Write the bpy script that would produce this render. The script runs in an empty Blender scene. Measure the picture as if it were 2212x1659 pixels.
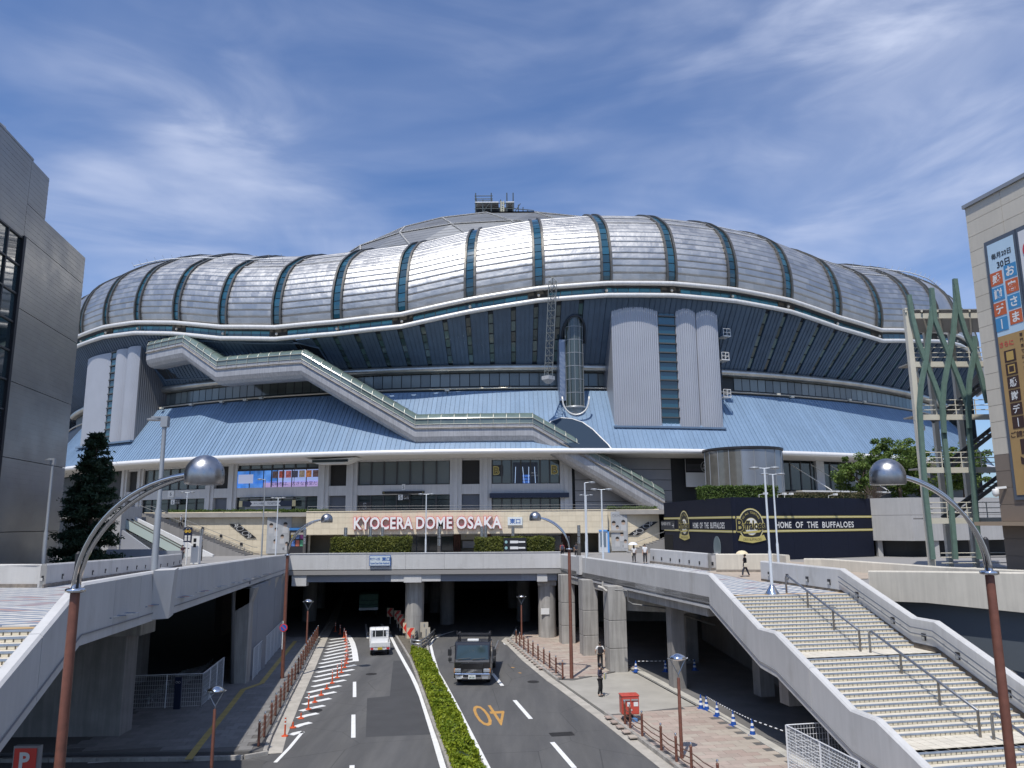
import bpy, math, random
import numpy as np
from mathutils import Matrix, Vector
random.seed(7); rng = np.random.default_rng(7)
sc = bpy.context.scene
C = sc.collection
# ------------------------------------------------------------------ camera
PITCH = math.radians(10.2); ROLL = math.radians(-0.4); EYE = 9.7; FPX = 1661.0
cam_d = bpy.data.cameras.new('camera'); cam = bpy.data.objects.new('camera', cam_d); C.objects.link(cam)
cam_d.sensor_width = 36.0; cam_d.lens = 36.0 * FPX / 2212.0; cam_d.clip_end = 5000; cam_d.clip_start = 0.1
cam.matrix_world = Matrix.Translation((0, 0, EYE)) @ Matrix.Rotation(math.pi/2 + PITCH, 4, 'X') @ Matrix.Rotation(ROLL, 4, 'Z')
sc.camera = cam
# ------------------------------------------------------------------ light
SUN_AZ, SUN_EL = math.radians(20), math.radians(62)      # behind the camera, a little to its left
S = Vector((-math.sin(SUN_AZ)*math.cos(SUN_EL), -math.cos(SUN_AZ)*math.cos(SUN_EL), math.sin(SUN_EL)))
sd = bpy.data.lights.new('sun', 'SUN'); sd.energy = 4.4; sd.angle = math.radians(0.53); sd.color = (1, .955, .88)
so = bpy.data.objects.new('sun', sd); C.objects.link(so); so.rotation_euler = S.to_track_quat('Z', 'Y').to_euler(); so.location = S*300
w = bpy.data.worlds.new('World'); sc.world = w; w.use_nodes = True
nt = w.node_tree; nt.nodes.clear(); N = nt.nodes; L = nt.links
sky = N.new('ShaderNodeTexSky'); sky.sky_type = 'NISHITA'; sky.sun_disc = False
sky.sun_elevation = SUN_EL; sky.sun_rotation = math.pi + SUN_AZ; sky.air_density = 1.0; sky.dust_density = 1.1; sky.ozone_density = 2.2
tc = N.new('ShaderNodeTexCoord'); sep = N.new('ShaderNodeSeparateXYZ'); L.new(tc.outputs['Generated'], sep.inputs[0])
mx = N.new('ShaderNodeMath'); mx.operation = 'MAXIMUM'; mx.inputs[1].default_value = .06; L.new(sep.outputs[2], mx.inputs[0])
def dv(o):
    d = N.new('ShaderNodeMath'); d.operation = 'DIVIDE'; L.new(o, d.inputs[0]); L.new(mx.outputs[0], d.inputs[1]); return d.outputs[0]
cmb = N.new('ShaderNodeCombineXYZ'); L.new(dv(sep.outputs[0]), cmb.inputs[0]); L.new(dv(sep.outputs[1]), cmb.inputs[1])
def cloudlayer(rot, scl, nscale, detail, dist, lo, hi, off, axis=2, src=None):
    mp = N.new('ShaderNodeMapping'); mp.inputs['Rotation'].default_value[axis] = math.radians(rot); mp.inputs['Scale'].default_value = scl
    mp.inputs['Location'].default_value = off
    L.new(src or cmb.outputs[0], mp.inputs[0])
    nz = N.new('ShaderNodeTexNoise'); nz.inputs['Scale'].default_value = nscale; nz.inputs['Detail'].default_value = detail
    nz.inputs['Roughness'].default_value = .52; nz.inputs['Distortion'].default_value = dist; L.new(mp.outputs[0], nz.inputs[0])
    r = N.new('ShaderNodeMapRange'); r.inputs[1].default_value = lo; r.inputs[2].default_value = hi; r.clamp = True
    r.interpolation_type = 'SMOOTHSTEP'; L.new(nz.outputs[0], r.inputs[0]); return r.outputs[0]
GEN = tc.outputs['Generated']
c1 = cloudlayer(-22, (1.0, 1.0, 2.6), 1.5, 5, .5, .31, .74, (2.35, .6, .25), 1, GEN)
c2 = cloudlayer(-30, (1.5, 1.5, 5.0), 2.6, 9, .8, .32, .80, (7.7, 2.9, 1.1), 1, GEN)
mul = N.new('ShaderNodeMath'); mul.operation = 'MULTIPLY_ADD'; L.new(c1, mul.inputs[0]); L.new(c2, mul.inputs[1])
ad = N.new('ShaderNodeMath'); ad.operation = 'MULTIPLY'; ad.inputs[1].default_value = .42; L.new(c1, ad.inputs[0]); L.new(ad.outputs[0], mul.inputs[2])
fac = N.new('ShaderNodeMath'); fac.operation = 'MULTIPLY'; fac.inputs[1].default_value = .72; fac.use_clamp = True; L.new(mul.outputs[0], fac.inputs[0])
mixc = N.new('ShaderNodeMix'); mixc.data_type = 'RGBA'; L.new(fac.outputs[0], mixc.inputs[0])
tint = N.new('ShaderNodeMix'); tint.data_type = 'RGBA'; tint.blend_type = 'MULTIPLY'; tint.inputs[0].default_value = 1
tint.inputs[7].default_value = (.68, .89, 1.20, 1); L.new(sky.outputs[0], tint.inputs[6])
L.new(tint.outputs[2], mixc.inputs[6]); mixc.inputs[7].default_value = (5.6, 6.2, 7.9, 1)
bg = N.new('ShaderNodeBackground'); bg.inputs[1].default_value = .135; L.new(mixc.outputs[2], bg.inputs[0])
wo = N.new('ShaderNodeOutputWorld'); L.new(bg.outputs[0], wo.inputs[0])
sc.view_settings.view_transform = 'Standard'; sc.view_settings.look = 'None'; sc.view_settings.gamma = 1; sc.view_settings.exposure = -0.16
sc.view_settings.use_curve_mapping = False
sc.cycles.max_bounces = 6; sc.cycles.diffuse_bounces = 3; sc.cycles.glossy_bounces = 4; sc.cycles.transmission_bounces = 4; sc.cycles.transparent_max_bounces = 8
sc.cycles.caustics_reflective = False; sc.cycles.caustics_refractive = False; sc.cycles.sample_clamp_indirect = 6
# ------------------------------------------------------------------ helpers
WM = {}; UP = Vector((0, 0, 1))
def reg(o, name, parent=None, label=None, cat=None, group=None, kind=None):
    C.objects.link(o)
    if parent is not None:
        o.parent = parent; o.matrix_parent_inverse = WM.get(parent.name, Matrix()).inverted()
    if label:
        o['label'] = label
        if not kind: kind = 'thing'
    if cat: o['category'] = cat
    if group: o['group'] = group
    if kind: o['kind'] = kind
    return o
def thing(name, label, cat, loc=(0, 0, 0), group=None):
    o = bpy.data.objects.new(name, None); o.empty_display_size = .3; o.location = loc
    reg(o, name, None, label, cat, group, 'thing'); WM[o.name] = Matrix.Translation(loc); return o
def dup(root, loc, rotz=0, label=None, group=None, scale=1):
    r = root.copy(); C.objects.link(r); r.location = loc; r.rotation_euler = (0, 0, rotz); r.scale = (scale,)*3
    if label: r['label'] = label
    if group: r['group'] = group
    for ch in list(root.children):
        c = ch.copy(); C.objects.link(c); c.parent = r
        for g in ch.children:
            d = g.copy(); C.objects.link(d); d.parent = c
    return r
def place(root, loc, rotz=0, scale=1):
    root.location = loc; root.rotation_euler = (0, 0, rotz); root.scale = (scale,)*3; return root
def inst(src_mesh, name, mat4, parent=None, **k):
    o = bpy.data.objects.new(name, src_mesh); reg(o, name, parent, **k); o.matrix_basis = mat4; return o
def unit(v):
    v = Vector(v); return v.normalized() if v.length > 1e-9 else Vector((0, 0, 1))
class B:
    """collects faces for one mesh"""
    def __init__(s): s.v = []; s.f = []; s.m = []; s.mi = 0
    def add(s, vs, fs):
        n = len(s.v); s.v.extend([tuple(p) for p in vs]); s.f.extend([tuple(i+n for i in f) for f in fs]); s.m.extend([s.mi]*len(fs)); return s
    def hexa(s, p):   # 8 points: bottom 0-3, top 4-7
        return s.add(p, [(3, 2, 1, 0), (4, 5, 6, 7), (0, 1, 5, 4), (1, 2, 6, 5), (2, 3, 7, 6), (3, 0, 4, 7)])
    def box(s, x0, x1, y0, y1, z0, z1):
        return s.hexa([(x0, y0, z0), (x1, y0, z0), (x1, y1, z0), (x0, y1, z0), (x0, y0, z1), (x1, y0, z1), (x1, y1, z1), (x0, y1, z1)])
    def rbox(s, c, sx, sy, sz, rot=0, tilt=None):
        m = Matrix.Translation(c) @ Matrix.Rotation(rot, 4, 'Z')
        if tilt is not None: m = m @ tilt
        return s.hexa([m @ Vector((x*sx/2, y*sy/2, z*sz/2)) for z in (-1, 1) for x, y in ((-1, -1), (1, -1), (1, 1), (-1, 1))])
    def beam(s, a, b, wd, ht, up=(0, 0, 1)):
        a, b = Vector(a), Vector(b); d = unit(b-a); side = unit(d.cross(Vector(up))); u = side.cross(d)
        p = []
        for q in (a, b):
            p += [q - side*wd/2 - u*ht/2, q + side*wd/2 - u*ht/2, q + side*wd/2 + u*ht/2, q - side*wd/2 + u*ht/2]
        return s.hexa(p)
    def tube(s, pts, r, n=8, cap=True, rad=None):
        pts = [Vector(p) for p in pts]; k = len(pts); ref = None; base = len(s.v); vs = []
        for i, p in enumerate(pts):
            t = unit((pts[min(i+1, k-1)] - pts[max(i-1, 0)]))
            if ref is None: ref = Vector((0, 0, 1)) if abs(t.z) < .9 else Vector((1, 0, 0))
            a = unit(t.cross(ref)); b = a.cross(t); ref = b
            rr = rad[i] if rad else r
            vs += [p + (a*math.cos(2*math.pi*j/n) + b*math.sin(2*math.pi*j/n))*rr for j in range(n)]
        fs = [(i*n+j, i*n+(j+1) % n, (i+1)*n+(j+1) % n, (i+1)*n+j) for i in range(k-1) for j in range(n)]
        if cap: fs += [tuple(range(n))[::-1], tuple((k-1)*n+j for j in range(n))]
        return s.add(vs, fs)
    def lathe(s, prof, n=16, c=(0, 0, 0), cap=True):
        vs = [(c[0]+r*math.cos(2*math.pi*j/n), c[1]+r*math.sin(2*math.pi*j/n), c[2]+z) for r, z in prof for j in range(n)]
        k = len(prof); fs = [(i*n+j, i*n+(j+1) % n, (i+1)*n+(j+1) % n, (i+1)*n+j) for i in range(k-1) for j in range(n)]
        if cap: fs += [tuple(range(n))[::-1], tuple((k-1)*n+j for j in range(n))]
        return s.add(vs, fs)
    def prism(s, poly, z0, z1):
        n = len(poly); a = sum(poly[i][0]*poly[(i+1) % n][1] - poly[(i+1) % n][0]*poly[i][1] for i in range(n))
        if a < 0: poly = poly[::-1]
        f0 = (lambda i: z0[i]) if isinstance(z0, (list, tuple)) else (lambda i: z0)
        f1 = (lambda i: z1[i]) if isinstance(z1, (list, tuple)) else (lambda i: z1)
        vs = [(x, y, f0(i)) for i, (x, y) in enumerate(poly)] + [(x, y, f1(i)) for i, (x, y) in enumerate(poly)]
        return s.add(vs, [tuple(range(n))[::-1], tuple(range(n, 2*n))] + [(i, (i+1) % n, (i+1) % n+n, i+n) for i in range(n)])
    def extr(s, outline, o, ux, uy, depth):    # 2-D outline in the plane (o; ux, uy) pushed along the normal
        o, ux, uy = Vector(o), Vector(ux), Vector(uy); nn = unit(ux.cross(uy)); n = len(outline)
        vs = [o+ux*x+uy*y for x, y in outline] + [o+ux*x+uy*y+nn*depth for x, y in outline]
        return s.add(vs, [tuple(range(n))[::-1], tuple(range(n, 2*n))] + [(i, (i+1) % n, (i+1) % n+n, i+n) for i in range(n)])
    def ribbon(s, rows):   # rows of equally long point lists -> quads
        n = len(rows[0]); vs = [p for r in rows for p in r]
        return s.add(vs, [(i*n+j, i*n+j+1, (i+1)*n+j+1, (i+1)*n+j) for i in range(len(rows)-1) for j in range(n-1)])
    def mesh(s, name, mats, smooth=False, bevel=0):
        me = bpy.data.meshes.new(name); me.from_pydata(s.v, [], s.f)
        for m in (mats if isinstance(mats, (list, tuple)) else [mats]): me.materials.append(m)
        me.polygons.foreach_set('material_index', s.m)
        if smooth: me.polygons.foreach_set('use_smooth', [True]*len(me.polygons))
        me.update(); return me
    def make(s, name, mats, parent=None, smooth=False, bevel=0, **k):
        o = bpy.data.objects.new(name, s.mesh(name, mats, smooth)); reg(o, name, parent, **k)
        if bevel:
            b = o.modifiers.new('bevel', 'BEVEL'); b.width = bevel; b.segments = 2; b.limit_method = 'ANGLE'; b.angle_limit = math.radians(40)
        if smooth == 'auto':
            m = o.modifiers.new('split', 'EDGE_SPLIT'); m.split_angle = math.radians(40)
        return o
def rayd(x, y):
    a = (x-1106)/FPX; b = -(y-829.5)/FPX; c, s_ = math.cos(ROLL), math.sin(ROLL); a, b = a*c-b*s_, a*s_+b*c
    return Vector((a, math.cos(PITCH)-b*math.sin(PITCH), math.sin(PITCH)+b*math.cos(PITCH)))
def G(x, y, z=0):          # survey: sight line through (x, y) of the survey sheet meets the level z
    d = rayd(x, y); t = (z-EYE)/d.z; return Vector((d.x*t, d.y*t, z))
def YP(x, y, Y):           # ... meets the vertical plane y = Y
    d = rayd(x, y); t = Y/d.y; return Vector((d.x*t, Y, EYE+d.z*t))
def VP(x, y, p0, n):       # ... meets the vertical plane through p0 with plan normal n
    d = rayd(x, y); t = (n[0]*p0[0]+n[1]*p0[1])/(n[0]*d.x+n[1]*d.y); return Vector((d.x*t, d.y*t, EYE+d.z*t))
def z2(x, y): return x*.30549, 1152.1+y*.30549
def z3(x, y): return 548.6+x*.30563, 1152.1+y*.30563
def z4(x, y): return 1042.4+x*.30557, 1152.1+y*.30557
def z5(x, y): return 1536.1+x*.30557, 1152.1+y*.30557
# ------------------------------------------------------------------ materials
MT = {}
def M(name, col=(.5, .5, .5), rough=.6, metal=0, var=0, vs=1.5, bump=0, bs=30, streak=0, alt=None, altscale=3, altamt=.5, isl=0, spec=.5, emis=0, trans=0, coat=0, rvar=0, stretch=(1, 1, 1), crack=0):
    if name in MT: return MT[name]
    m = bpy.data.materials.new(name); m.use_nodes = True; nt = m.node_tree; N = nt.nodes; L = nt.links
    b = N['Principled BSDF']; b.inputs['Roughness'].default_value = rough; b.inputs['Metallic'].default_value = metal
    b.inputs['Specular IOR Level'].default_value = spec
    if coat: b.inputs['Coat Weight'].default_value = coat; b.inputs['Coat Roughness'].default_value = .08
    if trans: b.inputs['Transmission Weight'].default_value = trans
    rgb = N.new('ShaderNodeRGB'); rgb.outputs[0].default_value = (*col, 1); cur = rgb.outputs[0]
    geo = N.new('ShaderNodeNewGeometry'); pos = geo.outputs['Position']
    def noise(scale, detail=5, rgh=.55, st=None):
        p = pos
        if st:
            mp = N.new('ShaderNodeMapping'); mp.inputs['Scale'].default_value = st; L.new(pos, mp.inputs[0]); p = mp.outputs[0]
        n = N.new('ShaderNodeTexNoise'); n.inputs['Scale'].default_value = scale; n.inputs['Detail'].default_value = detail; n.inputs['Roughness'].default_value = rgh
        L.new(p, n.inputs[0]); return n.outputs[0]
    def remap(o, lo, hi, a, c):
        r = N.new('ShaderNodeMapRange'); r.inputs[1].default_value = lo; r.inputs[2].default_value = hi; r.inputs[3].default_value = a; r.inputs[4].default_value = c; L.new(o, r.inputs[0]); return r.outputs[0]
    def mulc(c, f):
        x = N.new('ShaderNodeVectorMath'); x.operation = 'SCALE'; L.new(c, x.inputs[0]); L.new(f, x.inputs[3]); return x.outputs[0]
    if alt:
        mx = N.new('ShaderNodeMix'); mx.data_type = 'RGBA'; mx.inputs[7].default_value = (*alt, 1); L.new(cur, mx.inputs[6])
        L.new(remap(noise(altscale, 6, .6, stretch), .5-.2*altamt, .5+.25, 0, 1), mx.inputs[0]); cur = mx.outputs[2]
    if var: cur = mulc(cur, remap(noise(vs, 6, .6, stretch), .3, .7, 1-var, 1+var))
    if isl:
        oi = N.new('ShaderNodeObjectInfo'); a = N.new('ShaderNodeMath'); a.operation = 'ADD'; L.new(oi.outputs['Random'], a.inputs[0]); L.new(geo.outputs['Random Per Island'], a.inputs[1])
        fr = N.new('ShaderNodeMath'); fr.operation = 'FRACT'; L.new(a.outputs[0], fr.inputs[0]); cur = mulc(cur, remap(fr.outputs[0], 0, 1, 1-isl, 1+isl))
    if streak: cur = mulc(cur, remap(noise(1.0, 5, .6, (5, 5, .35)), .38, .62, 1-streak, 1.0))
    if crack:
        vo = N.new('ShaderNodeTexVoronoi'); vo.feature = 'DISTANCE_TO_EDGE'; vo.inputs['Scale'].default_value = .22
        wv = N.new('ShaderNodeVectorMath'); wv.operation = 'MULTIPLY_ADD'; L.new(N.new('ShaderNodeTexNoise').outputs['Color'], wv.inputs[0]); wv.inputs[1].default_value = (1.5, 1.5, 0); L.new(pos, wv.inputs[2])
        L.new(wv.outputs[0], vo.inputs[0]); cur = mulc(cur, remap(vo.outputs[0], 0, .006, 1-crack, 1))
    L.new(cur, b.inputs['Base Color'])
    if rvar: L.new(remap(noise(vs*1.7, 4), .3, .7, max(.02, rough-rvar), rough+rvar), b.inputs['Roughness'])
    if bump:
        bp = N.new('ShaderNodeBump'); bp.inputs['Strength'].default_value = bump; bp.inputs['Distance'].default_value = .02
        L.new(noise(bs, 4), bp.inputs['Height']); L.new(bp.outputs[0], b.inputs['Normal'])
    if emis:
        L.new(cur, b.inputs['Emission Color']); b.inputs['Emission Strength'].default_value = emis
    MT[name] = m; return m
def leafmat(name, c1, c2, rough=.55):
    if name in MT: return MT[name]
    m = bpy.data.materials.new(name); m.use_nodes = True; nt = m.node_tree; N = nt.nodes; L = nt.links; b = N['Principled BSDF']
    geo = N.new('ShaderNodeNewGeometry'); n = N.new('ShaderNodeTexNoise'); n.inputs['Scale'].default_value = .9; n.inputs['Detail'].default_value = 4; L.new(geo.outputs['Position'], n.inputs[0])
    a = N.new('ShaderNodeMath'); a.operation = 'MULTIPLY_ADD'; a.inputs[1].default_value = .55; L.new(geo.outputs['Random Per Island'], a.inputs[0])
    r = N.new('ShaderNodeMapRange'); r.inputs[1].default_value = .35; r.inputs[2].default_value = .65; r.inputs[4].default_value = .45; L.new(n.outputs[0], r.inputs[0]); L.new(r.outputs[0], a.inputs[2])
    mx = N.new('ShaderNodeMix'); mx.data_type = 'RGBA'; mx.inputs[6].default_value = (*c1, 1); mx.inputs[7].default_value = (*c2, 1); L.new(a.outputs[0], mx.inputs[0])
    L.new(mx.outputs[2], b.inputs['Base Color']); b.inputs['Roughness'].default_value = rough; b.inputs['Specular IOR Level'].default_value = .3
    tr = N.new('ShaderNodeBsdfTranslucent'); L.new(mx.outputs[2], tr.inputs[0]); ms = N.new('ShaderNodeMixShader'); ms.inputs[0].default_value = .28
    L.new(b.outputs[0], ms.inputs[1]); L.new(tr.outputs[0], ms.inputs[2]); L.new(ms.outputs[0], N['Material Output'].inputs[0]); MT[name] = m; return m
asphalt = M('asphalt', (.088, .087, .087), .85, var=.14, vs=.8, bump=.35, bs=120, alt=(.125, .122, .117), altscale=1.1, stretch=(1, .12, 1), crack=.45)
paint = M('road paint white', (.78, .78, .76), .6, var=.08, vs=3, alt=(.55, .55, .53), altscale=9, altamt=-.6)
paint_o = M('road paint orange', (.50, .27, .07), .65, var=.15, vs=4, alt=(.3, .2, .1), altscale=7, altamt=-.2)
kerbm = M('kerb concrete', (.36, .34, .31), .85, var=.25, vs=2, bump=.3, streak=.2, isl=.08)
gutm = M('gutter concrete', (.42, .39, .34), .85, var=.2, vs=1.2, bump=.2)
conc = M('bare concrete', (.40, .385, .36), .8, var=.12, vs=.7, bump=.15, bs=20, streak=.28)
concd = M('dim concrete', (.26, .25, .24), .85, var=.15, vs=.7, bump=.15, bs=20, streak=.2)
white_w = M('white parapet paint', (.555, .55, .54), .6, var=.06, vs=.5, bump=.08, bs=60, streak=.06, isl=.03, alt=(.46, .45, .43), altscale=.9, altamt=-.3, stretch=(1, 1, .5))
greyp = M('blue grey paint', (.30, .32, .36), .6, var=.06, vs=.8, streak=.08)
beige = M('beige tile', (.72, .63, .47), .5, isl=.05, var=.04, vs=2, streak=.05)
beigeg = M('beige grout', (.58, .50, .37), .8)
beigew = M('beige wall paint', (.60, .56, .48), .7, var=.06, vs=.8, streak=.1, bump=.1)
steel = M('brushed steel', (.52, .52, .53), .36, 1, var=.12, vs=5, rvar=.08)
chrome = M('polished steel', (.72, .72, .72), .08, 1)
darkm = M('dark metal', (.035, .035, .04), .45, .3)
black = M('black plastic', (.02, .02, .022), .5)
rustm = M('brown painted steel', (.19, .075, .05), .5, var=.2, vs=5, streak=.15)
galv = M('galvanised steel', (.42, .44, .46), .4, .8, var=.1, vs=5)
greypole = M('grey painted pole', (.30, .32, .34), .45, .2)
lightpole = M('light painted pole', (.62, .66, .70), .45, .1)
glass_d = M('dark window glass', (.02, .035, .045), .05, 0, spec=.8, isl=.3)
# ------------------------------------------------------------------ text, tiles, strips
def text_mesh(body, size=1, extrude=0, offset=0, align='CENTER', shear=0, space=1):
    cu = bpy.data.curves.new('t', 'FONT'); cu.body = body; cu.size = size; cu.extrude = extrude; cu.offset = offset
    cu.align_x = align; cu.align_y = 'CENTER'; cu.resolution_u = 3; cu.shear = shear; cu.space_character = space
    o = bpy.data.objects.new('t', cu); me = bpy.data.meshes.new_from_object(o); bpy.data.objects.remove(o); bpy.data.curves.remove(cu); return me
def frame(o, ux, uy):      # matrix with the text plane (ux, uy) at o
    ux, uy = unit(ux), unit(uy); n = ux.cross(uy)
    return Matrix(((ux.x, uy.x, n.x, o[0]), (ux.y, uy.y, n.y, o[1]), (ux.z, uy.z, n.z, o[2]), (0, 0, 0, 1)))
def text(name, body, mat, o, ux, uy, h, parent, width=None, extrude=0, offset=0, align='CENTER', shear=0, space=1):
    me = text_mesh(body, 1, extrude, offset, align, shear, space); me.name = name
    co = np.empty(len(me.vertices)*3); me.vertices.foreach_get('co', co); co = co.reshape(-1, 3)
    lo, hi = co[:, :2].min(0), co[:, :2].max(0); s = h/(hi[1]-lo[1]); sx = s if not width else width/(hi[0]-lo[0])
    cx = (lo+hi)/2
    if align == 'LEFT': cx[0] = lo[0]
    co[:, :2] -= cx; co[:, 0] *= sx; co[:, 1] *= s; me.vertices.foreach_set('co', co.ravel()); me.materials.clear(); me.materials.append(mat); me.update()
    ob = bpy.data.objects.new(name, me); reg(ob, name, parent); ob.matrix_basis = frame(o, ux, uy); return ob
def inpoly(x, y, P):
    c = False; n = len(P)
    for i in range(n):
        x1, y1 = P[i][0], P[i][1]; x2, y2 = P[(i+1) % n][0], P[(i+1) % n][1]
        if (y1 > y) != (y2 > y) and x < (x2-x1)*(y-y1)/(y2-y1)+x1: c = not c
    return c
def seen(p):
    d = Vector(p)-Vector((0, 0, EYE)); f = d.y*math.cos(PITCH)+d.z*math.sin(PITCH)
    if f < 1: return False
    u = d.x/f*FPX; v = (d.y*math.sin(PITCH)-d.z*math.cos(PITCH))/f*FPX
    return abs(u) < 1120 and abs(v) < 845
def tile_field(parent, name, mats, cells, limit=300, visible=None):
    """cells: list of (8 corner points, material index); the largest in view become parts, the rest one stuff part"""
    def key(c):
        p = sum((Vector(q) for q in c[0]), Vector())/8; ok = seen(p) and (visible is None or visible(p))
        return (0 if ok else 1, (p-Vector((0, 0, EYE))).length)
    cells = sorted(cells, key=key)
    for pts, mi in cells[:limit]:
        B().hexa(pts).make(name, mats[mi], parent)
    if len(cells) > limit:
        b = B()
        for pts, mi in cells[limit:]: b.mi = mi; b.hexa(pts)
        b.make(name, mats, parent, kind='stuff')
def flat_tiles(parent, name, mats, poly, z, a, bb, ang, gap, th, pick, limit=300, shift=.5, visible=None, shear=0, org=None, zf=None):
    ca, sa = math.cos(ang), math.sin(ang); xs = [p[0] for p in poly]; ys = [p[1] for p in poly]
    ox, oy = org if org else (sum(xs)/len(xs), sum(ys)/len(ys)); R = max(math.hypot(x-ox, y-oy) for x, y in zip(xs, ys)); cells = []
    for j in range(int(-R/bb)-1, int(R/bb)+2):
        for i in range(int(-R/a)-2, int(R/a)+3):
            u0 = (i+shift*(j % 2))*a+gap/2; u1 = u0+a-gap; v0 = j*bb+gap/2; v1 = v0+bb-gap
            um, vm = (u0+u1)/2, (v0+v1)/2
            if not inpoly(ox+um*ca-vm*sa, oy+um*sa+vm*ca, poly): continue
            q = [(ox+u*ca-v*sa, oy+u*sa+v*ca) for u, v in ((u0, v0), (u1, v0), (u1+shear, v1), (u0+shear, v1))]
            dz = random.uniform(0, .003)
            zq = [z+(zf(x, y) if zf else 0) for x, y in q]; cells.append(([(x, y, a_-th) for (x, y), a_ in zip(q, zq)]+[(x, y, a_+dz) for (x, y), a_ in zip(q, zq)], pick(i, j)))
    tile_field(parent, name, mats, cells, limit, visible)
def offs(pts, d):
    out = []
    for i, p in enumerate(pts):
        a = Vector(pts[max(i-1, 0)][:2]); b = Vector(pts[min(i+1, len(pts)-1)][:2]); t = (b-a).normalized(); out.append((p[0]+t.y*d, p[1]-t.x*d))
    return out
def strip(name, pts, wd, z, mat, parent, th=0):
    l, r = offs(pts, -wd/2), offs(pts, wd/2); b = B()
    b.ribbon([[(x, y, z) for x, y in r], [(x, y, z) for x, y in l]]); return b.make(name, mat, parent)
def flat(name, poly, z, mat, parent=None, **k):
    n = len(poly); a = sum(poly[i][0]*poly[(i+1) % n][1] - poly[(i+1) % n][0]*poly[i][1] for i in range(n))
    if a < 0: poly = poly[::-1]
    return B().add([(x, y, z) for x, y in poly], [tuple(range(n))]).make(name, mat, parent, **k)
def along(pts, step, start=0):
    out = []; s = start; acc = 0
    for i in range(len(pts)-1):
        a, b = Vector(pts[i][:2]), Vector(pts[i+1][:2]); l = (b-a).length
        while s <= acc+l+1e-9: out.append((a+(b-a)*((s-acc)/l), (b-a).normalized())); s += step
        acc += l
    return out
# ------------------------------------------------------------------ ground and roads
ground = flat('ground', [(-1500, -600), (1500, -600), (1500, 2500), (-1500, 2500)], -.06, M('distant ground', (.24, .23, .21), .9, var=.2, vs=.05), kind='structure')
road = flat('road', [(-60, -40), (45, -40), (45, 170), (-60, 170)], 0, asphalt, kind='structure')
KL = [(-10.6, 35.2), (-11.13, 37.65), (-12.47, 45.05), (-13.87, 53.2), (-16.66, 69.1), (-18.4, 80), (-22, 100), (-27, 130)]
KRa = [(2.6, 50.2), (1.15, 57.4), (.05, 64.2), (-.5, 66.6), (-.2, 68.5), (.2, 75), (-2, 100), (-6, 130)]
KRb = [(8.6, 20), (7.5, 27), (6.35, 32.95), (4.66, 41.2)]
# left gutter, right gutter
gl = offs(KL, .0); gl2 = offs(KL, .62)
B().ribbon([[(x, y, .012) for x, y in gl2], [(x, y, .012) for x, y in gl]]).make('gutter', gutm, road)
KRall = KRb+[(2.89, 49.1)]+KRa
g2 = offs(KRall, -.55)
B().ribbon([[(x, y, .012) for x, y in KRall[:10]], [(x, y, .012) for x, y in g2[:10]]]).make('gutter', gutm, road)
# hatching and lines
hl = [((525, 752), (640, 740)), ((517, 776), (681, 752)), ((510, 800), (688, 768)), ((500, 822), (694, 786)), ((490, 846), (700, 806)), ((484, 870), (706, 828)), ((473, 895), (712, 851)), ((450, 922), (716, 876)), ((445, 950), (720, 899)),
      ((428, 984), (718, 931)), ((415, 1016), (705, 962)), ((403, 1048), (675, 998)), ((395, 1085), (645, 1037)), ((365, 1126), (612, 1077)), ((350, 1165), (577, 1121)), ((330, 1210), (540, 1167)), ((310, 1256), (497, 1217)), ((290, 1306), (450, 1272)), ((268, 1370), (400, 1337)), ((236, 1426), (345, 1402))]
for a, b_ in hl:
    a, b_ = G(*z3(*a)), G(*z3(*b_)); w_ = .38
    d = Vector((b_.x-a.x, b_.y-a.y)).normalized(); wob = random.uniform(-.03, .03)
    strip('hatch_stripe', [(a.x+.15, a.y), ((a.x+b_.x)/2, (a.y+b_.y)/2+wob), (b_.x, b_.y)], w_, .006, paint, road)
def zline(name, zf, pts, wd, mat=paint, z=.006): return strip(name, [tuple(G(*zf(*p)).xy) for p in pts], wd, z, mat, road)
zline('edge_line', z3, [(660, 722), (678, 740), (696, 775), (709, 822), (716, 868), (720, 905)], .42, z=.010)
zline('edge_line', z3, [(345, 1402), (250, 1517), (150, 1620)], .16)
for a, b_ in (((711, 1050), (711, 1158)), ((703, 1282), (702, 1445)), ((693, 1640), (690, 1800)), ((805, 742), (790, 640))): zline('lane_dash', z3, [a, b_], .2 if a[0] != 711 else .2)
zline('edge_line', z3, [(900, 640), (960, 715), (1012, 820), (1067, 920), (1112, 1000), (1143, 1065), (1180, 1150), (1260, 1400), (1338, 1659), (1420, 1950)], .24)
zline('edge_line', z3, [(1420, 690), (1330, 716), (1268, 752), (1249, 792), (1264, 860), (1300, 980), (1342, 1050), (1440, 1235), (1655, 1659), (1790, 1950)], .2)
for a, b_ in (((226, 1180), (341, 1312)), ((492, 1477), (650, 1659)), ((860, 1900), (1000, 2100)), ((70, 990), (140, 1078))): zline('lane_dash', z4, [a, b_], .22)
zline('edge_line', z4, [(235, 742), (180, 742), (150, 762), (160, 785), (200, 790)], .2)
for p in ((205, 947), (255, 985)): zline('orange_mark', z4, [p, (p[0]+18, p[1]+4)], .16, paint_o)
a, b_ = G(*z3(1600, 1222)), G(*z3(1735, 1358))
ax = Vector((-.18, .984, 0)); rt = Vector((.984, .18, 0)); mid = (G(*z3(1630, 1215))+G(*z3(1720, 1360)))/2
text('speed_limit_marking', '40', paint_o, (mid.x, mid.y, .007), -rt, -ax, 4.3, road, width=1.6, offset=-.004)
mhm = M('cast iron cover', (.035, .033, .032), .6, .4, bump=.4, bs=60)
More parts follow.
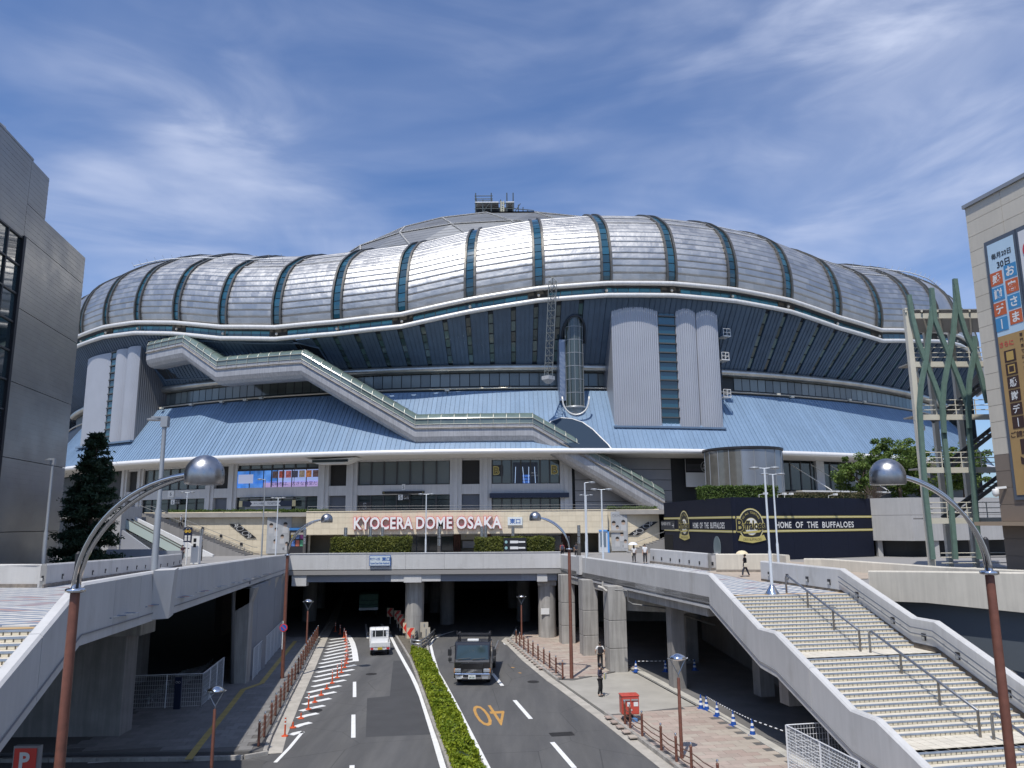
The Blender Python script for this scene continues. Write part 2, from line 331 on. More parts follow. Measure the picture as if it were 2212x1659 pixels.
for p in (z3(830, 995), z3(435, 1253), z4(358, 1050)):
    g = G(*p); B().lathe([(.36, 0), (.36, .012), (.32, .014), (.32, .01), (.0001, .011)], 20, (g.x, g.y, .001)).make('manhole_cover', mhm, road)
g = G(*z4(560, 1420)); B().rbox((g.x, g.y, .006), 1.1, .62, .014, math.radians(10)).make('manhole_cover', mhm, road)
# patches of newer asphalt
pm = M('patch asphalt', (.06, .06, .062), .85, var=.12, vs=.8, bump=.35, bs=120)
flat('asphalt_patch', [tuple(G(*z3(*p)).xy) for p in ((985, 900), (1050, 900), (1290, 1420), (790, 1440), (800, 1165), (960, 1150))], .003, pm, road)
# ------------------------------------------------------------------ pavements with kerbs
kb = B(); kb.hexa([(-.49, -.09, -.1), (.49, -.09, -.1), (.49, .09, -.1), (-.49, .09, -.1), (-.49, -.075, .16), (.49, -.075, .16), (.49, .09, .16), (-.49, .09, .16)]); kerb_me = kb.mesh('kerb_stone', kerbm)
def kerbs(parent, pts, side, zoff=0, step=1.0):
    for p, d in along(pts, step, step/2):
        o = p+Vector((-d.y, d.x))*(.09*side); m = Matrix.Translation((o.x, o.y, zoff))@Matrix.Rotation(math.atan2(d.y, d.x), 4, 'Z')@Matrix.Diagonal((step, side, 1, 1)); inst(kerb_me, 'kerb_stone', m, parent)
pavg = M('grey paving slab', (.20, .195, .19), .8, var=.1, vs=3, isl=.12)
pavp = [M('pink paving slab', (.40, .325, .275), .8, var=.08, vs=3, isl=.1, bump=.1, bs=80), M('tan paving slab', (.42, .365, .305), .8, var=.08, vs=3, isl=.07, bump=.1, bs=80), M('rose paving slab', (.38, .295, .25), .8, var=.08, vs=3, isl=.1)]
joint = M('paving joint', (.12, .115, .11), .9)
yel = M('tactile yellow', (.42, .32, .11), .7, isl=.1)
LPoly = offs(KL, -.18)+[(-40, 130), (-40, 35.2)]
lp = B().prism([(x, y) for x, y in LPoly], -.1, .13).make('left_pavement', joint, kind='structure')
kerbs(lp, KL, 1); kerbs(lp, [(-10.6, 35.2), (-11.4, 34.6), (-13.5, 34.4), (-26, 34.4)], 1)
lpd = math.atan2(69.1-37.65, -16.66+11.13)
LT = [(-11.5, 35.6), (-17.2, 69), (-21, 69), (-21, 49), (-20, 49), (-19.5, 35.6)]
flat_tiles(lp, 'paving_slab', [pavg], LT, .146, .6, .6, lpd-math.pi/2, .012, .05, lambda i, j: 0, 300)
tp = [tuple(G(*z2(*p), .15).xy) for p in ((1330, 1600), (1470, 1420), (1600, 1260), (1720, 1105), (1850, 1060), (1960, 920), (2090, 760))]
for p, d in along(tp, .31, .2):
    B().rbox((p.x, p.y, .152), .3, .3, .02, math.atan2(d.y, d.x)).make('tactile_tile', yel, lp)
flat('near_apron', [(-10.4, 34.3), (-26, 34.3), (-26, 18), (-7.5, 18)], .008, M('apron asphalt', (.085, .083, .08), .85, var=.15, vs=.6, bump=.3, bs=100), road)
strip('edge_line', [tuple(G(*z2(*p)).xy) for p in ((620, 1625), (1060, 1600))], .12, .013, paint, road)
# right pavement in two sheets with the lowered drive between
e1, e2, e3 = G(*z4(1040, 970)).xy, G(*z4(1530, 1240)).xy, G(*z4(1975, 1512)).xy
ra = B().prism(offs(KRa, .18)[:6]+[(8.2, 75), (6.6, 62), tuple(e1), tuple(G(*z4(640, 1052)).xy)], -.1, .13).make('far_right_pavement', joint, kind='structure')
kerbs(ra, KRa[:6], -1)
flat_tiles(ra, 'paving_slab', pavp, offs(KRa, .22)[:5]+[(3, 74), (8.2, 74), tuple(e1), (3.4, 49.9)], .146, .9, .45, math.radians(10), .012, .05, lambda i, j: random.choice((0, 0, 1, 2)), 300)
cor = Vector(e3)+(Vector(e3)-Vector(e2)).normalized()*12
rb = B().prism(offs(KRb, .18)+[(5.3, 41.2), tuple(e2+Vector((0, .2))), tuple(e3), tuple(cor), (18, 20)], -.1, .13).make('near_right_pavement', joint, kind='structure')
kerbs(rb, KRb, -1); kerbs(rb, [(4.6, 41.2), (9.4, 42.2)], -1, -.12)
flat_tiles(rb, 'paving_slab', pavp, offs(KRb, .1)+[(5.3, 41.1), tuple(e2-Vector((.0, .15))), tuple(e3), tuple(cor), (18, 20)], .146, .9, .45, math.radians(10), .014, .05, lambda i, j: random.choice((0, 0, 0, 1, 1, 2)), 300)
dm = M('drive concrete', (.37, .35, .31), .85, var=.14, vs=.5, bump=.15)
B().prism([(4.75, 41.3), (2.75, 50), tuple(G(*z4(640, 1052)).xy), tuple(e1), tuple(e2)], -.1, [.05, .05, .1, .1, .1]).make('drive_crossing', dm, kind='structure')
st2 = M('light strip stone', (.48, .46, .41), .8, var=.12, vs=1.5)
for p, d in along([tuple(e1), tuple(e2), tuple(e3), tuple(cor)], .98, .5):
    B().rbox((p.x+.28, p.y+.05, .12), .97, .45, .1, math.atan2(d.y, d.x)).make('edging_stone', st2, rb)
uf = M('underpass floor', (.16, .155, .15), .8, var=.2, vs=.6)
flat('underpass_floor', [tuple(e1+Vector((.3, 0))), tuple(e2+Vector((.3, 0))), tuple(e3+Vector((.3, 0))), tuple(cor), (45, 20), (45, 150), (9, 150), (7.2, 70)], .12, uf, kind='structure')
# ------------------------------------------------------------------ median with hedge
ML = [tuple(G(*z3(*p)).xy) for p in ((1010, 728), (1055, 800), (1115, 900), (1150, 985), (1203, 1130), (1290, 1370), (1400, 1659), (1480, 1900))]
MR = [tuple(G(*z3(*p)).xy) for p in ((1330, 722), (1255, 755), (1237, 800), (1248, 860), (1285, 985), (1325, 1055), (1430, 1245), (1640, 1659), (1770, 1900))]
MR = [(x-.25, y) for x, y in MR]
med = B().prism(offs(ML, -.02)+MR[::-1], -.1, .14).make('median_island', M('median soil', (.13, .115, .09), .9, var=.3, vs=4), kind='structure')
kerbs(med, ML, -1, 0, .9); kerbs(med, MR, 1, 0, .9)
def leaves(name, pts, nrm, size, mat, parent, elong=1.6, jitter=.9, **k):
    """a cloud of small leaf faces"""
    n = len(pts); a = rng.normal(size=(n, 3))*jitter+nrm; a /= np.linalg.norm(a, axis=1)[:, None]
    t = np.cross(a, rng.normal(size=(n, 3))); t /= np.linalg.norm(t, axis=1)[:, None]; u = np.cross(a, t)
    s = (size*rng.uniform(.6, 1.3, n))[:, None]
    v = np.empty((n, 4, 3)); v[:, 0] = pts-t*s*elong/2; v[:, 1] = pts+u*s*.42+a*s*.12; v[:, 2] = pts+t*s*elong/2; v[:, 3] = pts-u*s*.42+a*s*.12
    me = bpy.data.meshes.new(name); me.vertices.add(n*4); me.vertices.foreach_set('co', v.ravel()); me.loops.add(n*4); me.loops.foreach_set('vertex_index', np.arange(n*4, dtype=np.int32))
    me.polygons.add(n); me.polygons.foreach_set('loop_start', np.arange(0, n*4, 4, dtype=np.int32)); me.update(calc_edges=True); me.materials.append(mat)
    o = bpy.data.objects.new(name, me); reg(o, name, parent, **k); return o
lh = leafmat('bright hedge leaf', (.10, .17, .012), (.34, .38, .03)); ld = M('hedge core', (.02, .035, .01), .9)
hp, hn = [], []
LB = [Vector(G(*z3(*p), .1).xy) for p in ((1113, 850), (1150, 940), (1215, 1110), (1300, 1370), (1400, 1640), (1500, 1930))]
RB = [Vector(G(*z3(*p), .62).xy) for p in ((1232, 832), (1262, 905), (1340, 1060), (1465, 1300), (1622, 1640), (1765, 1930))]
hd = thing('median_hedge', 'low bright yellow-green clipped hedge running along the road median', 'hedge', (LB[0].x, LB[0].y, .1))
rows = []
for i in range(len(LB)):
    l, r = LB[i], RB[i]; h = .62; rows.append([(l.x+.12, l.y, .1), (l.x+.14, l.y, h-.12), (l.x+.3, l.y, h-.04), (r.x-.3, r.y, h-.04), (r.x-.14, r.y, h-.12), (r.x-.12, r.y, .1)])
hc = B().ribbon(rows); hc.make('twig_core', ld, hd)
def lerp_poly(P, t):
    k = t*(len(P)-1); i = min(int(k), len(P)-2); return P[i].lerp(P[i+1], k-i)
for _ in range(42000):
    t = random.random()**.8; l, r = lerp_poly(LB, 1-t), lerp_poly(RB, 1-t); u = random.random()*1.7
    wob = .08*math.sin(l.y*2.3+3*math.sin(l.y*.9))+.07*math.sin(l.y*6.1)+.05*math.sin(l.y*3.7+l.x*5)
    if math.sin(l.y*4.1+u*7)+math.sin(l.y*1.7+u*3.3)*.8 < -1.15 and random.random() < .8: continue
    if u < 1: hp.append((l.x+(r.x-l.x)*u, l.y+(r.y-l.y)*u, .6+wob+random.gauss(0, .05))); hn.append((0, 0, 1))
    elif u < 1.5: hp.append((l.x+random.gauss(.04, .05), l.y, random.uniform(.14, .62+wob))); hn.append((-1, -.3, .4))
    else: hp.append((r.x+random.gauss(-.04, .05), r.y, random.uniform(.14, .62+wob))); hn.append((1, -.3, .4))
leaves('leaf_mass', np.array(hp), np.array(hn)*.9, .1, lh, hd, kind='stuff')
# ------------------------------------------------------------------ the stadium
CYD, RR = 222.0, 117.0
def PC(t, r, z): t = math.radians(t); return Vector((r*math.sin(t), CYD-r*math.cos(t), z))
def TH(x, y, r):           # sight line meets the stadium's cylinder of radius r -> (bearing, height)
    d = rayd(x, y); a = d.x**2+d.y**2; b_ = -2*d.y*CYD; c = CYD**2-r*r; D = max(b_*b_-4*a*c, 0); t = (-b_-math.sqrt(D))/(2*a)
    return math.degrees(math.atan2(d.x*t, CYD-d.y*t)), EYE+d.z*t
def pbox(b, t0, t1, r0, r1, z0, z1, n=1, z0b=None, z1b=None):
    for i in range(n):
        a, c = t0+(t1-t0)*i/n, t0+(t1-t0)*(i+1)/n
        b.hexa([PC(a, r1, z0), PC(c, r1, z0), PC(c, r0, z0), PC(a, r0, z0), PC(a, r1, z1), PC(c, r1, z1), PC(c, r0, z1), PC(a, r0, z1)])
    return b
def ifn(tab):
    X = [a for a, _ in tab]; Yv = [c for _, c in tab]; return lambda t: float(np.interp(t, X, Yv))
TK = lambda k: 1.9+4.78*k
zup_m = ifn([(-85, 42), (-62, 38.5), (-55, 39.5), (-48, 42), (-42.93, 42.94), (-37.06, 43.1), (-32.23, 42.5), (-27.53, 41.23), (-25.38, 40.42), (-22.3, 39.22), (-17.25, 38.19), (-12.74, 38.25), (-7.87, 38.77), (-3.02, 40.66), (1.77, 42.22), (6.63, 43.15), (11.16, 43.54), (16.12, 43.33), (21.24, 42.49), (25.79, 40.83), (30.52, 39.86), (35.51, 41.1), (41, 42.6), (47, 43.5), (54, 42.6), (62, 39.5), (85, 41)])
ZN = {k: zup_m(TK(k)) for k in range(-17, 17)}
def zup(t):
    k = (t-1.9)/4.78; i = max(-17, min(15, math.floor(k))); f = k-i; return ZN[i]*(1-f)+ZN[i+1]*f
zlo = lambda t: zup(t)-1.78
prof = np.array([(.35, 0), (1.2, .18), (2.3, .3), (4, .25), (5.5, -.05), (7, -.55), (8.5, -1.2), (10.2, -2.6), (11.4, -4.2), (12.6, -5.9), (13.6, -7.8), (14.6, -10.2), (15.3, -13), (15.6, -16), (15.2, -19)])
arc = np.concatenate([[0], np.cumsum(np.hypot(np.diff(prof[:, 0]), np.diff(prof[:, 1])))])
def PF(s, off=0):          # point on the tube profile at arc length s: (dz, dr)
    dz = np.interp(s, arc, prof[:, 0]); dr = np.interp(s, arc, prof[:, 1]); e = .05
    tz = np.interp(s+e, arc, prof[:, 0])-np.interp(s-e, arc, prof[:, 0]); tr = np.interp(s+e, arc, prof[:, 1])-np.interp(s-e, arc, prof[:, 1]); l = math.hypot(tz, tr) or 1
    return dz-tr/l*off*1.0, dr+tz/l*off
def PT(t, s, off=0): dz, dr = PF(s, off); return PC(t, RR+dr, zup(t)+dz)
def metal(name, col, rough, seed, contrast):
    m = bpy.data.materials.new(name); m.use_nodes = True; nt = m.node_tree; N = nt.nodes; L = nt.links; b = N['Principled BSDF']; b.inputs['Metallic'].default_value = 1
    geo = N.new('ShaderNodeNewGeometry'); tcn = N.new('ShaderNodeUVMap')
    mp = N.new('ShaderNodeMapping'); mp.inputs['Scale'].default_value = (1, 1, 1); L.new(tcn.outputs[0], mp.inputs[0])
    wn = N.new('ShaderNodeTexWhiteNoise'); wn.noise_dimensions = '2D'
    fl = N.new('ShaderNodeVectorMath'); fl.operation = 'FLOOR'; L.new(mp.outputs[0], fl.inputs[0]); L.new(fl.outputs[0], wn.inputs[0])
    n1 = N.new('ShaderNodeTexNoise'); n1.inputs['Scale'].default_value = .35; n1.inputs['Detail'].default_value = 6; n1.inputs['Roughness'].default_value = .65; L.new(geo.outputs['Position'], n1.inputs[0])
    ad = N.new('ShaderNodeMath'); ad.operation = 'MULTIPLY_ADD'; ad.inputs[1].default_value = .42; L.new(wn.outputs[0], ad.inputs[0]); L.new(n1.outputs[0], ad.inputs[2])
    r = N.new('ShaderNodeMapRange'); r.inputs[1].default_value = .35; r.inputs[2].default_value = 1.05; r.inputs[3].default_value = 1-contrast; r.inputs[4].default_value = 1+contrast; L.new(ad.outputs[0], r.inputs[0])
    sc_ = N.new('ShaderNodeVectorMath'); sc_.operation = 'SCALE'; sc_.inputs[0].default_value = col; L.new(r.outputs[0], sc_.inputs[3]); L.new(sc_.outputs[0], b.inputs['Base Color'])
    r2 = N.new('ShaderNodeMapRange'); r2.inputs[1].default_value = .3; r2.inputs[2].default_value = 1.1; r2.inputs[3].default_value = rough-.09; r2.inputs[4].default_value = rough+.1; L.new(ad.outputs[0], r2.inputs[0]); L.new(r2.outputs[0], b.inputs['Roughness'])
    sb = N.new('ShaderNodeVectorMath'); sb.operation = 'SUBTRACT'; L.new(wn.outputs[1], sb.inputs[0]); sb.inputs[1].default_value = (.5, .5, .5)
    s2 = N.new('ShaderNodeVectorMath'); s2.operation = 'SCALE'; s2.inputs[3].default_value = .022; L.new(sb.outputs[0], s2.inputs[0])
    an = N.new('ShaderNodeVectorMath'); an.operation = 'ADD'; L.new(s2.outputs[0], an.inputs[0]); L.new(geo.outputs['Normal'], an.inputs[1])
    nn = N.new('ShaderNodeVectorMath'); nn.operation = 'NORMALIZE'; L.new(an.outputs[0], nn.inputs[0])
    bp = N.new('ShaderNodeBump'); bp.inputs['Strength'].default_value = .25; bp.inputs['Distance'].default_value = .3; n3 = N.new('ShaderNodeTexNoise'); n3.inputs['Scale'].default_value = 1.1; n3.inputs['Detail'].default_value = 3; L.new(geo.outputs['Position'], n3.inputs[0])
    L.new(n3.outputs[0], bp.inputs['Height']); L.new(nn.outputs[0], bp.inputs['Normal']); L.new(bp.outputs[0], b.inputs['Normal']); return m
titan = metal('titanium cladding', (.50, .497, .49), .5, 1, .13)
seam = M('seam shadow metal', (.36, .37, .38), .5, .9)
bandf = M('window band frame', (.13, .125, .115), .5, .6, var=.1, vs=2)
pane_b = M('teal band glass', (.015, .075, .115), .06, 0, spec=1.0, isl=.45)
pane_r = M('teal ribbon glass', (.02, .10, .14), .07, 0, spec=.9, isl=.3)
whitem = M('white rail paint', (.74, .73, .70), .4, .2, var=.07, vs=2, streak=.1)
soff = M('dark blue siding', (.09, .138, .205), .45, .3, var=.12, vs=.5, isl=.08)
soffd = M('dark blue recess', (.02, .03, .045), .6)
skirtm = M('light blue roof steel', (.205, .30, .425), .5, 0, var=.07, vs=.25, isl=.06, rvar=.05, spec=.22, streak=.09)
skirtr = M('roof seam steel', (.20, .27, .36), .4, .5)
louv = M('brown louvre', (.10, .095, .085), .6)
stad = thing('dome_stadium', 'huge round domed stadium with wavy silver metal ring over a pale blue skirt roof', 'stadium', (0, CYD, 0))
NS = 16; SMAX = 15.6
HB = .37
for k in range(-15, 14):
    t0, t1 = TK(k)+HB+.06, TK(k+1)-HB-.06; nseg = 6; tt = [t0+(t1-t0)*i/nseg for i in range(nseg+1)]
    full = -10 <= k <= 7
    b = B(); ss = list(np.linspace(0, arc[-1], 16)); b.ribbon([[PT(t, s, -.09 if full else 0) for t in tt] for s in ss])
    bay = b.make('cladding_bay', seam if full else titan, stad, smooth=True)
    if not full: continue
    edge = [SMAX*(i/NS)**.93 for i in range(NS+1)]
    for i in range(NS+1):
        s0 = edge[i]+.006; s1 = (edge[i+1] if i < NS else arc[-1])-.006
        nn_ = 3 if i < NS else 7
        rows = [[PT(t, s0, -.09) for t in tt], [PT(t, s0, .012) for t in tt]]+[[PT(t, s0+(s1-s0)*q/nn_, .012-.012*q/nn_) for t in tt] for q in range(1, nn_+1)]
        sb = B().ribbon(rows); me = sb.mesh('panel_strip', titan, True)
        uv = me.uv_layers.new(name='UVMap'); n1 = nseg+1
        for li, lp_ in enumerate(me.loops):
            row, colm = divmod(lp_.vertex_index, n1); uv.data[li].uv = (colm*.999+k*13+(.5 if i % 2 else 0), i*1.0+.5)
        me.polygons.foreach_set('use_smooth', [False]*nseg+[True]*(len(me.polygons)-nseg))
        o = bpy.data.objects.new('panel_strip', me); reg(o, 'panel_strip', bay)
    if k in (-5, -4, 1, 2, 3, 5, 6):
        for s in (11.0, 13.6): B().tube([PT(t, s, .12) for t in tt], .07, 5).make('snow_guard', whitem, bay)
for k in range(-14, 14):
    t = TK(k); b = B()
    for s in (-1, 1):      # raised jambs
        rows = []
        for q in np.linspace(0, arc[-1], 20): rows.append([PT(t+s*(HB-.1), q, -.02), PT(t+s*(HB-.1), q, .28), PT(t+s*(HB+.05), q, .28), PT(t+s*(HB+.05), q, -.1)][::s])
        b.ribbon(rows)
    b.ribbon([[PT(t-HB, q, -.12), PT(t+HB, q, -.12)] for q in np.linspace(0, arc[-1], 20)])
    band = b.make('window_band', bandf, stad)
    if -10 <= k <= 9:
        ed = [.25+1.28*i for i in range(15)]
        for i in range(14):
            s0, s1 = ed[i]+.06, ed[i+1]-.06; w_ = HB-.13
            B().ribbon([[PT(t-w_, s0, .0), PT(t+w_, s0, .0)], [PT(t-w_, (s0+s1)/2, .01), PT(t+w_, (s0+s1)/2, .01)], [PT(t-w_, s1, .0), PT(t+w_, s1, .0)]]).make('band_pane', pane_b, band)
tk = [TK(k) for k in range(-15, 15)]
fine = [TK(k)+4.78*j/4 for k in range(-15, 14) for j in range(4)]
B().tube([PC(t, RR+.42, zup(t)) for t in fine], .34, 10).make('upper_rail', whitem, stad, smooth=True)
B().tube([PC(t, RR+.42, zlo(t)) for t in fine], .34, 10).make('lower_rail', whitem, stad, smooth=True)
bk = B().ribbon([[PC(t, RR-.5, zlo(t)) for t in fine], [PC(t, RR-.5, zup(t)+.3) for t in fine]]).make('ribbon_band', bandf, stad)
for k in range(-10, 11):
    lv = (k % 2 == 0)
    a, c = TK(k)+(.75 if lv else .05), TK(k+1)-(.05 if lv else .75); n = 5
    for i in range(n):
        u0, u1 = a+(c-a)*i/n+.02, a+(c-a)*(i+1)/n-.02
        B().add([PC(u0, RR-.42, zlo(u0)+.42), PC(u1, RR-.42, zlo(u1)+.42), PC(u1, RR-.42, zup(u1)-.42), PC(u0, RR-.42, zup(u0)-.42)], [(0, 1, 2, 3)]).make('ribbon_pane', pane_r, bk)
    if lv:
        t = TK(k); b = B()
        for q in range(9):
            f = .32+1.15*q/8; b.hexa([PC(t-.72, RR-.3, zlo(t-.72)+f), PC(t+.72, RR-.3, zlo(t+.72)+f), PC(t+.72, RR-.45, zlo(t+.72)+f+.05), PC(t-.72, RR-.45, zlo(t-.72)+f+.05), PC(t-.72, RR-.3, zlo(t-.72)+f+.06), PC(t+.72, RR-.3, zlo(t+.72)+f+.06), PC(t+.72, RR-.45, zlo(t+.72)+f+.1), PC(t-.72, RR-.45, zlo(t-.72)+f+.1)])
        b.make('louvre_panel', louv, bk)
    p = PC(TK(k), RR+.05, zlo(TK(k))+.85); B().lathe([(.02, -.22), (.16, -.16), (.22, 0), (.16, .16), (.02, .22)], 10, p).make('globe_lamp', M('globe glass', (.8, .72, .6), .3), bk, smooth=True)
# soffit: dark blue boards leaning inward down to the gallery
RM, ZM = RR-6.0, 32.6
def SF(t, f, off=0): z0 = zlo(t)-.25; return PC(t, (RR-.1)*(1-f)+(RM+.2)*f+off, z0*(1-f)+ZM*f)
B().ribbon([[SF(t, f, -.35) for t in fine] for f in (0, .5, 1)]).make('soffit_backing', soffd, stad)
SP = 4.78/3; t = TK(-12)
while t < 55:
    slot = (-17.5 < t < 3.6) or t > 17.5
    a, c = t, t+SP-(.36 if slot else .02); b = B(); nb = 4
    b.ribbon([[SF(a+(c-a)*i/nb, f) for i in range(nb+1)] for f in (0, 1)])
    b.ribbon([[SF(c, f, -.35), SF(c, f)][::-1] for f in (0, 1)]); b.ribbon([[SF(a, f, -.35), SF(a, f)] for f in (0, 1)])
    for i in range(nb):
        u = a+(c-a)*i/nb+.02
        b.hexa([SF(u, 1, .1), SF(u+.03, 1, .1), SF(u+.03, 1), SF(u, 1), SF(u, 0, .1), SF(u+.03, 0, .1), SF(u+.03, 0), SF(u, 0)])
    sp = b.make('soffit_panel', soff, stad)
    if slot:
        for i in range(5):
            f0, f1 = .04+.92*i/5+.01, .04+.92*(i+1)/5-.01; B().add([SF(c+.03, f1, -.2), SF(c+.33, f1, -.2), SF(c+.33, f0, -.2), SF(c+.03, f0, -.2)], [(0, 1, 2, 3)]).make('slot_pane', M('slot glass', (.06, .11, .11), .1, spec=.9, isl=.6), sp)
    t += SP
# gallery: bullnose, window ribbon, gutter
GT = [x*.8 for x in range(-70, 72)]
bn = [(RM-.4, ZM), (RM+.35, ZM-.02), (RM+.62, ZM-.25), (RM+.7, ZM-.55), (RM+.6, ZM-.85), (RM+.3, ZM-1.1), (RM-.4, ZM-1.15)]
B().ribbon([[PC(t, r, z) for t in GT] for r, z in bn[::-1]]).make('gallery_cornice', M('cornice steel', (.55, .53, .48), .35, .85, var=.2, vs=.4), stad, smooth=True)
gb = B().ribbon([[PC(t, RM-.55, 28.2) for t in GT], [PC(t, RM-.55, ZM-1.1) for t in GT]]).make('gallery_wall', M('gallery backing', (.02, .025, .025), .5), stad)
gp = M('gallery glass', (.16, .185, .18), .12, spec=.8, isl=.35)
t = -42
while t < 48:
    if not (8.0 < t < 17.4):
        B().add([PC(t+.03, RM-.45, 29.5), PC(t+.73, RM-.45, 29.5), PC(t+.73, RM-.45, 31.35), PC(t+.03, RM-.45, 31.35)], [(0, 1, 2, 3)]).make('gallery_pane', gp, gb)
    t += .76
B().tube([PC(t, RM+.75, 28.95) for t in GT if t < 48], .13, 6).make('gutter_rail', M('gutter steel', (.6, .57, .5), .4, .7), stad)
# skirt roof: standing seam strips
RS0, ZS0, RS1, ZS1 = RR-5.0, 28.5, RR+1.45, 19.3
def SK(t, f, off=0): return PC(t, RS0+(RS1-RS0)*f+off*.82, ZS0+(ZS1-ZS0)*f+off*.57)
B().ribbon([[SK(t, f, -.1) for t in GT] for f in (0, .5, 1)]).make('skirt_deck', soffd, stad)
dts = .335; t = -46.0
for i in range(288):
    a, c = t+i*dts, t+(i+1)*dts; j = random.uniform(-.012, .012)
    b = B(); b.ribbon([[SK(a, f, j), SK(c-.045, f, -j)] for f in (1, .66, .33, 0)])
    b.hexa([SK(c-.045, 1, -.1), SK(c, 1, -.1), SK(c, 1, .0), SK(c-.045, 1, .0), SK(c-.045, 0, .1), SK(c, 0, .1), SK(c, 0, 0), SK(c-.045, 0, 0)][:0] or [SK(c-.04, 1, -.05), SK(c-.012, 1, -.05), SK(c-.012, 1, .055), SK(c-.04, 1, .055), SK(c-.04, 0, -.05), SK(c-.012, 0, -.05), SK(c-.012, 0, .055), SK(c-.04, 0, .055)])
    b.make('roof_strip', skirtm, stad)
EV = [x*.8 for x in range(-62, 64)]
B().tube([PC(t, RR+1.6, 19.15) for t in EV], .36, 10).make('eave_rail', M('eave white', (.78, .77, .75), .35, .1, var=.04), stad, smooth=True)
B().ribbon([[PC(t, RR+1.4, 18.95) for t in EV], [PC(t, RR-3.2, 18.6) for t in EV]]).make('eave_soffit', M('eave soffit white', (.70, .68, .64), .6, var=.05), stad)
# roof behind the ring and the ribbed cap
ring = list(range(-180, 181, 6))
B().ribbon([[PC(t, RR-18.8, 54.5) for t in ring], [PC(t, 62, 61) for t in ring]]).make('roof_terrace', M('grey roof sheet', (.22, .22, .215), .5, .3, var=.1, vs=.3), stad)
B().ribbon([[PC(t, RR-1, 20) for t in ring if abs(t) > 44], [PC(t, RR, 42) for t in ring if abs(t) > 44]][:0] or [[PC(t, RR-1, z) for t in list(range(66, 295, 6))] for z in (15, 40)]).make('rear_wall', soff, stad)
B().ribbon([[PC(t, RR+dr, 41+dz) for t in list(range(68, 293, 5))] for dz, dr in prof]).make('rear_ring', titan, stad, smooth=True)
RB_, ZB_, RI_ = 61.0, 64.5, 29.0
def CP(t, u, off=0): a = u*math.pi/2; return PC(t, (RB_+off)*math.cos(a), ZB_+(RI_+off)*math.sin(a))
ush = [0, .16, .32, .48, .66, .84, .97]; nsec = 24; capm = M('ribbed cap sheet', (.27, .275, .28), .45, .5, var=.1, vs=.2, isl=.12)
ribm = M('cap rib steel', (.72, .71, .69), .5, 0)
B().ribbon([[CP(t, u, -.4) for t in ring] for u in (0, .2, .4, .6, .8, 1)]).make('cap_deck', M('cap deck', (.1, .1, .1), .6), stad, smooth=True)
def fan(b, p, q, r):
    n = 7; b.add([p, q, r], [(0, 1, 2)])
    for i in range(1, n):
        f = i/n; a = Vector(p).lerp(Vector(r), f); c = Vector(q).lerp(Vector(r), f)
        if (a-c).length > .5: b.tube([a, c], .06, 3, False)
for i in range(len(ush)-1):
    for s in range(nsec):
        w_ = 360/nsec; o0 = (i % 2)*w_/2; o1 = ((i+1) % 2)*w_/2
        for kind in (0, 1):
            if kind == 0: T3 = [(s*w_+o0, ush[i]), ((s+1)*w_+o0, ush[i]), (s*w_+o0+w_/2, ush[i+1])]
            else: T3 = [(s*w_+o0+w_/2, ush[i+1]), ((s-1)*w_+o0+w_/2, ush[i+1]), (s*w_+o0, ush[i])]
            P3 = [CP(*q) for q in T3]; c = sum(P3, Vector())/3; front = c.y < CYD+6
            b = B()
            if front: fan(b, *P3)
            else: b.add(P3, [(0, 1, 2)])
            pn = b.make('cap_panel', capm, stad)
            if front:
                bb = B(); bb.beam(CP(T3[0][0], T3[0][1], .15), CP(T3[1][0], T3[1][1], .15), .32, .25); bb.beam(CP(T3[1][0], T3[1][1], .15), CP(T3[2][0], T3[2][1], .15), .32, .25); bb.make('cap_rib', ribm, pn)
# safety rails along the crest of the ring
for ks in ((-8, -4), (6, 10)):
    ts = [TK(ks[0])+i*1.2 for i in range(int((ks[1]-ks[0])*4.78/1.2)+1)]; b = B()
    b.tube([PT(t, arc[8], .75) for t in ts], .09, 5)
    for t in ts: b.tube([PT(t, arc[8], 0), PT(t, arc[8], 1.5)], .035, 4)
    b.make('crest_rail', M('rail white', (.8, .8, .78), .5), stad)
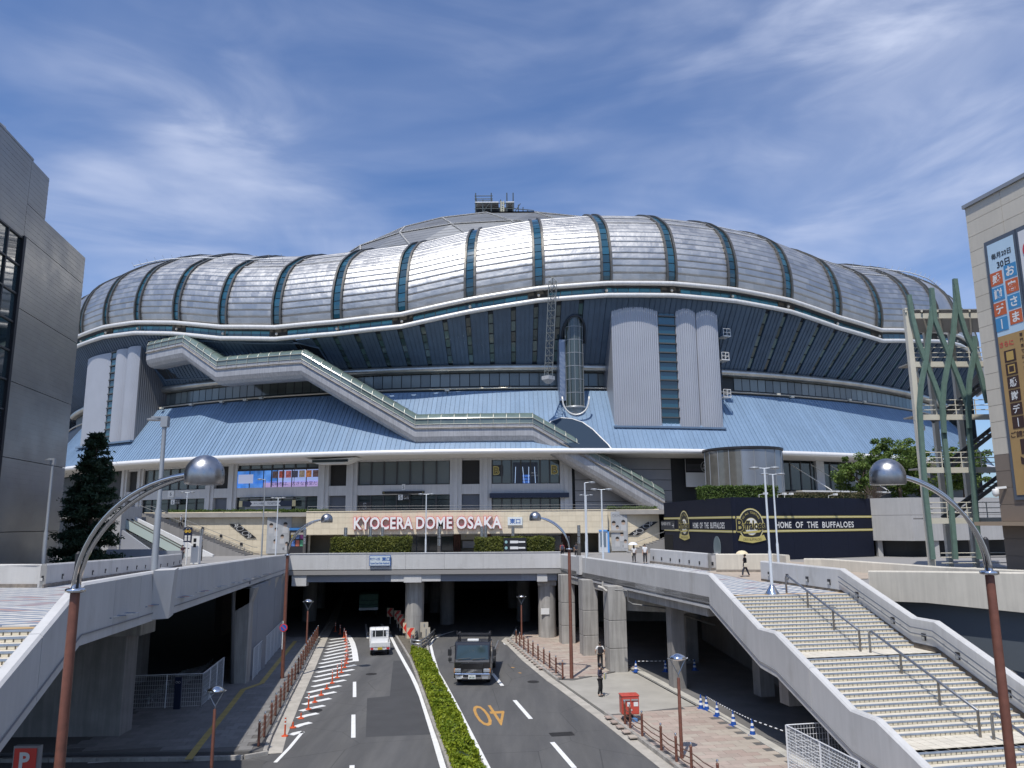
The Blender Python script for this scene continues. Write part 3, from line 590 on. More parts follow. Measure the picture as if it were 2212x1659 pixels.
# ------------------------------------------------------------------ corrugated stair towers
corr = M('corrugated grey steel', (.42, .43, .46), .45, .35, var=.04, vs=.3, isl=.02)
def tower(name, segs, win, z0, z1, rf, bulge, glass, side=None):
    root = thing(name, name_l[name], 'tower', PC((segs[0][0]+segs[-1][1])/2, rf, z0))
    for a, c in segs:
        n = max(8, int((c-a)*117*math.pi/180/.16)); b = B(); rows = [[], []]
        for i in range(n+1):
            f = i/n; r = rf+bulge*(1-(2*f-1)**2)+(.045 if i % 2 else -.045)
            rows[0].append(PC(a+(c-a)*f, r, z0)); rows[1].append(PC(a+(c-a)*f, r+.0, z1))
        b.ribbon(rows); back = rf-7
        b.ribbon([[PC(a, back, z0), rows[0][0]], [PC(a, back, z1), rows[1][0]]]); b.ribbon([[rows[0][-1], PC(c, back, z0)], [rows[1][-1], PC(c, back, z1)]])
        b.ribbon([rows[1], [PC(a+(c-a)*i/n, back, z1) for i in range(n+1)]])
        b.make('corrugated_bay', corr, root)
    a, c = win; n = 13; b = B(); pbox(b, a, c, rf-1, rf-.25, z0, z1, 1)
    for i in range(n+1): z = z0+(z1-z0)*i/n; pbox(b, a, c, rf-.3, rf+.12, z-.09, z+.09)
    wf = b.make('stair_window', bandf, root)
    for i in range(n):
        z = z0+(z1-z0)*i/n; B().add([PC(a+.05, rf-.18, z+.12), PC(c-.05, rf-.18, z+.12), PC(c-.05, rf-.16, z+(z1-z0)/n-.12), PC(a+.05, rf-.16, z+(z1-z0)/n-.12)], [(0, 1, 2, 3)]).make('stair_pane', glass, wf)
    if side:
        a = segs[-1][1]; b = B(); n = 36
        rows = [[PC(a+.02+(.02 if i % 2 else 0), rf-.05-6.5*i/n, z) for i in range(n+1)] for z in (z0, z1-.2)]; b.ribbon(rows); b.make('side_wall', M('dark corrugated steel', (.20, .205, .22), .5, .3), root)
    pbox(B(), segs[0][0]-.1, segs[-1][1]+.1, rf-1, rf+bulge+.25, z0-.25, z0+.02, 6).make('base_flashing', skirtr, root)
    return root
name_l = {'stair_tower': 'tall grey corrugated tower with a dark window strip right of the glass lift', 'corner_stair_tower': 'grey corrugated tower with teal window strip at the far left of the stadium'}
R0 = RR-1.2
tx = lambda x, y=800, r=R0: TH(x, y, r)[0]
tw = tower('stair_tower', [(tx(1324), tx(1426)), (tx(1464), tx(1508)), (tx(1509), tx(1555))], (tx(1426), tx(1464)), TH(1440, 922, R0)[1], TH(1440, 664, R0)[1], R0, .35, pane_b)
tower('corner_stair_tower', [(tx(183, 860), tx(232, 860)), (tx(244, 860), tx(268, 860)), (tx(268.5, 860), tx(296, 860))], (tx(232, 860), tx(244, 860)), TH(240, 957, R0)[1], TH(240, 762, R0)[1], R0, .5, pane_r, side=True)
# service balconies on the tower's right flank
for i, (x, y) in enumerate(((1566, 727), (1563, 778), (1567, 858))):
    t, z = TH(x, y, RR-2.2); b = B(); pbox(b, t-.32, t+.3, RR-3.6, RR-1.5, z-.15, z)
    bl = thing('service_balcony', ('top', 'middle', 'lowest')[i]+' of the small white service balconies on the grey tower flank', 'balcony', PC(t, RR-2.4, z), group='service balconies on the tower')
    b.make('floor_plate', whitem, bl); b = B()
    for zz in (.5, 1.05): b.tube([PC(t-.3, RR-1.6, z+zz), PC(t+.28, RR-1.6, z+zz), PC(t+.28, RR-3.4, z+zz)], .05, 5)
    for q in (-.3, -.01, .28): b.tube([PC(t+q, RR-1.6, z), PC(t+q, RR-1.6, z+1.05)], .05, 5)
    b.make('guard_rail', whitem, bl)
pbox(B(), tx(1556), tx(1575), RR-6, RR-3.2, 30, 40.4).make('dark_shaft', soffd, tw)
# ------------------------------------------------------------------ glass lift
te, _ = TH(1243.5, 790, RR-1.6); zb = TH(1243.5, 880, RR-1.6)[1]; zt = TH(1243.5, 712, RR-1.6)[1]+2.2; ec = PC(te, RR-3.0, 0)
lift = thing('glass_lift', 'rounded glass lift shaft standing out of the pale blue roof beside the grey tower', 'lift', (ec.x, ec.y, zb))
lg = M('lift glass', (.05, .065, .058), .06, spec=.9, isl=.3)
b = B(); b.lathe([(1.5, 0), (1.5, .3), (1.2, -.8), (.5, -1.3), (.01, -1.4)][::-1], 24, (ec.x, ec.y, zb)); b.make('base_bowl', M('bowl steel', (.45, .47, .48), .35, .6), lift, smooth=True)
nz = 7
for i in range(nz):
    a, c = zb+.3+(zt-zb)*i/nz, zb+.3+(zt-zb)*(i+1)/nz-.1
    for s in range(8):
        an = [math.pi+math.pi*(s+f)/8 for f in (.03, .5, .97)]; B().ribbon([[(ec.x+1.4*math.cos(q), ec.y+1.4*math.sin(q), a) for q in an], [(ec.x+1.4*math.cos(q), ec.y+1.4*math.sin(q), c) for q in an]]).make('lift_pane', lg, lift)
    B().lathe([(1.36, -.05), (1.43, -.05), (1.43, .03), (1.36, .03)], 24, (ec.x, ec.y, c+.06)).make('ring_band', greypole, lift, smooth=False)
b = B()
for q in (-150, -120, -90, -60, -30): b.tube([(ec.x+1.43*math.cos(math.radians(q)), ec.y+1.43*math.sin(math.radians(q)), z) for z in (zb, zt+.4)], .04, 4)
b.make('mullion_set', greypole, lift)
B().lathe([(1.42, 0), (1.3, .9), (1.0, 1.6), (.5, 2.1), (.01, 2.25)], 20, (ec.x, ec.y, zt+.3)).make('lift_cap', M('cap glass', (.12, .14, .13), .12), lift, smooth=True)
B().box(ec.x-.5, ec.x+.5, ec.y-.5, ec.y+.5, zb+.1, zb+3.4).make('lift_car', M('lift car cream', (.5, .48, .40), .5), lift)
rim = []
for q in range(-12, 193, 12):
    a_ = math.radians(180+q); px_, py_ = ec.x+1.62*math.cos(a_), ec.y+1.62*math.sin(a_); rr_ = math.hypot(px_, py_-CYD); tq = math.degrees(math.atan2(px_, CYD-py_)); f_ = (RR-.1-rr_)/(RR-.1-RM-.2); rim.append(PC(tq, rr_+.1, (zlo(tq)-.25)*(1-f_)+ZM*f_-.05))
B().tube([rim[0]-UP*1.2]+rim+[rim[-1]-UP*1.2], .17, 6).make('arch_rim', M('dark rim', (.035, .045, .06), .4, .3), lift, smooth=True)
b = B(); b.tube([(ec.x-1.9, ec.y-1.7+.0, zb+1.5)]+[(ec.x+1.85*math.cos(math.radians(q)), ec.y-1.75, zb+1.0+2.1*math.sin(math.radians(q))) for q in range(180, 361, 15)]+[(ec.x+1.9, ec.y-1.7, zb+1.5)], .13, 6); b.make('lower_rim', whitem, lift, smooth=True)
t0, t1 = TH(1208, 800, RR-3)[0], TH(1221, 800, RR-3)[0]; pbox(B(), t0, t1, RR-6, RR-2.6, TH(1215, 866, RR-3)[1], TH(1215, 735, RR-3)[1]).make('service_duct', M('pale blue panel', (.26, .31, .40), .4, .3), lift)
# ------------------------------------------------------------------ lattice mast
ta, za = TH(1193.5, 610, RR+1); tb, zbm = TH(1184, 818, RR+1)
mast = thing('lattice_mast', 'slim triangular steel lattice mast hanging below the white rails left of the glass lift', 'mast', PC(tb, RR+1, zbm))
ms = M('mast steel', (.20, .215, .21), .55, .3); b = B(); n = 13
def mp_(f, i): q = math.radians(90+120*i); p = PC(ta+(tb-ta)*f, RR+1.2, za+(zbm-za)*f); return p+Vector((.62*math.cos(q), .62*math.sin(q), 0))
for i in range(3): b.tube([mp_(0, i), mp_(1, i)], .055, 5)
b.make('chord_set', ms, mast); b = B()
for j in range(n):
    for i in range(3): b.tube([mp_(j/n, i), mp_((j+1)/n, (i+1) % 3)], .035, 4, False); b.tube([mp_(j/n, i), mp_(j/n, (i+1) % 3)], .03, 4, False)
b.make('bracing', ms, mast)
b = B(); top = PC(ta, RR+1.2, za+.7)
for i in range(3): b.tube([mp_(0, i), top], .05, 4)
b.make('peak', ms, mast); p = PC(tb, RR+1.2, zbm); B().lathe([(.9, .3), (.9, -.2), (.3, -.75), (.01, -.8)][::-1], 4, p).make('foot_box', M('mast foot grey', (.4, .41, .42), .5), mast)
# ------------------------------------------------------------------ glazed escalator tube
RE = RR-.55; nodes = [TH(*q, RE+1.5) for q in ((318, 763), (395.4, 746.3), (468.3, 798.4), (651.4, 783.5), (896.7, 925.6), (1151.1, 922.6), (1436, 1087))]
esc = thing('escalator_tube', 'long zigzag glass-roofed escalator tube with pale rounded underside climbing across the stadium front', 'escalator', PC(nodes[-1][0], RE, 11.0))
ebody = M('escalator body panel', (.44, .44, .45), .5, .3, var=.06, vs=.7, streak=.22, isl=.04); eglass = M('escalator glass', (.15, .19, .175), .1, spec=.9, isl=.18, var=.15, vs=.6); etop = M('escalator roof glass', (.13, .175, .155), .14, spec=.9, isl=.12, var=.2, vs=.5)
erib = M('escalator rib paint', (.33, .34, .305), .45, .3); eledge = M('rusty ledge', (.27, .24, .21), .6, var=.3, vs=2)
def EP(t, z, dr, dz): return PC(t, RE+dr, z+dz)
bodyp = [(1.55, 0), (1.6, -.55), (1.6, -1.15), (1.35, -1.75), (.8, -2.15), (0, -2.25), (-1.6, -2.1), (-1.6, 0)]
sideg = [(1.55, .55), (1.52, 1.25)]; topg = [(1.52, 1.3), (1.3, 1.75), (.8, 2.05), (0, 2.15), (-1.5, 2.0)]
for i in range(len(nodes)-1):
    (ta, za), (tb, zb2) = nodes[i], nodes[i+1]; ln = math.hypot((tb-ta)*math.pi/180*RE, zb2-za); n = max(3, round(ln/1.75))
    for j in range(n):
        f0, f1 = j/n, (j+1)/n; A = (ta+(tb-ta)*f0, za+(zb2-za)*f0); D_ = (ta+(tb-ta)*f1, za+(zb2-za)*f1)
        g = .02
        B().ribbon([[EP(*D_, *q) for q in sideg], [EP(*A, *q) for q in sideg]][::-1]).make('side_pane', eglass, esc)
        B().ribbon([[EP(*D_, *q) for q in topg], [EP(*A, *q) for q in topg]][::-1]).make('roof_pane', etop, esc, smooth=True)
        B().ribbon([[EP(*D_, *q) for q in ((1.57, .0), (1.57, .52))], [EP(*A, *q) for q in ((1.57, .0), (1.57, .52))]][::-1]).make('upstand_panel', ebody, esc)
        rb_ = B(); rb_.tube([EP(*A, r+.03, z) for r, z in [(1.58, 0)]+sideg+topg], .06, 5, False); rb_.make('rib', erib, esc)
        if j % 2 == 0:
            f2 = min(1, (j+2)/n); D2 = (ta+(tb-ta)*f2, za+(zb2-za)*f2); B().ribbon([[EP(*A, *q) for q in bodyp], [EP(*D2, *q) for q in bodyp]]).make('body_panel', ebody, esc, smooth=False)
    b = B(); m_ = 6; pts = [(ta+(tb-ta)*q/m_, za+(zb2-za)*q/m_) for q in range(m_+1)]
    b.tube([EP(*q, 1.62, 1.27) for q in pts], .06, 5); b.tube([EP(*q, 1.62, .53) for q in pts], .045, 5); b.make('glazing_bar', erib, esc)
    B().tube([EP(*q, 1.72, -.02) for q in pts], .1, 6).make('ledge', eledge, esc)
t, z = nodes[0]; B().add([EP(t, z, *q) for q in bodyp+topg[::-1]], [tuple(range(len(bodyp+topg)))[::-1]]).make('end_cap', ebody, esc)
# dark sheets painted as the shade inside the landing recess and arched opening
q = [TH(x, y, RR+.15) for x, y in ((300, 740), (345, 738), (440, 742), (520, 752), (470, 828), (400, 838), (345, 815), (310, 775))]
pts = []
def onsoff(x, y):
    best = None
    for r in np.arange(RM-.2, RR+1, .15):
        t, z = TH(x, y, r); f = (RR-.1-r)/(RR-.1-RM-.2); zz = (zlo(t)-.25)*(1-f)+ZM*f
        if best is None or abs(zz-z) < best[0]: best = (abs(zz-z), t, r, z)
    return PC(best[1], best[2]+.18, best[3])
rec = [onsoff(x, y) for x, y in ((322, 735), (440, 737), (560, 742), (650, 742), (690, 752), (715, 790), (700, 796), (480, 815), (360, 821), (335, 795), (318, 770))]
B().add(rec, [tuple(range(len(rec)))[::-1]]).make('landing_recess_shade', M('recess shade', (.012, .016, .022), .7), stad)
B().tube(rec+[rec[0]], .16, 5).make('recess_rim', soff, stad)
def onskirt(x, y, off):
    best = None
    for f in np.linspace(0, 1, 120):
        r = RS0+(RS1-RS0)*f; t, z = TH(x, y, r); zz = ZS0+(ZS1-ZS0)*f
        if best is None or abs(zz-z) < best[0]: best = (abs(zz-z), t, f)
    return SK(best[1], best[2], off)
ar = [onskirt(x, y, .24) for x, y in ((1176, 930), (1190, 912), (1210, 905), (1235, 907), (1258, 915), (1280, 930), (1300, 950), (1313, 963), (1320, 973), (1240, 973), (1200, 950))]
B().add(ar, [tuple(range(len(ar)))]).make('roof_opening_shade', M('opening shade', (.03, .05, .08), .8, spec=.15), stad); B().tube(ar[:9], .1, 5).make('opening_rim', whitem, stad)  # dark infill stands in colour for the shade of a hole; skirt is uncut
# floodlights along the gutter
flm = M('floodlight cream', (.62, .58, .48), .5)
for ifl, (x, y) in enumerate(((350, 882), (414, 874), (480, 868), (531, 864), (565, 860), (966, 843), (1680, 852), (1710, 857), (1834, 864), (1866, 868))):
    t, z = TH(x, y, RM+1.6); fl = thing('gutter_floodlight', ('leftmost', 'second', 'third', 'fourth', 'fifth', 'lone middle', 'first right-hand', 'second right-hand', 'third right-hand', 'rightmost')[ifl]+' small cream floodlight on the gallery gutter above the pale blue roof', 'floodlight', PC(t, RM+1.6, z), group='floodlights along the gallery gutter')
    B().rbox(PC(t, RM+1.7, z), .62, .4, .3, math.radians(t)).make('lamp_body', flm, fl); B().tube([PC(t, RM+.8, z-.35), PC(t, RM+1.6, z-.15)], .05, 5).make('arm', darkm, fl)
# ------------------------------------------------------------------ stadium ground floor under the eave
RF = RR-3.0; ZT = 11.15
fac_w = M('facade white panel', (.56, .56, .56), .55, var=.05, vs=.6, streak=.1); fac_g = M('facade glass', (.05, .065, .065), .08, spec=.9, isl=.2)
blind = M('glass with blinds', (.13, .15, .15), .18, spec=.8, isl=.15); mull = M('mullion', (.05, .052, .055), .5)
fac = thing('entrance_facade', 'white framed stadium entrance front with tall grey windows under the eave', 'facade', PC(-10, RF, ZT))
navy = M('navy print', (.012, .02, .05), .45); whitep = M('white print', (.75, .75, .73), .5); blackp = M('black print', (.015, .015, .017), .45)
gold = M('gold print', (.55, .47, .16), .45); redp = M('red print', (.62, .05, .06), .5)
def tang(t): t = math.radians(t); return Vector((math.cos(t), math.sin(t), 0))
UP = Vector((0, 0, 1))
cols = [-34.2, -31.9, -23.8, -21.6, -13.8, -11.6, -4.0, -1.9, 3.75]
B().ribbon([[PC(t, RF-.9, z) for t in range(-60, 61, 2)] for z in (ZT-6, 19)]).make('back_wall', M('facade backing', (.03, .032, .035), .6), fac)
for t in cols:
    b = B(); pbox(b, t-.42, t+.42, RF-.8, RF+.12, ZT, 18.7); b.make('column', fac_w, fac, bevel=.03); pbox(B(), t-.14, t+.14, RF+.12, RF+.34, ZT, 18.7).make('downpipe', fac_w, fac)
for a, c in zip(cols[:-1], cols[1:]):
    narrow = c-a < 4
    pbox(B(), a+.42, c-.42, RF-.6, RF+.02, 13.62, 15.0, 3).make('spandrel', fac_w, fac)
    pbox(B(), a+.42, c-.42, RF-.7, RF-.1, 18.35, 18.7, 3).make('lintel', fac_w, fac)
    if narrow:
        for z0, z1 in ((15.05, 18.3), (ZT, 13.6)):
            b = B(); pbox(b, a+.42, c-.42, RF-.7, RF-.55, z0, z1)
            for q in range(22): z = z0+(z1-z0)*q/22; pbox(b, a+.45, c-.45, RF-.56, RF-.4, z, z+.07)
            b.make('louvre', M('dark louvre', (.045, .042, .04), .6) if z0 > 14 else M('grey louvre', (.17, .19, .23), .5), fac)
    else:
        n = 7
        for i in range(n):
            u0, u1 = a+.45+(c-a-.9)*i/n, a+.45+(c-a-.9)*(i+1)/n
            B().add([PC(u0+.05, RF-.35, 15.1), PC(u1-.05, RF-.35, 15.1), PC(u1-.05, RF-.35, 18.3), PC(u0+.05, RF-.35, 18.3)], [(0, 1, 2, 3)]).make('window_pane', blind if c < -2.5 else fac_g, fac)
            pbox(B(), u0-.05, u0+.05, RF-.5, RF-.2, 15.05, 18.35).make('mullion', mull, fac)
            B().add([PC(u0+.05, RF-.35, ZT), PC(u1-.05, RF-.35, ZT), PC(u1-.05, RF-.35, 12.9), PC(u0+.05, RF-.35, 12.9)], [(0, 1, 2, 3)]).make('door_pane', fac_g, fac)
            B().add([PC(u0+.05, RF-.35, 12.98), PC(u1-.05, RF-.35, 12.98), PC(u1-.05, RF-.35, 13.55), PC(u0+.05, RF-.35, 13.55)], [(0, 1, 2, 3)]).make('transom_pane', fac_g, fac)
            pbox(B(), u0-.05, u0+.05, RF-.5, RF-.2, ZT, 13.6).make('mullion', mull, fac)
# hanging eave pods
for x in (720,):
    t, z = TH(x, 995, RF+2.5); pod = thing('eave_pod', 'shallow white boat-shaped canopy pod hung under the eave above the louvres', 'canopy', PC(t, RF+2.5, z))
    b = B(); b.hexa([PC(t-1.0, RF+3.4, z-.5), PC(t+.9, RF+3.4, z-.5), PC(t+.9, RF+1, z-.5), PC(t-1.0, RF+1, z-.5), PC(t-1.9, RF+3.6, z+.1), PC(t+1.9, RF+3.6, z+.3), PC(t+1.9, RF+.6, z+.3), PC(t-1.9, RF+.6, z+.1)]); b.make('pod_shell', whitep, pod)
    pbox(B(), t-1.3, t+1.3, RF+3.5, RF+3.62, z-.3, z+.05, 3).make('pod_glass', fac_g, pod)
# big screen
def signboard(name, label, cat, x0, x1, y0, y1, r, mat, th=.12, group=None):
    t0, zt = TH(x0, y0, r); t1, zb_ = TH(x1, y1, r); o = PC((t0+t1)/2, r, (zt+zb_)/2); th_ = thing(name, label, cat, o, group); ux = tang((t0+t1)/2); W = (PC(t1, r, 0)-PC(t0, r, 0)).length; Hh = zt-zb_
    n = ux.cross(UP); b = B(); b.beam(o-ux*W/2-n*th/2, o+ux*W/2-n*th/2, th, Hh); b.make('board', mat, th_); return th_, o+n*.012, ux, W, Hh
def rect(name, mat, o, ux, uy, x, y, w_, h_, parent, d=.006):
    o, ux, uy = Vector(o), unit(ux), unit(uy); n = ux.cross(uy); c = o+ux*x+uy*y
    return B().extr([(-w_/2, -h_/2), (w_/2, -h_/2), (w_/2, h_/2), (-w_/2, h_/2)], c-n*.004, ux, uy, d).make(name, mat, parent)
scr, o, ux, W, Hh = signboard('led_screen', 'wide lit video screen with blue picture and pink caption behind the entrance windows', 'screen', 513, 694.5, 1014.4, 1052.5, RF-.25, blackp, .1)
sb1 = M('screen blue', (.03, .16, .55), .3, emis=.75, var=.5, vs=.5, alt=(.12, .3, .7), altscale=.4); sb2 = M('screen pink', (.48, .36, .62), .3, emis=.6); sb3 = M('screen lilac', (.35, .45, .8), .3, emis=.6)
for i in range(6):
    w_ = W/6-.16; x = -W/2+W/6*(i+.5)
    rect('screen_tile', sb1 if i < 3 else sb3, o, ux, UP, x, .25, w_, Hh*.62, scr); rect('screen_tile', sb1 if i < 2 else sb2, o, ux, UP, x, -Hh*.32, w_, Hh*.33, scr)
for i, cc in enumerate(((.08, .05, .05), (.3, .06, .04), (.35, .1, .1), (.05, .05, .08), (.25, .2, .15), (.4, .15, .05), (.1, .06, .06))):
    rect('picture_tile', M('dish %d' % i, cc, .4, emis=.5, var=.6, vs=4), o, ux, UP, -W*.03+i*W*.078, Hh*.18, W*.062, Hh*.34, scr, .02)
rect('picture_tile', M('screen pale', (.45, .5, .7), .4, emis=.5), o, ux, UP, -W*.38, Hh*.0, W*.18, Hh*.45, scr, .02)
text('caption', '宮崎市は、大きな食堂だ。', M('screen navy', (.05, .05, .25), .4, emis=.3), o+ux*W*.2-UP*Hh*.28+ux.cross(UP)*.02, ux, UP, Hh*.2, scr, width=W*.56)
# gate signs
def gate(x0, x1, y0, y1, num, lab):
    s, o, ux, W, Hh = signboard('gate_sign', lab, 'sign', x0, x1, y0, y1, RF+.35, blackp); n = ux.cross(UP)
    rect('number_plate', whitep, o, ux, UP, -W*.29, 0, W*.4, Hh*.96, s); text('number', num, blackp, o+n*.01-ux*W*.29, ux, UP, Hh*.72, s)
    text('word', 'ゲート', whitep, o+n*.01+ux*W*.2+UP*Hh*.2, ux, UP, Hh*.26, s, width=W*.4); text('word', 'GATE', whitep, o+n*.01+ux*W*.2-UP*Hh*.18, ux, UP, Hh*.28, s, width=W*.42)
gate(860, 885, 1068.5, 1080, '5', 'black and white number 5 gate sign above the central doors')
gate(369.5, 389, 1079, 1089.5, '6', 'black and white number 6 gate sign above the left doors')
s, o, ux, W, Hh = signboard('number_plate_sign', 'small white plate with a black 6 on the left white spandrel', 'sign', 363, 375, 1060, 1074, RF+.1, whitep, .06); text('number', '6', blackp, o, ux, UP, Hh*.6, s)
s, o, ux, W, Hh = signboard('number_plate_sign', 'small white plate with a black 5 on the central white spandrel', 'sign', 868, 875, 1046, 1059, RF+.1, whitep, .06); text('number', '5', blackp, o, ux, UP, Hh*.5, s)
s, o, ux, W, Hh = signboard('gate_number_panel', 'dark glass panel with large outlined number 5 left of the doors', 'sign', 775, 800, 1085, 1102, RF-.2, M('dark panel', (.05, .05, .055), .3), .06); text('number', '5', whitep, o, ux, UP, Hh*.8, s, offset=.02); text('number', '5', blackp, o+ux.cross(UP)*.01, ux, UP, Hh*.72, s)
s, o, ux, W, Hh = signboard('direction_strip', 'thin black direction strip hung over the central entrance', 'sign', 826, 917, 1061.5, 1066, RF+.3, blackp, .1); text('word', '6', gold, o-ux*W*.46, ux, UP, Hh*.6, s); text('word', '4', gold, o+ux*W*.46, ux, UP, Hh*.6, s)
s, o, ux, W, Hh = signboard('ticket_sign', 'white and navy ticket counter sign with arrow ends under a small awning', 'sign', 519, 638, 1083, 1092.5, RF+.35, navy); n = ux.cross(UP)
B().extr([(-W*.31, -Hh*.48), (W*.25, -Hh*.48), (W*.21, 0), (W*.25, Hh*.48), (-W*.31, Hh*.48), (-W*.27, 0)], o, ux, UP, .01).make('arrow_panel', whitep, s)
text('word', 'チケット売場', navy, o+n*.02-ux*W*.15, ux, UP, Hh*.42, s, width=W*.18); text('word', 'TICKETS3', navy, o+n*.02+ux*W*.09, ux, UP, Hh*.4, s, width=W*.17)
for q in (-.48, .48): rect('side_panel', M('cream print', (.6, .52, .3), .5), o, ux, UP, W*q, Hh*.0, W*.06, Hh*1.15, s, .02)
b = B(); b.beam(o-ux*W*.47+UP*(Hh*.9)-n*.4, o+ux*W*.47+UP*(Hh*.9)-n*.4, 1.4, .12); b.make('awning', M('awning grey', (.2, .2, .2), .5), s)
B().beam(o-ux*W*.42-UP*Hh*1.1-n*.3, o+ux*W*.42-UP*Hh*1.1-n*.3, .1, Hh*1.1).make('counter_shutter', M('shutter grey', (.22, .24, .27), .5, .4), s)
# dark shop bay with the gilt letters
for i, (x0, x1, y0, y1, lab) in enumerate(((1058, 1087, 1005, 1028, 'gilt letter B on a dark board at the left of the dark shop window'), (1188, 1208, 1002, 1027, 'gilt letter B at the right end of the dark shop window'))):
    s, o, ux, W, Hh = signboard('letter_sign', lab, 'sign', x0, x1, y0, y1, RF-.22, blackp if i == 0 else fac_g, .05)
    text('letter', 'B', gold, o, ux, UP, Hh*.82, s, offset=.05); text('letter', 'B', M('gilt dark', (.2, .15, .03), .5), o+ux.cross(UP)*.012, ux, UP, Hh*.66, s)
s, o, ux, W, Hh = signboard('shop_display', 'tall blue-white lit display panel in the dark shop window', 'display', 1108, 1162, 999, 1046, RF-.24, M('display dark', (.02, .025, .05), .3), .05)
dl = M('display light', (.45, .6, .85), .3, emis=.8)
for x, a in ((-.42, .03), (-.05, -.06), (.12, .02), (.4, -.03)): B().beam(o+ux*W*x-UP*Hh*.45, o+ux*W*(x+a)+UP*Hh*.3, .02, .07).make('light_bar', dl, s)
for j in range(3): rect('screen_tile', M('display blue', (.05, .15, .5), .3, emis=.5, var=.6, vs=4), o, ux, UP, W*.04, -Hh*(.12+.14*j), W*.3, Hh*.11, s)
for j, tx_ in enumerate(('糖質ゼロ', 'カロリーゼロ')): text('word', tx_, whitep, o+ux*W*.3+UP*Hh*(.02-.12*j)+ux.cross(UP)*.01, ux, UP, Hh*.07, s)
pbox(B(), -1.6, 3.9, RF-.2, RF+.7, 13.05, 13.7, 4).make('shop_awning', navy, fac)
# right of the tube: walls, hall sign, drum, glass front
B().ribbon([[PC(t, RF-.3, z) for t in (4.4, 7, 9.5, 11.5)] for z in (ZT, 18.6)]).make('panel_wall', M('grey cladding panel', (.30, .30, .31), .5, var=.05, vs=.8), fac)
for z in (12.5, 14, 15.5, 17): B().tube([PC(t, RF-.27, z) for t in (4.4, 7, 9.5, 11.5)], .03, 4).make('panel_joint', mull, fac)
s, o, ux, W, Hh = signboard('hall_sign', 'black and white board with a round white SKY HALL emblem under the eave', 'sign', 1480, 1545, 992, 1052, RF+.3, whitep, .15); n = ux.cross(UP)
rect('dark_field', blackp, o, ux, UP, 0, Hh*.26, W, Hh*.48, s)
for j in range(6): rect('stripe', M('stripe grey', (.2, .2, .22), .5), o, ux, UP, -W*.2, Hh*(.09+.045*j), W*.55, Hh*.008, s, .014)
c = o+ux*W*.2+UP*Hh*.24+n*.015
ringo = lambda c, R, r0, nm, mt, pr: B().ribbon([[c+ux*rr*math.cos(a)+UP*rr*math.sin(a) for a in [2*math.pi*q/24 for q in range(25)]] for rr in (R, r0)][::-1]).make(nm, mt, pr)
ringo(c, Hh*.2, Hh*.185, 'emblem_ring', whitep, s); text('word', 'SKY', whitep, c+UP*Hh*.055, ux, UP, Hh*.085, s, shear=.25, offset=.02); text('word', 'HALL', whitep, c-UP*Hh*.06, ux, UP, Hh*.085, s, shear=.25, offset=.02)
dr = thing('drum_tower', 'short grey metal drum with yellow-tinted glazing standing under the eave', 'drum', (31.2, 104.5, ZT)); dm2 = M('drum metal', (.33, .35, .38), .38, .6, var=.05, vs=.5)
for i in range(10):
    a0, a1 = math.radians(180+18*i+.4), math.radians(180+18*(i+1)-.4); gl = i < 4
    an = [a0+(a1-a0)*q/4 for q in range(5)]; b = B().ribbon([[(31.2+5.1*math.cos(q), 104.5+5.1*math.sin(q), z) for q in an] for z in (ZT, 18.9)]); b.make('drum_panel', M('amber tinted glass', (.13, .125, .11), .12, spec=.9, var=.15, vs=1.2) if gl else dm2, dr, smooth=True)
B().lathe([(5.2, 0), (5.3, .1), (5.3, .35), (5.0, .4), (.01, .4)], 40, (31.2, 104.5, 18.85)).make('drum_lid', darkm, dr)
b = B()
for q in range(180, 361, 18): a = math.radians(q); b.tube([(31.2+5.12*math.cos(a), 104.5+5.12*math.sin(a), ZT), (31.2+5.12*math.cos(a), 104.5+5.12*math.sin(a), 18.9)], .06, 4)
b.make('drum_fins', greypole, dr)
for i in range(9):
    a, c = 20.5+i*1.0, 21.5+i*1.0; B().add([PC(a+.05, RF-.2, 14.2), PC(c-.05, RF-.2, 14.2), PC(c-.05, RF-.2, 18.2), PC(a+.05, RF-.2, 18.2)], [(0, 1, 2, 3)]).make('window_pane', fac_g, fac); pbox(B(), a-.05, a+.05, RF-.4, RF-.1, ZT, 18.4).make('mullion', mull, fac)
    B().add([PC(a+.05, RF-.2, ZT), PC(c-.05, RF-.2, ZT), PC(c-.05, RF-.2, 13.9), PC(a+.05, RF-.2, 13.9)], [(0, 1, 2, 3)]).make('door_pane', fac_g, fac)
for t in (24.3, 29.6, 34): pbox(B(), t-.4, t+.4, RF-.5, RF+.2, ZT, 18.7).make('column', fac_w, fac)
cn = thing('stayed_canopy', 'thin white canopy hung on slanting steel stays right of the drum', 'canopy', PC(25, RF+3, 13.9)); pbox(B(), 20.6, 30, RF-.2, RF+4.2, 13.75, 13.95, 6).make('roof_sheet', whitem, cn)
for i, t in enumerate((21.5, 23.5, 25.5, 27.5)):
    B().tube([PC(t, RF, 18.0), PC(t+1.9, RF+3.9, 14.0)], .07, 5).make('stay', whitem, cn); B().tube([PC(t+1.9, RF+3.9, 13.9), PC(t+.6, RF, 11.6)], .05, 5).make('strut', greypole, cn)
# ------------------------------------------------------------------ upper terrace
terr = M('terrace paving', (.34, .32, .29), .8, var=.1, vs=1)
B().prism([(-47.5, 99.5), (12.7, 99.5), (19, 97.5), (21.4, 75.4), (38, 83.4), (60, 90), (80, 150), (-80, 150), (-75, 110)], 10.6, ZT-.02).make('upper_terrace', terr, kind='structure')
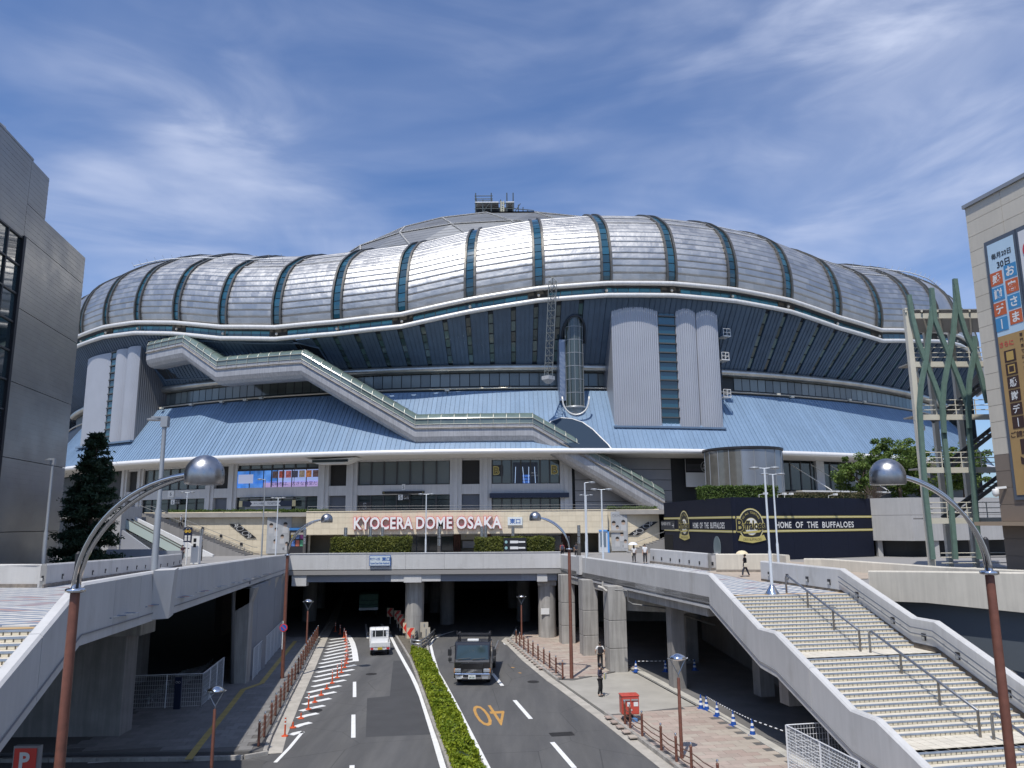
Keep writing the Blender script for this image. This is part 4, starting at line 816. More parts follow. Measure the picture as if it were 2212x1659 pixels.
# beige walls
def tiled_wall(name, label, p0, p1, zb_, zt, tw_, th_, mats, cat='wall', back=.4, zl=None):
    p0, p1 = Vector((*p0, 0)), Vector((*p1, 0)); d = unit(p1-p0); ln = (p1-p0).length; nrm = d.cross(UP)
    w_ = thing(name, label, cat, (p0.x, p0.y, zb_)); f = (lambda s: zb_) if zl is None else zl
    b = B(); b.hexa([p0-nrm*back+UP*f(0), p1-nrm*back+UP*f(ln), p1-nrm*.015+UP*f(ln), p0-nrm*.015+UP*f(0)][::-1]+[p0-nrm*back+UP*zt, p1-nrm*back+UP*zt, p1-nrm*.015+UP*zt, p0-nrm*.015+UP*zt][::-1]); b.make('wall_core', beigeg, w_)
    b = B(); b.beam(p0+UP*(zt+.06)-nrm*back/2, p1+UP*(zt+.06)-nrm*back/2, back+.14, .12); b.make('coping', mats[0], w_)
    cells = []; ni = int(round(ln/tw_)); nj = int((zt-zb_)/th_)
    for j in range(nj):
        for i in range(ni):
            u0, u1 = ln*i/ni+.012, ln*(i+1)/ni-.012; z1 = zt-j*th_-.012; z0 = z1-th_+.024
            if z0 < f(u0)-.05 and z0 < f(u1)-.05: continue
            e = random.uniform(0, .003); q = [p0+d*u0-nrm*.02, p0+d*u1-nrm*.02, p0+d*u1+nrm*e, p0+d*u0+nrm*e]
            cells.append(([v+UP*z0 for v in (q[3], q[2], q[1], q[0])]+[v+UP*z1 for v in (q[3], q[2], q[1], q[0])], 0))
    tile_field(w_, 'tile', mats, cells, 300); return w_
YB = 98.6
xl, xr = YP(662, 1105, YB).x, YP(1312, 1103, YB).x
tiled_wall('sign_beam', 'long beige tiled beam carrying the big white and red stadium name', (xl, YB), (xr, YB), 8.3, ZT, 1.0, .7, [beige])
wl0 = YP(312, 1112, 100).x
tiled_wall('left_wing_wall', 'beige tiled wall beside the left stairs with a black slanted floor sign', (wl0, 100), (-31.2, 100), 5.9, ZT, 1.0, .7, [beige])
tiled_wall('poster_wall', 'short beige tiled return wall carrying the tall group poster at left', (-31.2, 100), (xl, 101), 5.9, ZT, 1.0, .7, [beige])
xr2 = YP(1425, 1150, 99.4).x
tiled_wall('right_wing_wall', 'beige tiled wall beside the right stairs next to the black building', (xr, 99.4), (xr2, 99.4), 5.9, ZT, 1.0, .7, [beige])
# terrace rail and grass strip
b = B()
for z in (ZT+.35, ZT+.7): b.tube([(xl, YB+.6, z), (xr+6, YB+.6, z)], .02, 5)
tr = thing('terrace_railing', 'thin steel railing along the top of the long beige beam', 'railing', (xl, YB+.6, ZT)); b.make('rail', M('thin rail grey', (.22, .22, .22), .5), tr)
B().tube([(xl+i*2.2, YB+.6, ZT) for i in (0,)]+[(xl, YB+.6, ZT+.7)], .03, 5).make('post', steel, tr)
# letters
kl, kr = YP(764.5, 1129, YB-.3), YP(1084, 1126, YB-.3)
sg = thing('stadium_name_sign', 'large white block letters with red edges spelling the stadium name on the beige beam', 'sign', (kl.x, YB, 8.9))
wz = (YP(920, 1129.5, YB-.3)).z; hh = 1.55; tot = kr.x-kl.x
letw = M('letter white', (.82, .81, .80), .5); letr = M('letter red', (.60, .07, .09), .5)
for wd, f0, f1 in (('KYOCERA', 0, .4), ('DOME', .421, .665), ('OSAKA', .693, 1)):
    cx = kl.x+tot*(f0+f1)/2; ww = tot*(f1-f0)
    text('word_edge', wd, letr, (cx, YB-.22, wz), (1, 0, 0), UP, hh+.12, sg, width=ww+.1, extrude=.14, offset=.055, space=1.08); text('word', wd, letw, (cx, YB-.33, wz), (1, 0, 0), UP, hh, sg, width=ww, extrude=.08, offset=.028, space=1.08)
p0, p1 = YP(1096.5, 1117, YB-.15), YP(1128.5, 1134.5, YB-.15)
eg = thing('east_gate_sign', 'white lit board with blue characters right of the stadium name', 'sign', p0); B().box(p0.x, p1.x, YB-.2, YB-.02, p1.z, p0.z).make('board', M('pale board', (.7, .74, .74), .4), eg)
blue = M('blue print', (.03, .11, .36), .5); text('characters', '東口', blue, ((p0.x+p1.x)/2, YB-.215, (p0.z+p1.z)/2), (1, 0, 0), UP, (p0.z-p1.z)*.62, eg, width=(p1.x-p0.x)*.72, offset=.02)
# undercroft behind the beam
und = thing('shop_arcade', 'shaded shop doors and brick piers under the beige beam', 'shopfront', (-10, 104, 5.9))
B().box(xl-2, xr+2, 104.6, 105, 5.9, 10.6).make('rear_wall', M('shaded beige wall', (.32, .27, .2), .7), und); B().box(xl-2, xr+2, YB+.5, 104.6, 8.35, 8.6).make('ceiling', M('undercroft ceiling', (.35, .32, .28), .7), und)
brick = M('dark brick', (.16, .08, .06), .8, var=.3, vs=6)
def mallglass(x0, x1, lab):
    a, c = YP(x0, 1165, 104.4).x, YP(x1, 1165, 104.4).x; n = int((c-a)/1.6)
    for i in range(n): B().box(a+(c-a)*i/n+.05, a+(c-a)*(i+1)/n-.05, 104.38, 104.5, 5.95, 7.9).make('door_pane', fac_g, und); B().box(a+(c-a)*i/n-.05, a+(c-a)*i/n+.05, 104.3, 104.5, 5.9, 8.0).make('door_frame', M('navy frame', (.02, .035, .07), .4), und)
    B().box(a, c, 104.2, 104.5, 7.95, 8.3).make('fascia_strip', fac_w, und); text('word', 'STADIUM MALL', blackp, ((a+c)/2, 104.18, 8.12), (1, 0, 0), UP, .2, und, width=3.6)
mallglass(767, 980, ''); mallglass(1060, 1215, '')
for x0, x1 in ((980, 995), (1046, 1060), (1213, 1232)):
    a, c = YP(x0, 1165, 104).x, YP(x1, 1165, 104).x
    for j in range(12):
        for i in range(3): B().box(a+(c-a)*i/3+.015, a+(c-a)*(i+1)/3-.015, 103.8-.01*((i+j) % 2), 104.4, 5.95+j*.19, 6.12+j*.19).make('brick', brick, und)
b_ = thing('mall_notice_board', 'cream notice board with arrows between the brick piers under the beam', 'sign', (YP(1020, 1165, 104).x, 103.9, 6)); a, c = YP(996, 1165, 103.9).x, YP(1045, 1165, 103.9).x
B().box(a, c, 103.85, 104, 7.5, 8.25).make('board', M('cream board', (.55, .52, .45), .5), b_); B().box(a+.2, c-.2, 103.83, 103.9, 6.4, 7.3).make('map_panel', M('map grey', (.4, .4, .42), .5), b_)
for q in (-1, 1): text('arrow', '◆' if q < 0 else '←', gold, ((a+c)/2+q*.9, 103.84, 7.9), (1, 0, 0), UP, .2, b_)
# ------------------------------------------------------------------ posters and floor signs
def poster(name, label, o, ux, W, Hh, par=None):
    t = thing(name, label, 'poster', o); ux = unit(ux); n = ux.cross(UP); o = Vector(o)+n*.05
    rect('sheet', M('poster pale', (.40, .41, .42), .5, var=.12, vs=1.5), o, ux, UP, 0, 0, W, Hh, t, .03); o = o+n*.03
    hair = M('poster hair', (.03, .025, .022), .6); skin = M('poster skin', (.48, .36, .28), .6); shirt = M('poster shirt', (.5, .5, .5), .6)
    k = 0
    for px, py, s in ((-.33, .2, .85), (-.12, .1, .7), (.25, .22, .9), (-.14, -.2, .8), (.14, -.08, .75), (.34, -.26, .7)):
        c = o+ux*W*px+UP*Hh*py+n*.002*k; k += 1; r = .26*s
        B().extr([(-r*1.5, -r*4.5), (r*1.5, -r*4.5), (r*1.3, -r*1.2), (0, -r*.8), (-r*1.3, -r*1.2)], c, ux, UP, .004).make('shirt_print', shirt, t)
        B().extr([(r*math.cos(a), r*1.3*math.sin(a)) for a in np.linspace(0, 2*math.pi, 14)[:-1]], c+n*.005, ux, UP, .004).make('face_print', skin, t)
        B().extr([(r*1.12*math.cos(a), r*.25+r*1.25*math.sin(a)) for a in np.linspace(-.1, math.pi+.1, 9)], c+n*.010, ux, UP, .004).make('hair_print', hair, t)
    text('title', 'ORIHIME', M('poster grey', (.2, .2, .21), .5), o+UP*Hh*.4+n*.004-ux*W*.06, ux, UP, Hh*.085, t, width=W*.7)
    rect('caption_print', M('poster grey', (.2, .2, .21), .5), o, ux, UP, W*.28, -Hh*.38, W*.22, Hh*.06, t, .01)
    return t
pl = YP(592, 1152, 100.2); poster('group_poster', 'tall grey poster of young men on the left beige wall', (-29.9, 100.05, 8.5), (1, .19, 0), 3.0, 5.0)
pr_ = YP(1338, 1150, 99.3); poster('group_poster', 'tall grey poster of young men on the right beige wall beside the blue doorway', (pr_.x, 99.3, 8.5), (1, 0, 0), 2.1, 4.9)
def floorsign(label, pts, Y, flip):
    P = [YP(x, y, Y) for x, y in pts]; t = thing('floor_sign', label, 'sign', P[0]); o = sum(P, Vector())/len(P); B().extr([(p.x-o.x, p.z-o.z) for p in P], (o.x, Y, o.z), (1, 0, 0), (0, 0, 1), .05).make('board', blackp, t)
    a, c = (P[0]+P[1])/2, (P[2]+P[3])/2
    for q, tx_ in ((.12, '3F'), (.88, '2F')): m = a.lerp(c, q) if not flip else a.lerp(c, q); text('floor_mark', tx_, whitep, (m.x, Y-.06, m.z), (1, 0, 0), UP, .4, t)
    for q in (.33, .66):
        m = a.lerp(c, q); B().ribbon([[(m.x+rr*math.cos(z), Y-.058, m.z+rr*.55*math.sin(z)) for z in np.linspace(0, 6.283, 17)] for rr in (.5, .4)]).make('map_outline', M('map grey2', (.45, .45, .45), .5), t)
floorsign('black slanted floor guide sign on the left beige wall', [(496, 1132), (517, 1132), (554, 1162), (533, 1162)], 99.93, False)
floorsign('black slanted floor guide sign on the right beige wall', [(1422, 1127), (1400, 1127), (1355, 1156), (1378, 1156)], 99.33, True)
# vending / shop screen at the left end of the beam, blue doorway at right
vm = thing('shop_window', 'small dark shop window with colourful posters under the left end of the beam', 'shop window', (YP(640, 1170, 99.8).x, 99.8, 5.9)); a, c = YP(625, 1170, 99.9).x, YP(662, 1170, 99.9).x
B().box(a, c, 99.75, 100.6, 5.95, 9.2).make('frame', M('shop dark', (.03, .03, .035), .4), vm)
for i, cc in enumerate(((.1, .2, .5), (.5, .15, .1), (.1, .35, .2), (.5, .4, .1), (.2, .3, .6), (.4, .1, .35))): B().box(a+.3+(c-a-.5)*(i % 3)/3, a+.2+(c-a-.5)*(i % 3+1)/3, 99.72, 99.76, 6.9+.9*(i//3), 7.65+.9*(i//3)).make('poster_tile', M('shop print %d' % i, cc, .5, var=.5, vs=5), vm)
B().box(a, c, 99.7, 99.8, 8.9, 9.2).make('header', M('header blue', (.05, .2, .5), .5), vm)
bd = thing('blue_doorway', 'pale doorway with a bright blue frame beside the right poster', 'doorway', (YP(1303, 1170, 98.3).x, 98.3, 5.9)); a, c = YP(1294, 1170, 98.4).x, YP(1316, 1170, 98.4).x; bl = M('frame blue', (.10, .32, .72), .5)
B().box(a, c, 98.4, 99.3, 5.9, 8.6).make('booth', M('booth white', (.6, .62, .64), .5), bd); B().box(c-.2, c, 98.3, 98.42, 5.9, 8.7).make('jamb', bl, bd); B().box(a, c, 98.3, 98.42, 8.5, 8.7).make('head', bl, bd); B().box(a+.15, c-.4, 98.36, 98.42, 6.6, 8.3).make('pane', M('booth glass', (.15, .2, .25), .1), bd)
# ------------------------------------------------------------------ plaza deck, portal and parapets
ZD = 5.9; ZP = 7.05
RD = Vector((.18, -.984)); RN = Vector((.984, .18))      # along the right deck edge (towards the viewer), and across it
rA = Vector((4.0, 66.5)); rB = Vector((10.0, 40.6))       # right deck edge
lA = Vector((-18.9, 66.5)); lB = Vector((-17.3, 55.2)); lM = Vector((-13.15, 29.6)); lC = Vector((-11.8, 21.8))
LZ = lambda y: float(np.interp(y, [15, 21.8, 29.6, 55, 66.5], [7.0, 6.98, 6.88, 6.3, 5.9]))
dk = M('deck underside', (.33, .32, .31), .8, var=.12, vs=.5, streak=.1)
deckm = M('deck joint', (.28, .27, .26), .85)
B().prism([(-75, 66.4), (lA.x, lA.y), (rA.x, rA.y), (rB.x, rB.y), (rB.x+RN.x*8.05, rB.y+RN.y*8.05), (30, 55), (60, 70), (60, 112), (-75, 112)], 5.45, ZD-.025).make('deck', [deckm], kind='structure')
deck = bpy.data.objects['deck']
dt = [M('deck tile pale', (.60, .58, .54), .7, isl=.07, var=.06, vs=3), M('deck tile blue', (.21, .25, .32), .7, isl=.08, var=.06, vs=3), M('deck tile pink', (.46, .30, .26), .7, isl=.08), M('deck tile ochre', (.50, .34, .17), .7, isl=.08)]
dpoly = [(rB.x+.3, rB.y+.1), (17.6, 42.0), (16.2, 49), (15.4, 58), (14, 72), (5.2, 72), (5.0, 66)]
def pk(i, j): return 3 if j == -999 else (1 if (i+j) % 2 else (2 if random.random() < .05 else 0))
flat_tiles(deck, 'deck_tile', dt, dpoly, ZD, .8, .4, math.radians(5), .012, .03, pk, 300, 0, None, .4)
def ledge_x(y): return float(np.interp(y, [21.8, 29.6, 55.2, 66.5], [lC.x, lM.x, lB.x, lA.x]))
ys_ = [22.0, 29.6, 42, 55.2, 66.6]; ld0 = B(); ld0.ribbon([[(-75, y, LZ(y)-.03) for y in ys_], [(ledge_x(y), y, LZ(y)-.03) for y in ys_]]); ld0.ribbon([[(ledge_x(y), y, LZ(y)-.45) for y in ys_], [(-75, y, LZ(y)-.45) for y in ys_]]); ld0.ribbon([[(-75, 22.0, LZ(22)-.45), (ledge_x(22), 22.0, LZ(22)-.45)], [(-75, 22.0, LZ(22)-.03), (ledge_x(22), 22.0, LZ(22)-.03)]])
ldk = ld0.make('left_deck', deckm, kind='structure')
lpoly = [(ledge_x(22)-.4, 22.1), (lM.x-.4, 29.6), (lB.x-.4, 55.2), (-21, 66), (-38, 66), (-34, 22.1)]
flat_tiles(ldk, 'deck_tile', dt, lpoly, 0, .8, .4, math.radians(-3), .012, .03, lambda i, j: 1 if (i+j) % 2 else (2 if random.random() < .2 else 0), 300, 0, None, .4, None, lambda x, y: LZ(y))
flat('tactile_band', [tuple(rB+RN*.4-RD*.05), tuple(rB+RN*7.6-RD*.05), tuple(rB+RN*7.6-RD*.4), tuple(rB+RN*.4-RD*.4)], ZD+.008, dt[3], deck)
flat('top_strip', [tuple(rB+RN*.37+RD*.3), tuple(rB+RN*7.66+RD*.3), tuple(rB+RN*7.66-RD*.06), tuple(rB+RN*.37-RD*.06)], ZD-.002, dt[0], deck)
flat('tactile_band', [(11.2, 40.8), (11.6, 40.8), (9.6, 60), (9.2, 60)], ZD+.008, dt[3], deck)
flat('tan_walk', [(15.6, 50), (24, 52), (32, 63), (26, 74), (14.6, 60)], ZD+.010, M('tan paving', (.42, .35, .28), .8, var=.12, vs=2), deck)
# --- parapet walls as swept panels
def parapet(name, label, pts, zt, hgt, th, side, mat, seg=3.0, cap=True, lip=True, cat='parapet', zb=None):
    """pts: plan polyline, zt/hgt: top height and depth at each point (lists)"""
    root = thing(name, label, cat, (pts[0][0], pts[0][1], zt[0]-hgt[0])); n = len(pts); In = offs(pts, th*side)
    for i in range(n-1):
        a, c = Vector(pts[i]), Vector(pts[i+1]); ai, ci = Vector(In[i]), Vector(In[i+1]); ln = (c-a).length; k = max(1, int(round(ln/seg)))
        for j in range(k):
            f0, f1 = j/k, (j+1)/k; g = .012/ln if ln else 0
            q0, q1 = f0+(g if j else 0), f1-(g if j < k-1 else 0)
            A, D = a.lerp(c, q0), a.lerp(c, q1); Ai, Di = ai.lerp(ci, q0), ai.lerp(ci, q1)
            L_ = lambda arr, q: arr[i]+(arr[i+1]-arr[i])*q
            t0, t1 = L_(zt, q0), L_(zt, q1); b0, b1 = t0-L_(hgt, q0), t1-L_(hgt, q1); ch = .07
            b = B(); b.hexa([(A.x, A.y, b0), (D.x, D.y, b1), (Di.x, Di.y, b1), (Ai.x, Ai.y, b0), (A.x, A.y, t0-ch), (D.x, D.y, t1-ch), (Di.x, Di.y, t1-ch), (Ai.x, Ai.y, t0-ch)][::1])
            Ac, Dc, Aic, Dic = A.lerp(Ai, .18), D.lerp(Di, .18), Ai.lerp(A, .18), Di.lerp(D, .18)
            b.hexa([(A.x, A.y, t0-ch), (D.x, D.y, t1-ch), (Di.x, Di.y, t1-ch), (Ai.x, Ai.y, t0-ch), (Ac.x, Ac.y, t0), (Dc.x, Dc.y, t1), (Dic.x, Dic.y, t1), (Aic.x, Aic.y, t0)])
            b.make('wall_panel', mat, root)
            if lip:
                e = Vector(offs([tuple(A), tuple(D)], -.03*side)[0]); e2 = Vector(offs([tuple(A), tuple(D)], -.03*side)[1])
                b = B(); b.beam((e.x, e.y, b0+.28), (e2.x, e2.y, b1+.28), .02, .035); b.make('drip_groove', M('groove dark', (.22, .22, .23), .7), root)
    return root
white_s = white_w
portal = thing('portal_bridge', 'pale concrete bridge front over the road mouth with a small blue-and-white sign', 'bridge', (-8, 66.5, 4.8))
k = 7
for i in range(k):
    x0, x1 = lA.x+(rA.x-lA.x)*i/k, lA.x+(rA.x-lA.x)*(i+1)/k
    b = B(); b.box(x0+.006, x1-.006, 66.5, 66.85, 5.82, 7.18); b.box(x0+.006, x1-.006, 66.46, 66.89, 7.18, 7.24); b.make('wall_panel', white_w, portal)
B().box(lA.x+.3, rA.x-.3, 66.86, 67.6, 4.85, 5.8).make('edge_beam', greyp, portal)
gx = lambda x: YP(x, 1245, 66.8).x
for x0, x1, z0 in ((632, 663, 4.55), (873, 911, 4.78), (1160, 1182, 4.78)): B().box(gx(x0), gx(x1), 66.62, 67.5, z0, 5.8).make('corbel_block', white_w, portal)
for x0, x1 in ((663, 831), (952, 1126)): B().box(gx(x0), gx(x1), 66.84, 66.9, 4.95, 5.55).make('recess_panel', M('recess grey', (.24, .25, .28), .6), portal)
for x0, x1 in ((845, 873), (911, 952)): B().box(gx(x0), gx(x1), 66.7, 67.4, 4.86, 5.5).make('haunch_block', white_w, portal)
p0, p1 = YP(798.5, 1199.5, 66.4), YP(844, 1222.5, 66.4)
ps = thing('east_gate_road_sign', 'small pale sign with blue characters fixed to the portal bridge front', 'sign', p0); B().box(p0.x, p1.x, 66.3, 66.42, p1.z, p0.z).make('board', blue, ps); B().box(p0.x+.05, p1.x-.05, 66.28, 66.31, p1.z+.05, p0.z-.05).make('face', M('sign pale', (.55, .62, .66), .4), ps)
cxs, hs = (p0.x+p1.x)/2, p0.z-p1.z; text('characters', '京セラドーム大阪', blue, (cxs-.42, 66.27, p1.z+hs*.66), (1, 0, 0), UP, hs*.26, ps, width=(p1.x-p0.x)*.46, offset=.02); text('characters', '東口', blue, (cxs+.5, 66.27, p1.z+hs*.65), (1, 0, 0), UP, hs*.36, ps, width=(p1.x-p0.x)*.38, offset=.03); text('characters', 'Kyocera Dome Osaka Higashiguchi', blue, (cxs, 66.27, p1.z+hs*.24), (1, 0, 0), UP, hs*.24, ps, width=(p1.x-p0.x)*.88, offset=.02)
# columns
def round_col(name, label, x, y, r, z1, cap=None):
    t = thing(name, label, 'column', (x, y, 0)); zz = [0, 1.9*z1/4.8, z1]
    for a, c in zip(zz[:-1], zz[1:]): B().lathe([(r, a+.02), (r, c-.02), (r-.02, c)] if c < z1 else [(r, a), (r, c)], 32, (x, y, 0)).make('drum_section', conc, t, smooth='auto')
    if cap: B().box(x-cap, x+cap, y-cap, y+cap, z1, 5.5).make('square_head', conc, t, bevel=.02)
    return t
cc = G(*z3(1129, 748)); round_col('road_column', 'fat round concrete column in the middle of the road mouth', cc.x, 68.3, .8, 4.8)
rc = G(*z4(462, 752)); t = round_col('corner_column', 'round concrete column with square head at the right side of the road mouth', rc.x, 68.0, .75, 4.4, .78)
rect('notice_plate', whitep, (rc.x-.2, 67.2, 2.3), (1, 0, 0), UP, 0, 0, .7, .5, t, .03)
def sq_col(label, x, y, s, z1, rot):
    t = thing('deck_column', label, 'column', (x, y, 0), group='square columns under the right deck'); zz = [0, z1*.28, z1*.6, z1]
    for a, c in zip(zz[:-1], zz[1:]): B().rbox((x, y, (a+c)/2), s, s, c-a-.025, rot).make('column_section', conc, t, bevel=.03)
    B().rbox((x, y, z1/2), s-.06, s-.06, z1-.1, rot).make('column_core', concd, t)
g1, g2_, g3 = G(*z4(590, 795)), G(*z4(747, 880)), G(*z4(940, 990)); rr_ = math.radians(10)
sq_col('square concrete column just right of the round corner column', g1.x+.15, g1.y+.6, 1.1, 5.5, rr_); sq_col('second square concrete column under the right deck edge', g2_.x+.15, g2_.y+.6, 1.15, 5.5, rr_); sq_col('nearest square concrete column under the right deck edge, by the walking man', g3.x+.15, g3.y+.6, 1.2, 5.5, rr_)
# right deck parapet, falling beside the stairs
rp = [tuple(rA), tuple(rA.lerp(rB, .12)), tuple(rB)]; s_ = [5.0, 6.4, 11.5, 12.9, 18, 19.4]; zz = [ZP]*3
for q in s_: rp.append(tuple(rB+RD*q))
zz += [5.0, 5.0, 3.0, 3.0, 1.0, 1.0]
parapet('right_deck_parapet', 'long pale parapet of the right deck sloping down beside the wide stairs', rp, zz, [1.5, 1.75, 1.75, 1.7, 1.85, 1.7, 1.85, 1.2, 1.0], .35, -1, white_w, 3.2)
# pilaster block on it
q = rA.lerp(rB, .2); B().rbox((q.x+.1, q.y, 6.4), .62, .9, 1.4, rr_).make('lamp_base_block', white_w, bpy.data.objects['right_deck_parapet'])
# stairs on the right
SW = 7.3; stair = thing('wide_stairs', 'wide pale tiled staircase with blue step edges and steel handrails at lower right', 'stairs', (rB.x, rB.y, ZD))
tread = M('stair tread tile', (.66, .61, .51), .7, isl=.05, var=.06, vs=3); riser = M('stair riser tile', (.66, .59, .45), .6, isl=.08); nos = M('blue step edge', (.22, .26, .32), .6, var=.15, vs=4); grout = M('stair grout', (.27, .23, .175), .9)
rN3, rD3 = Vector((RN.x, RN.y, 0)), Vector((RD.x, RD.y, 0)); O = Vector((rB.x, rB.y, 0))+rN3*.36; skew = Vector((0, 0, 0))
cells = []; run, rise = .333, .1333; s = .35; z = ZD
def sp(s, u, z): return O+rD3*s+rN3*u+UP*z
flights = []
for fl in range(4):
    flights.append((s, z))
    for i in range(15):
        z1 = z-rise
        B().hexa([sp(s, 0, z1-.5), sp(s, SW, z1-.5), sp(s-.5, SW, z1-.5), sp(s-.5, 0, z1-.5), sp(s, 0, z-.03), sp(s, SW, z-.03), sp(s-.5, SW, z-.03), sp(s-.5, 0, z-.03)]).make('step', grout, stair)
        B().hexa([sp(s+.035, 0, z-.045), sp(s+.035, SW, z-.045), sp(s-.045, SW, z-.045), sp(s-.045, 0, z-.045), sp(s+.03, 0, z+.002), sp(s+.03, SW, z+.002), sp(s-.045, SW, z+.002), sp(s-.045, 0, z+.002)]).make('step_edge', nos, stair)
        n = 36
        for q in range(n):
            u0, u1 = SW*q/n+.02, SW*(q+1)/n-.02; cells.append(([sp(s+.02, u0, z1+.005), sp(s+.02, u1, z1+.005), sp(s-.01, u1, z1+.005), sp(s-.01, u0, z1+.005), sp(s+.02, u0, z-.05), sp(s+.02, u1, z-.05), sp(s-.01, u1, z-.05), sp(s-.01, u0, z-.05)], 0))
        d0, d1 = s-.045, s-run+.03
        B().hexa([sp(d0, 0, z-.06), sp(d0, SW, z-.06), sp(d1, SW, z-.06), sp(d1, 0, z-.06), sp(d0, 0, z), sp(d0, SW, z), sp(d1, SW, z), sp(d1, 0, z)]).make('tread', tread, stair)
        s += run; z = z1
    if fl < 3:
        B().hexa([sp(s-run, 0, z-.3), sp(s-run, SW, z-.3), sp(s+1.4, SW, z-.3), sp(s+1.4, 0, z-.3), sp(s-run, 0, z-.01), sp(s-run, SW, z-.01), sp(s+1.4, SW, z-.01), sp(s+1.4, 0, z-.01)][::1]).make('landing', grout, stair)
        for i in range(5):
            for j in range(16): B().hexa([sp(s-run+.02+.34*(i+1)-.02, SW*j/16+.01, z-.05), sp(s-run+.34*(i+1), SW*(j+1)/16-.01, z-.05), sp(s-run+.34*i+.02, SW*(j+1)/16-.01, z-.05), sp(s-run+.34*i+.02, SW*j/16+.01, z-.05), sp(s-run+.34*(i+1), SW*j/16+.01, z), sp(s-run+.34*(i+1), SW*(j+1)/16-.01, z), sp(s-run+.34*i+.02, SW*(j+1)/16-.01, z), sp(s-run+.34*i+.02, SW*j/16+.01, z)]).make('landing_tile', tread, stair)
        s += 1.4
tile_field(stair, 'riser_tile', [riser], cells, 300)
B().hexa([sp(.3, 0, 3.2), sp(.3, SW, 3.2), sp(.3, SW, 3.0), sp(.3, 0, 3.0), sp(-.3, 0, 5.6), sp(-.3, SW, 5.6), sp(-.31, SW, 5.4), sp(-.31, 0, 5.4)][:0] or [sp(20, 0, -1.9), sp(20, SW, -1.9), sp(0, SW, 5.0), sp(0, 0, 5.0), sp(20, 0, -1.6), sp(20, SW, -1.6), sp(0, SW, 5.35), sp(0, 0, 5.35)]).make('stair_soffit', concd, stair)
# centre handrails
hm = M('handrail steel', (.28, .29, .31), .35, .8)
labs = ('upper steel handrail down the middle of the wide stairs', 'second steel handrail down the middle of the wide stairs', 'lowest steel handrail on the wide stairs behind the brown lamp pole')
for i, (s0, z0) in enumerate(flights[:3]):
    u = 4.25+.25*i; a = sp(s0-.9, u, z0); c = sp(s0+15*run+.15, u, z0-15*rise)
    hr = thing('stair_handrail', labs[i], 'handrail', a, group='handrails on the wide stairs'); hb = B(); a1, c1 = a+UP*.92, c+UP*.92
    hb.tube([a+UP*.1, a+UP*.75, a+UP*.88+rD3*.06, a1+rD3*.2+UP*.0, c1-rD3*.0, c1+UP*-.02], .055, 8); hb.make('rail', hm, hr, smooth=True)
    for f in (0, .33, .68, 1):
        p = a.lerp(c, f); B().tube([p-UP*.05, p+UP*(.9 if f else .8)], .05, 8).make('post', M('post bronze', (.22, .2, .175), .4, .7), hr)
# right wall of the stairs
wr0 = O+rN3*SW; wp = [wr0-rD3*9.0-rN3*.0, wr0-rD3*.3]+[wr0+rD3*q for q in (5.05, 6.5, 11.6, 13.0, 18)]; wz_ = [ZD+1.25, ZD+1.25, 5.25, 5.25, 3.25, 3.25, 1.3]
sw = parapet('stair_side_wall', 'pale wall with small recessed lights along the right of the wide stairs', [(p.x, p.y) for p in wp], wz_, [1.5, 1.6, 1.7, 1.7, 1.8, 1.7, 1.7], .35, -1, white_w, 4.0, lip=False)
for i in range(len(wp)-1):
    a, c = wp[i], wp[i+1]; n = max(1, int((c-a).length/2.0))
    for j in range(n):
        f = (j+.5)/n; p = a.lerp(c, f)-rN3*.03; zt_ = wz_[i]+(wz_[i+1]-wz_[i])*f; sl = (wz_[i+1]-wz_[i])
        if i > 0 and j % 2 and n > 2: continue
        B().rbox((p.x, p.y, zt_-.78), .05, .24, .3, rr_).make('light_box', darkm, sw); B().rbox((p.x-.03, p.y, zt_-.84), .02, .17, .14, rr_).make('light_lens', M('lens pale', (.5, .5, .48), .4), sw)
b = B(); wl_ = [p-rN3*.14 for p in wp[1:]]
for dz in (.42, .68): b.tube([p+UP*(z_-dz) for p, z_ in zip(wl_, wz_[1:])], .03, 6)
wh = thing('wall_handrail', 'double grey handrail fixed along the stair side wall', 'handrail', wl_[0]); b.make('rail', hm, wh)
for i in range(len(wl_)-1):
    for f in (.1, .35, .6, .85): p = wl_[i].lerp(wl_[i+1], f); z_ = wz_[i+1]+(wz_[i+2]-wz_[i+1])*f; B().beam(p+UP*(z_-.68), p+rN3*.16+UP*(z_-.72), .03, .03).make('bracket', hm, wh)
B().ribbon([[p-rN3*.02+UP*(z_-1.36) for p, z_ in zip(wp, wz_)], [p-rN3*.02+UP*(z_-1.12) for p, z_ in zip(wp, wz_)]]).make('dirty_plinth', M('stained plinth', (.12, .10, .08), .9, var=.4, vs=3), sw)
# left deck parapet and stairs
lp_pts = [tuple(lA), tuple(lB), tuple(lM), tuple(lC)]; ld_ = Vector((.17, -.985)).normalized()
for q in (5.0, 6.4, 11.5, 13): lp_pts.append(tuple(lC+ld_*q))
parapet('left_deck_parapet', 'long pale parapet of the left deck sloping down to the lower left corner', lp_pts, [7.2, 7.46, 8.03, 8.14, 6.12, 6.12, 4.1, 4.1], [1.45, 1.6, 1.75, 1.66, 1.55, 1.5, 1.6, 1.5], .36, 1, white_w, 3.0)
lpp = bpy.data.objects['left_deck_parapet']
B().hexa([(-13.0, 28.6, 6.35), (-12.55, 29.0, 6.35), (-12.9, 30.2, 6.35), (-13.35, 30.2, 6.35), (-12.9, 28.3, 8.08), (-12.35, 28.8, 8.08), (-12.85, 30.3, 8.08), (-13.5, 30.3, 8.08)]).make('lamp_base_block', white_w, lpp)
lst = thing('left_stairs', 'pale tiled steps with blue edges at the far left edge of the picture', 'stairs', (lC.x-.4, lC.y, 6.98)); cells = []
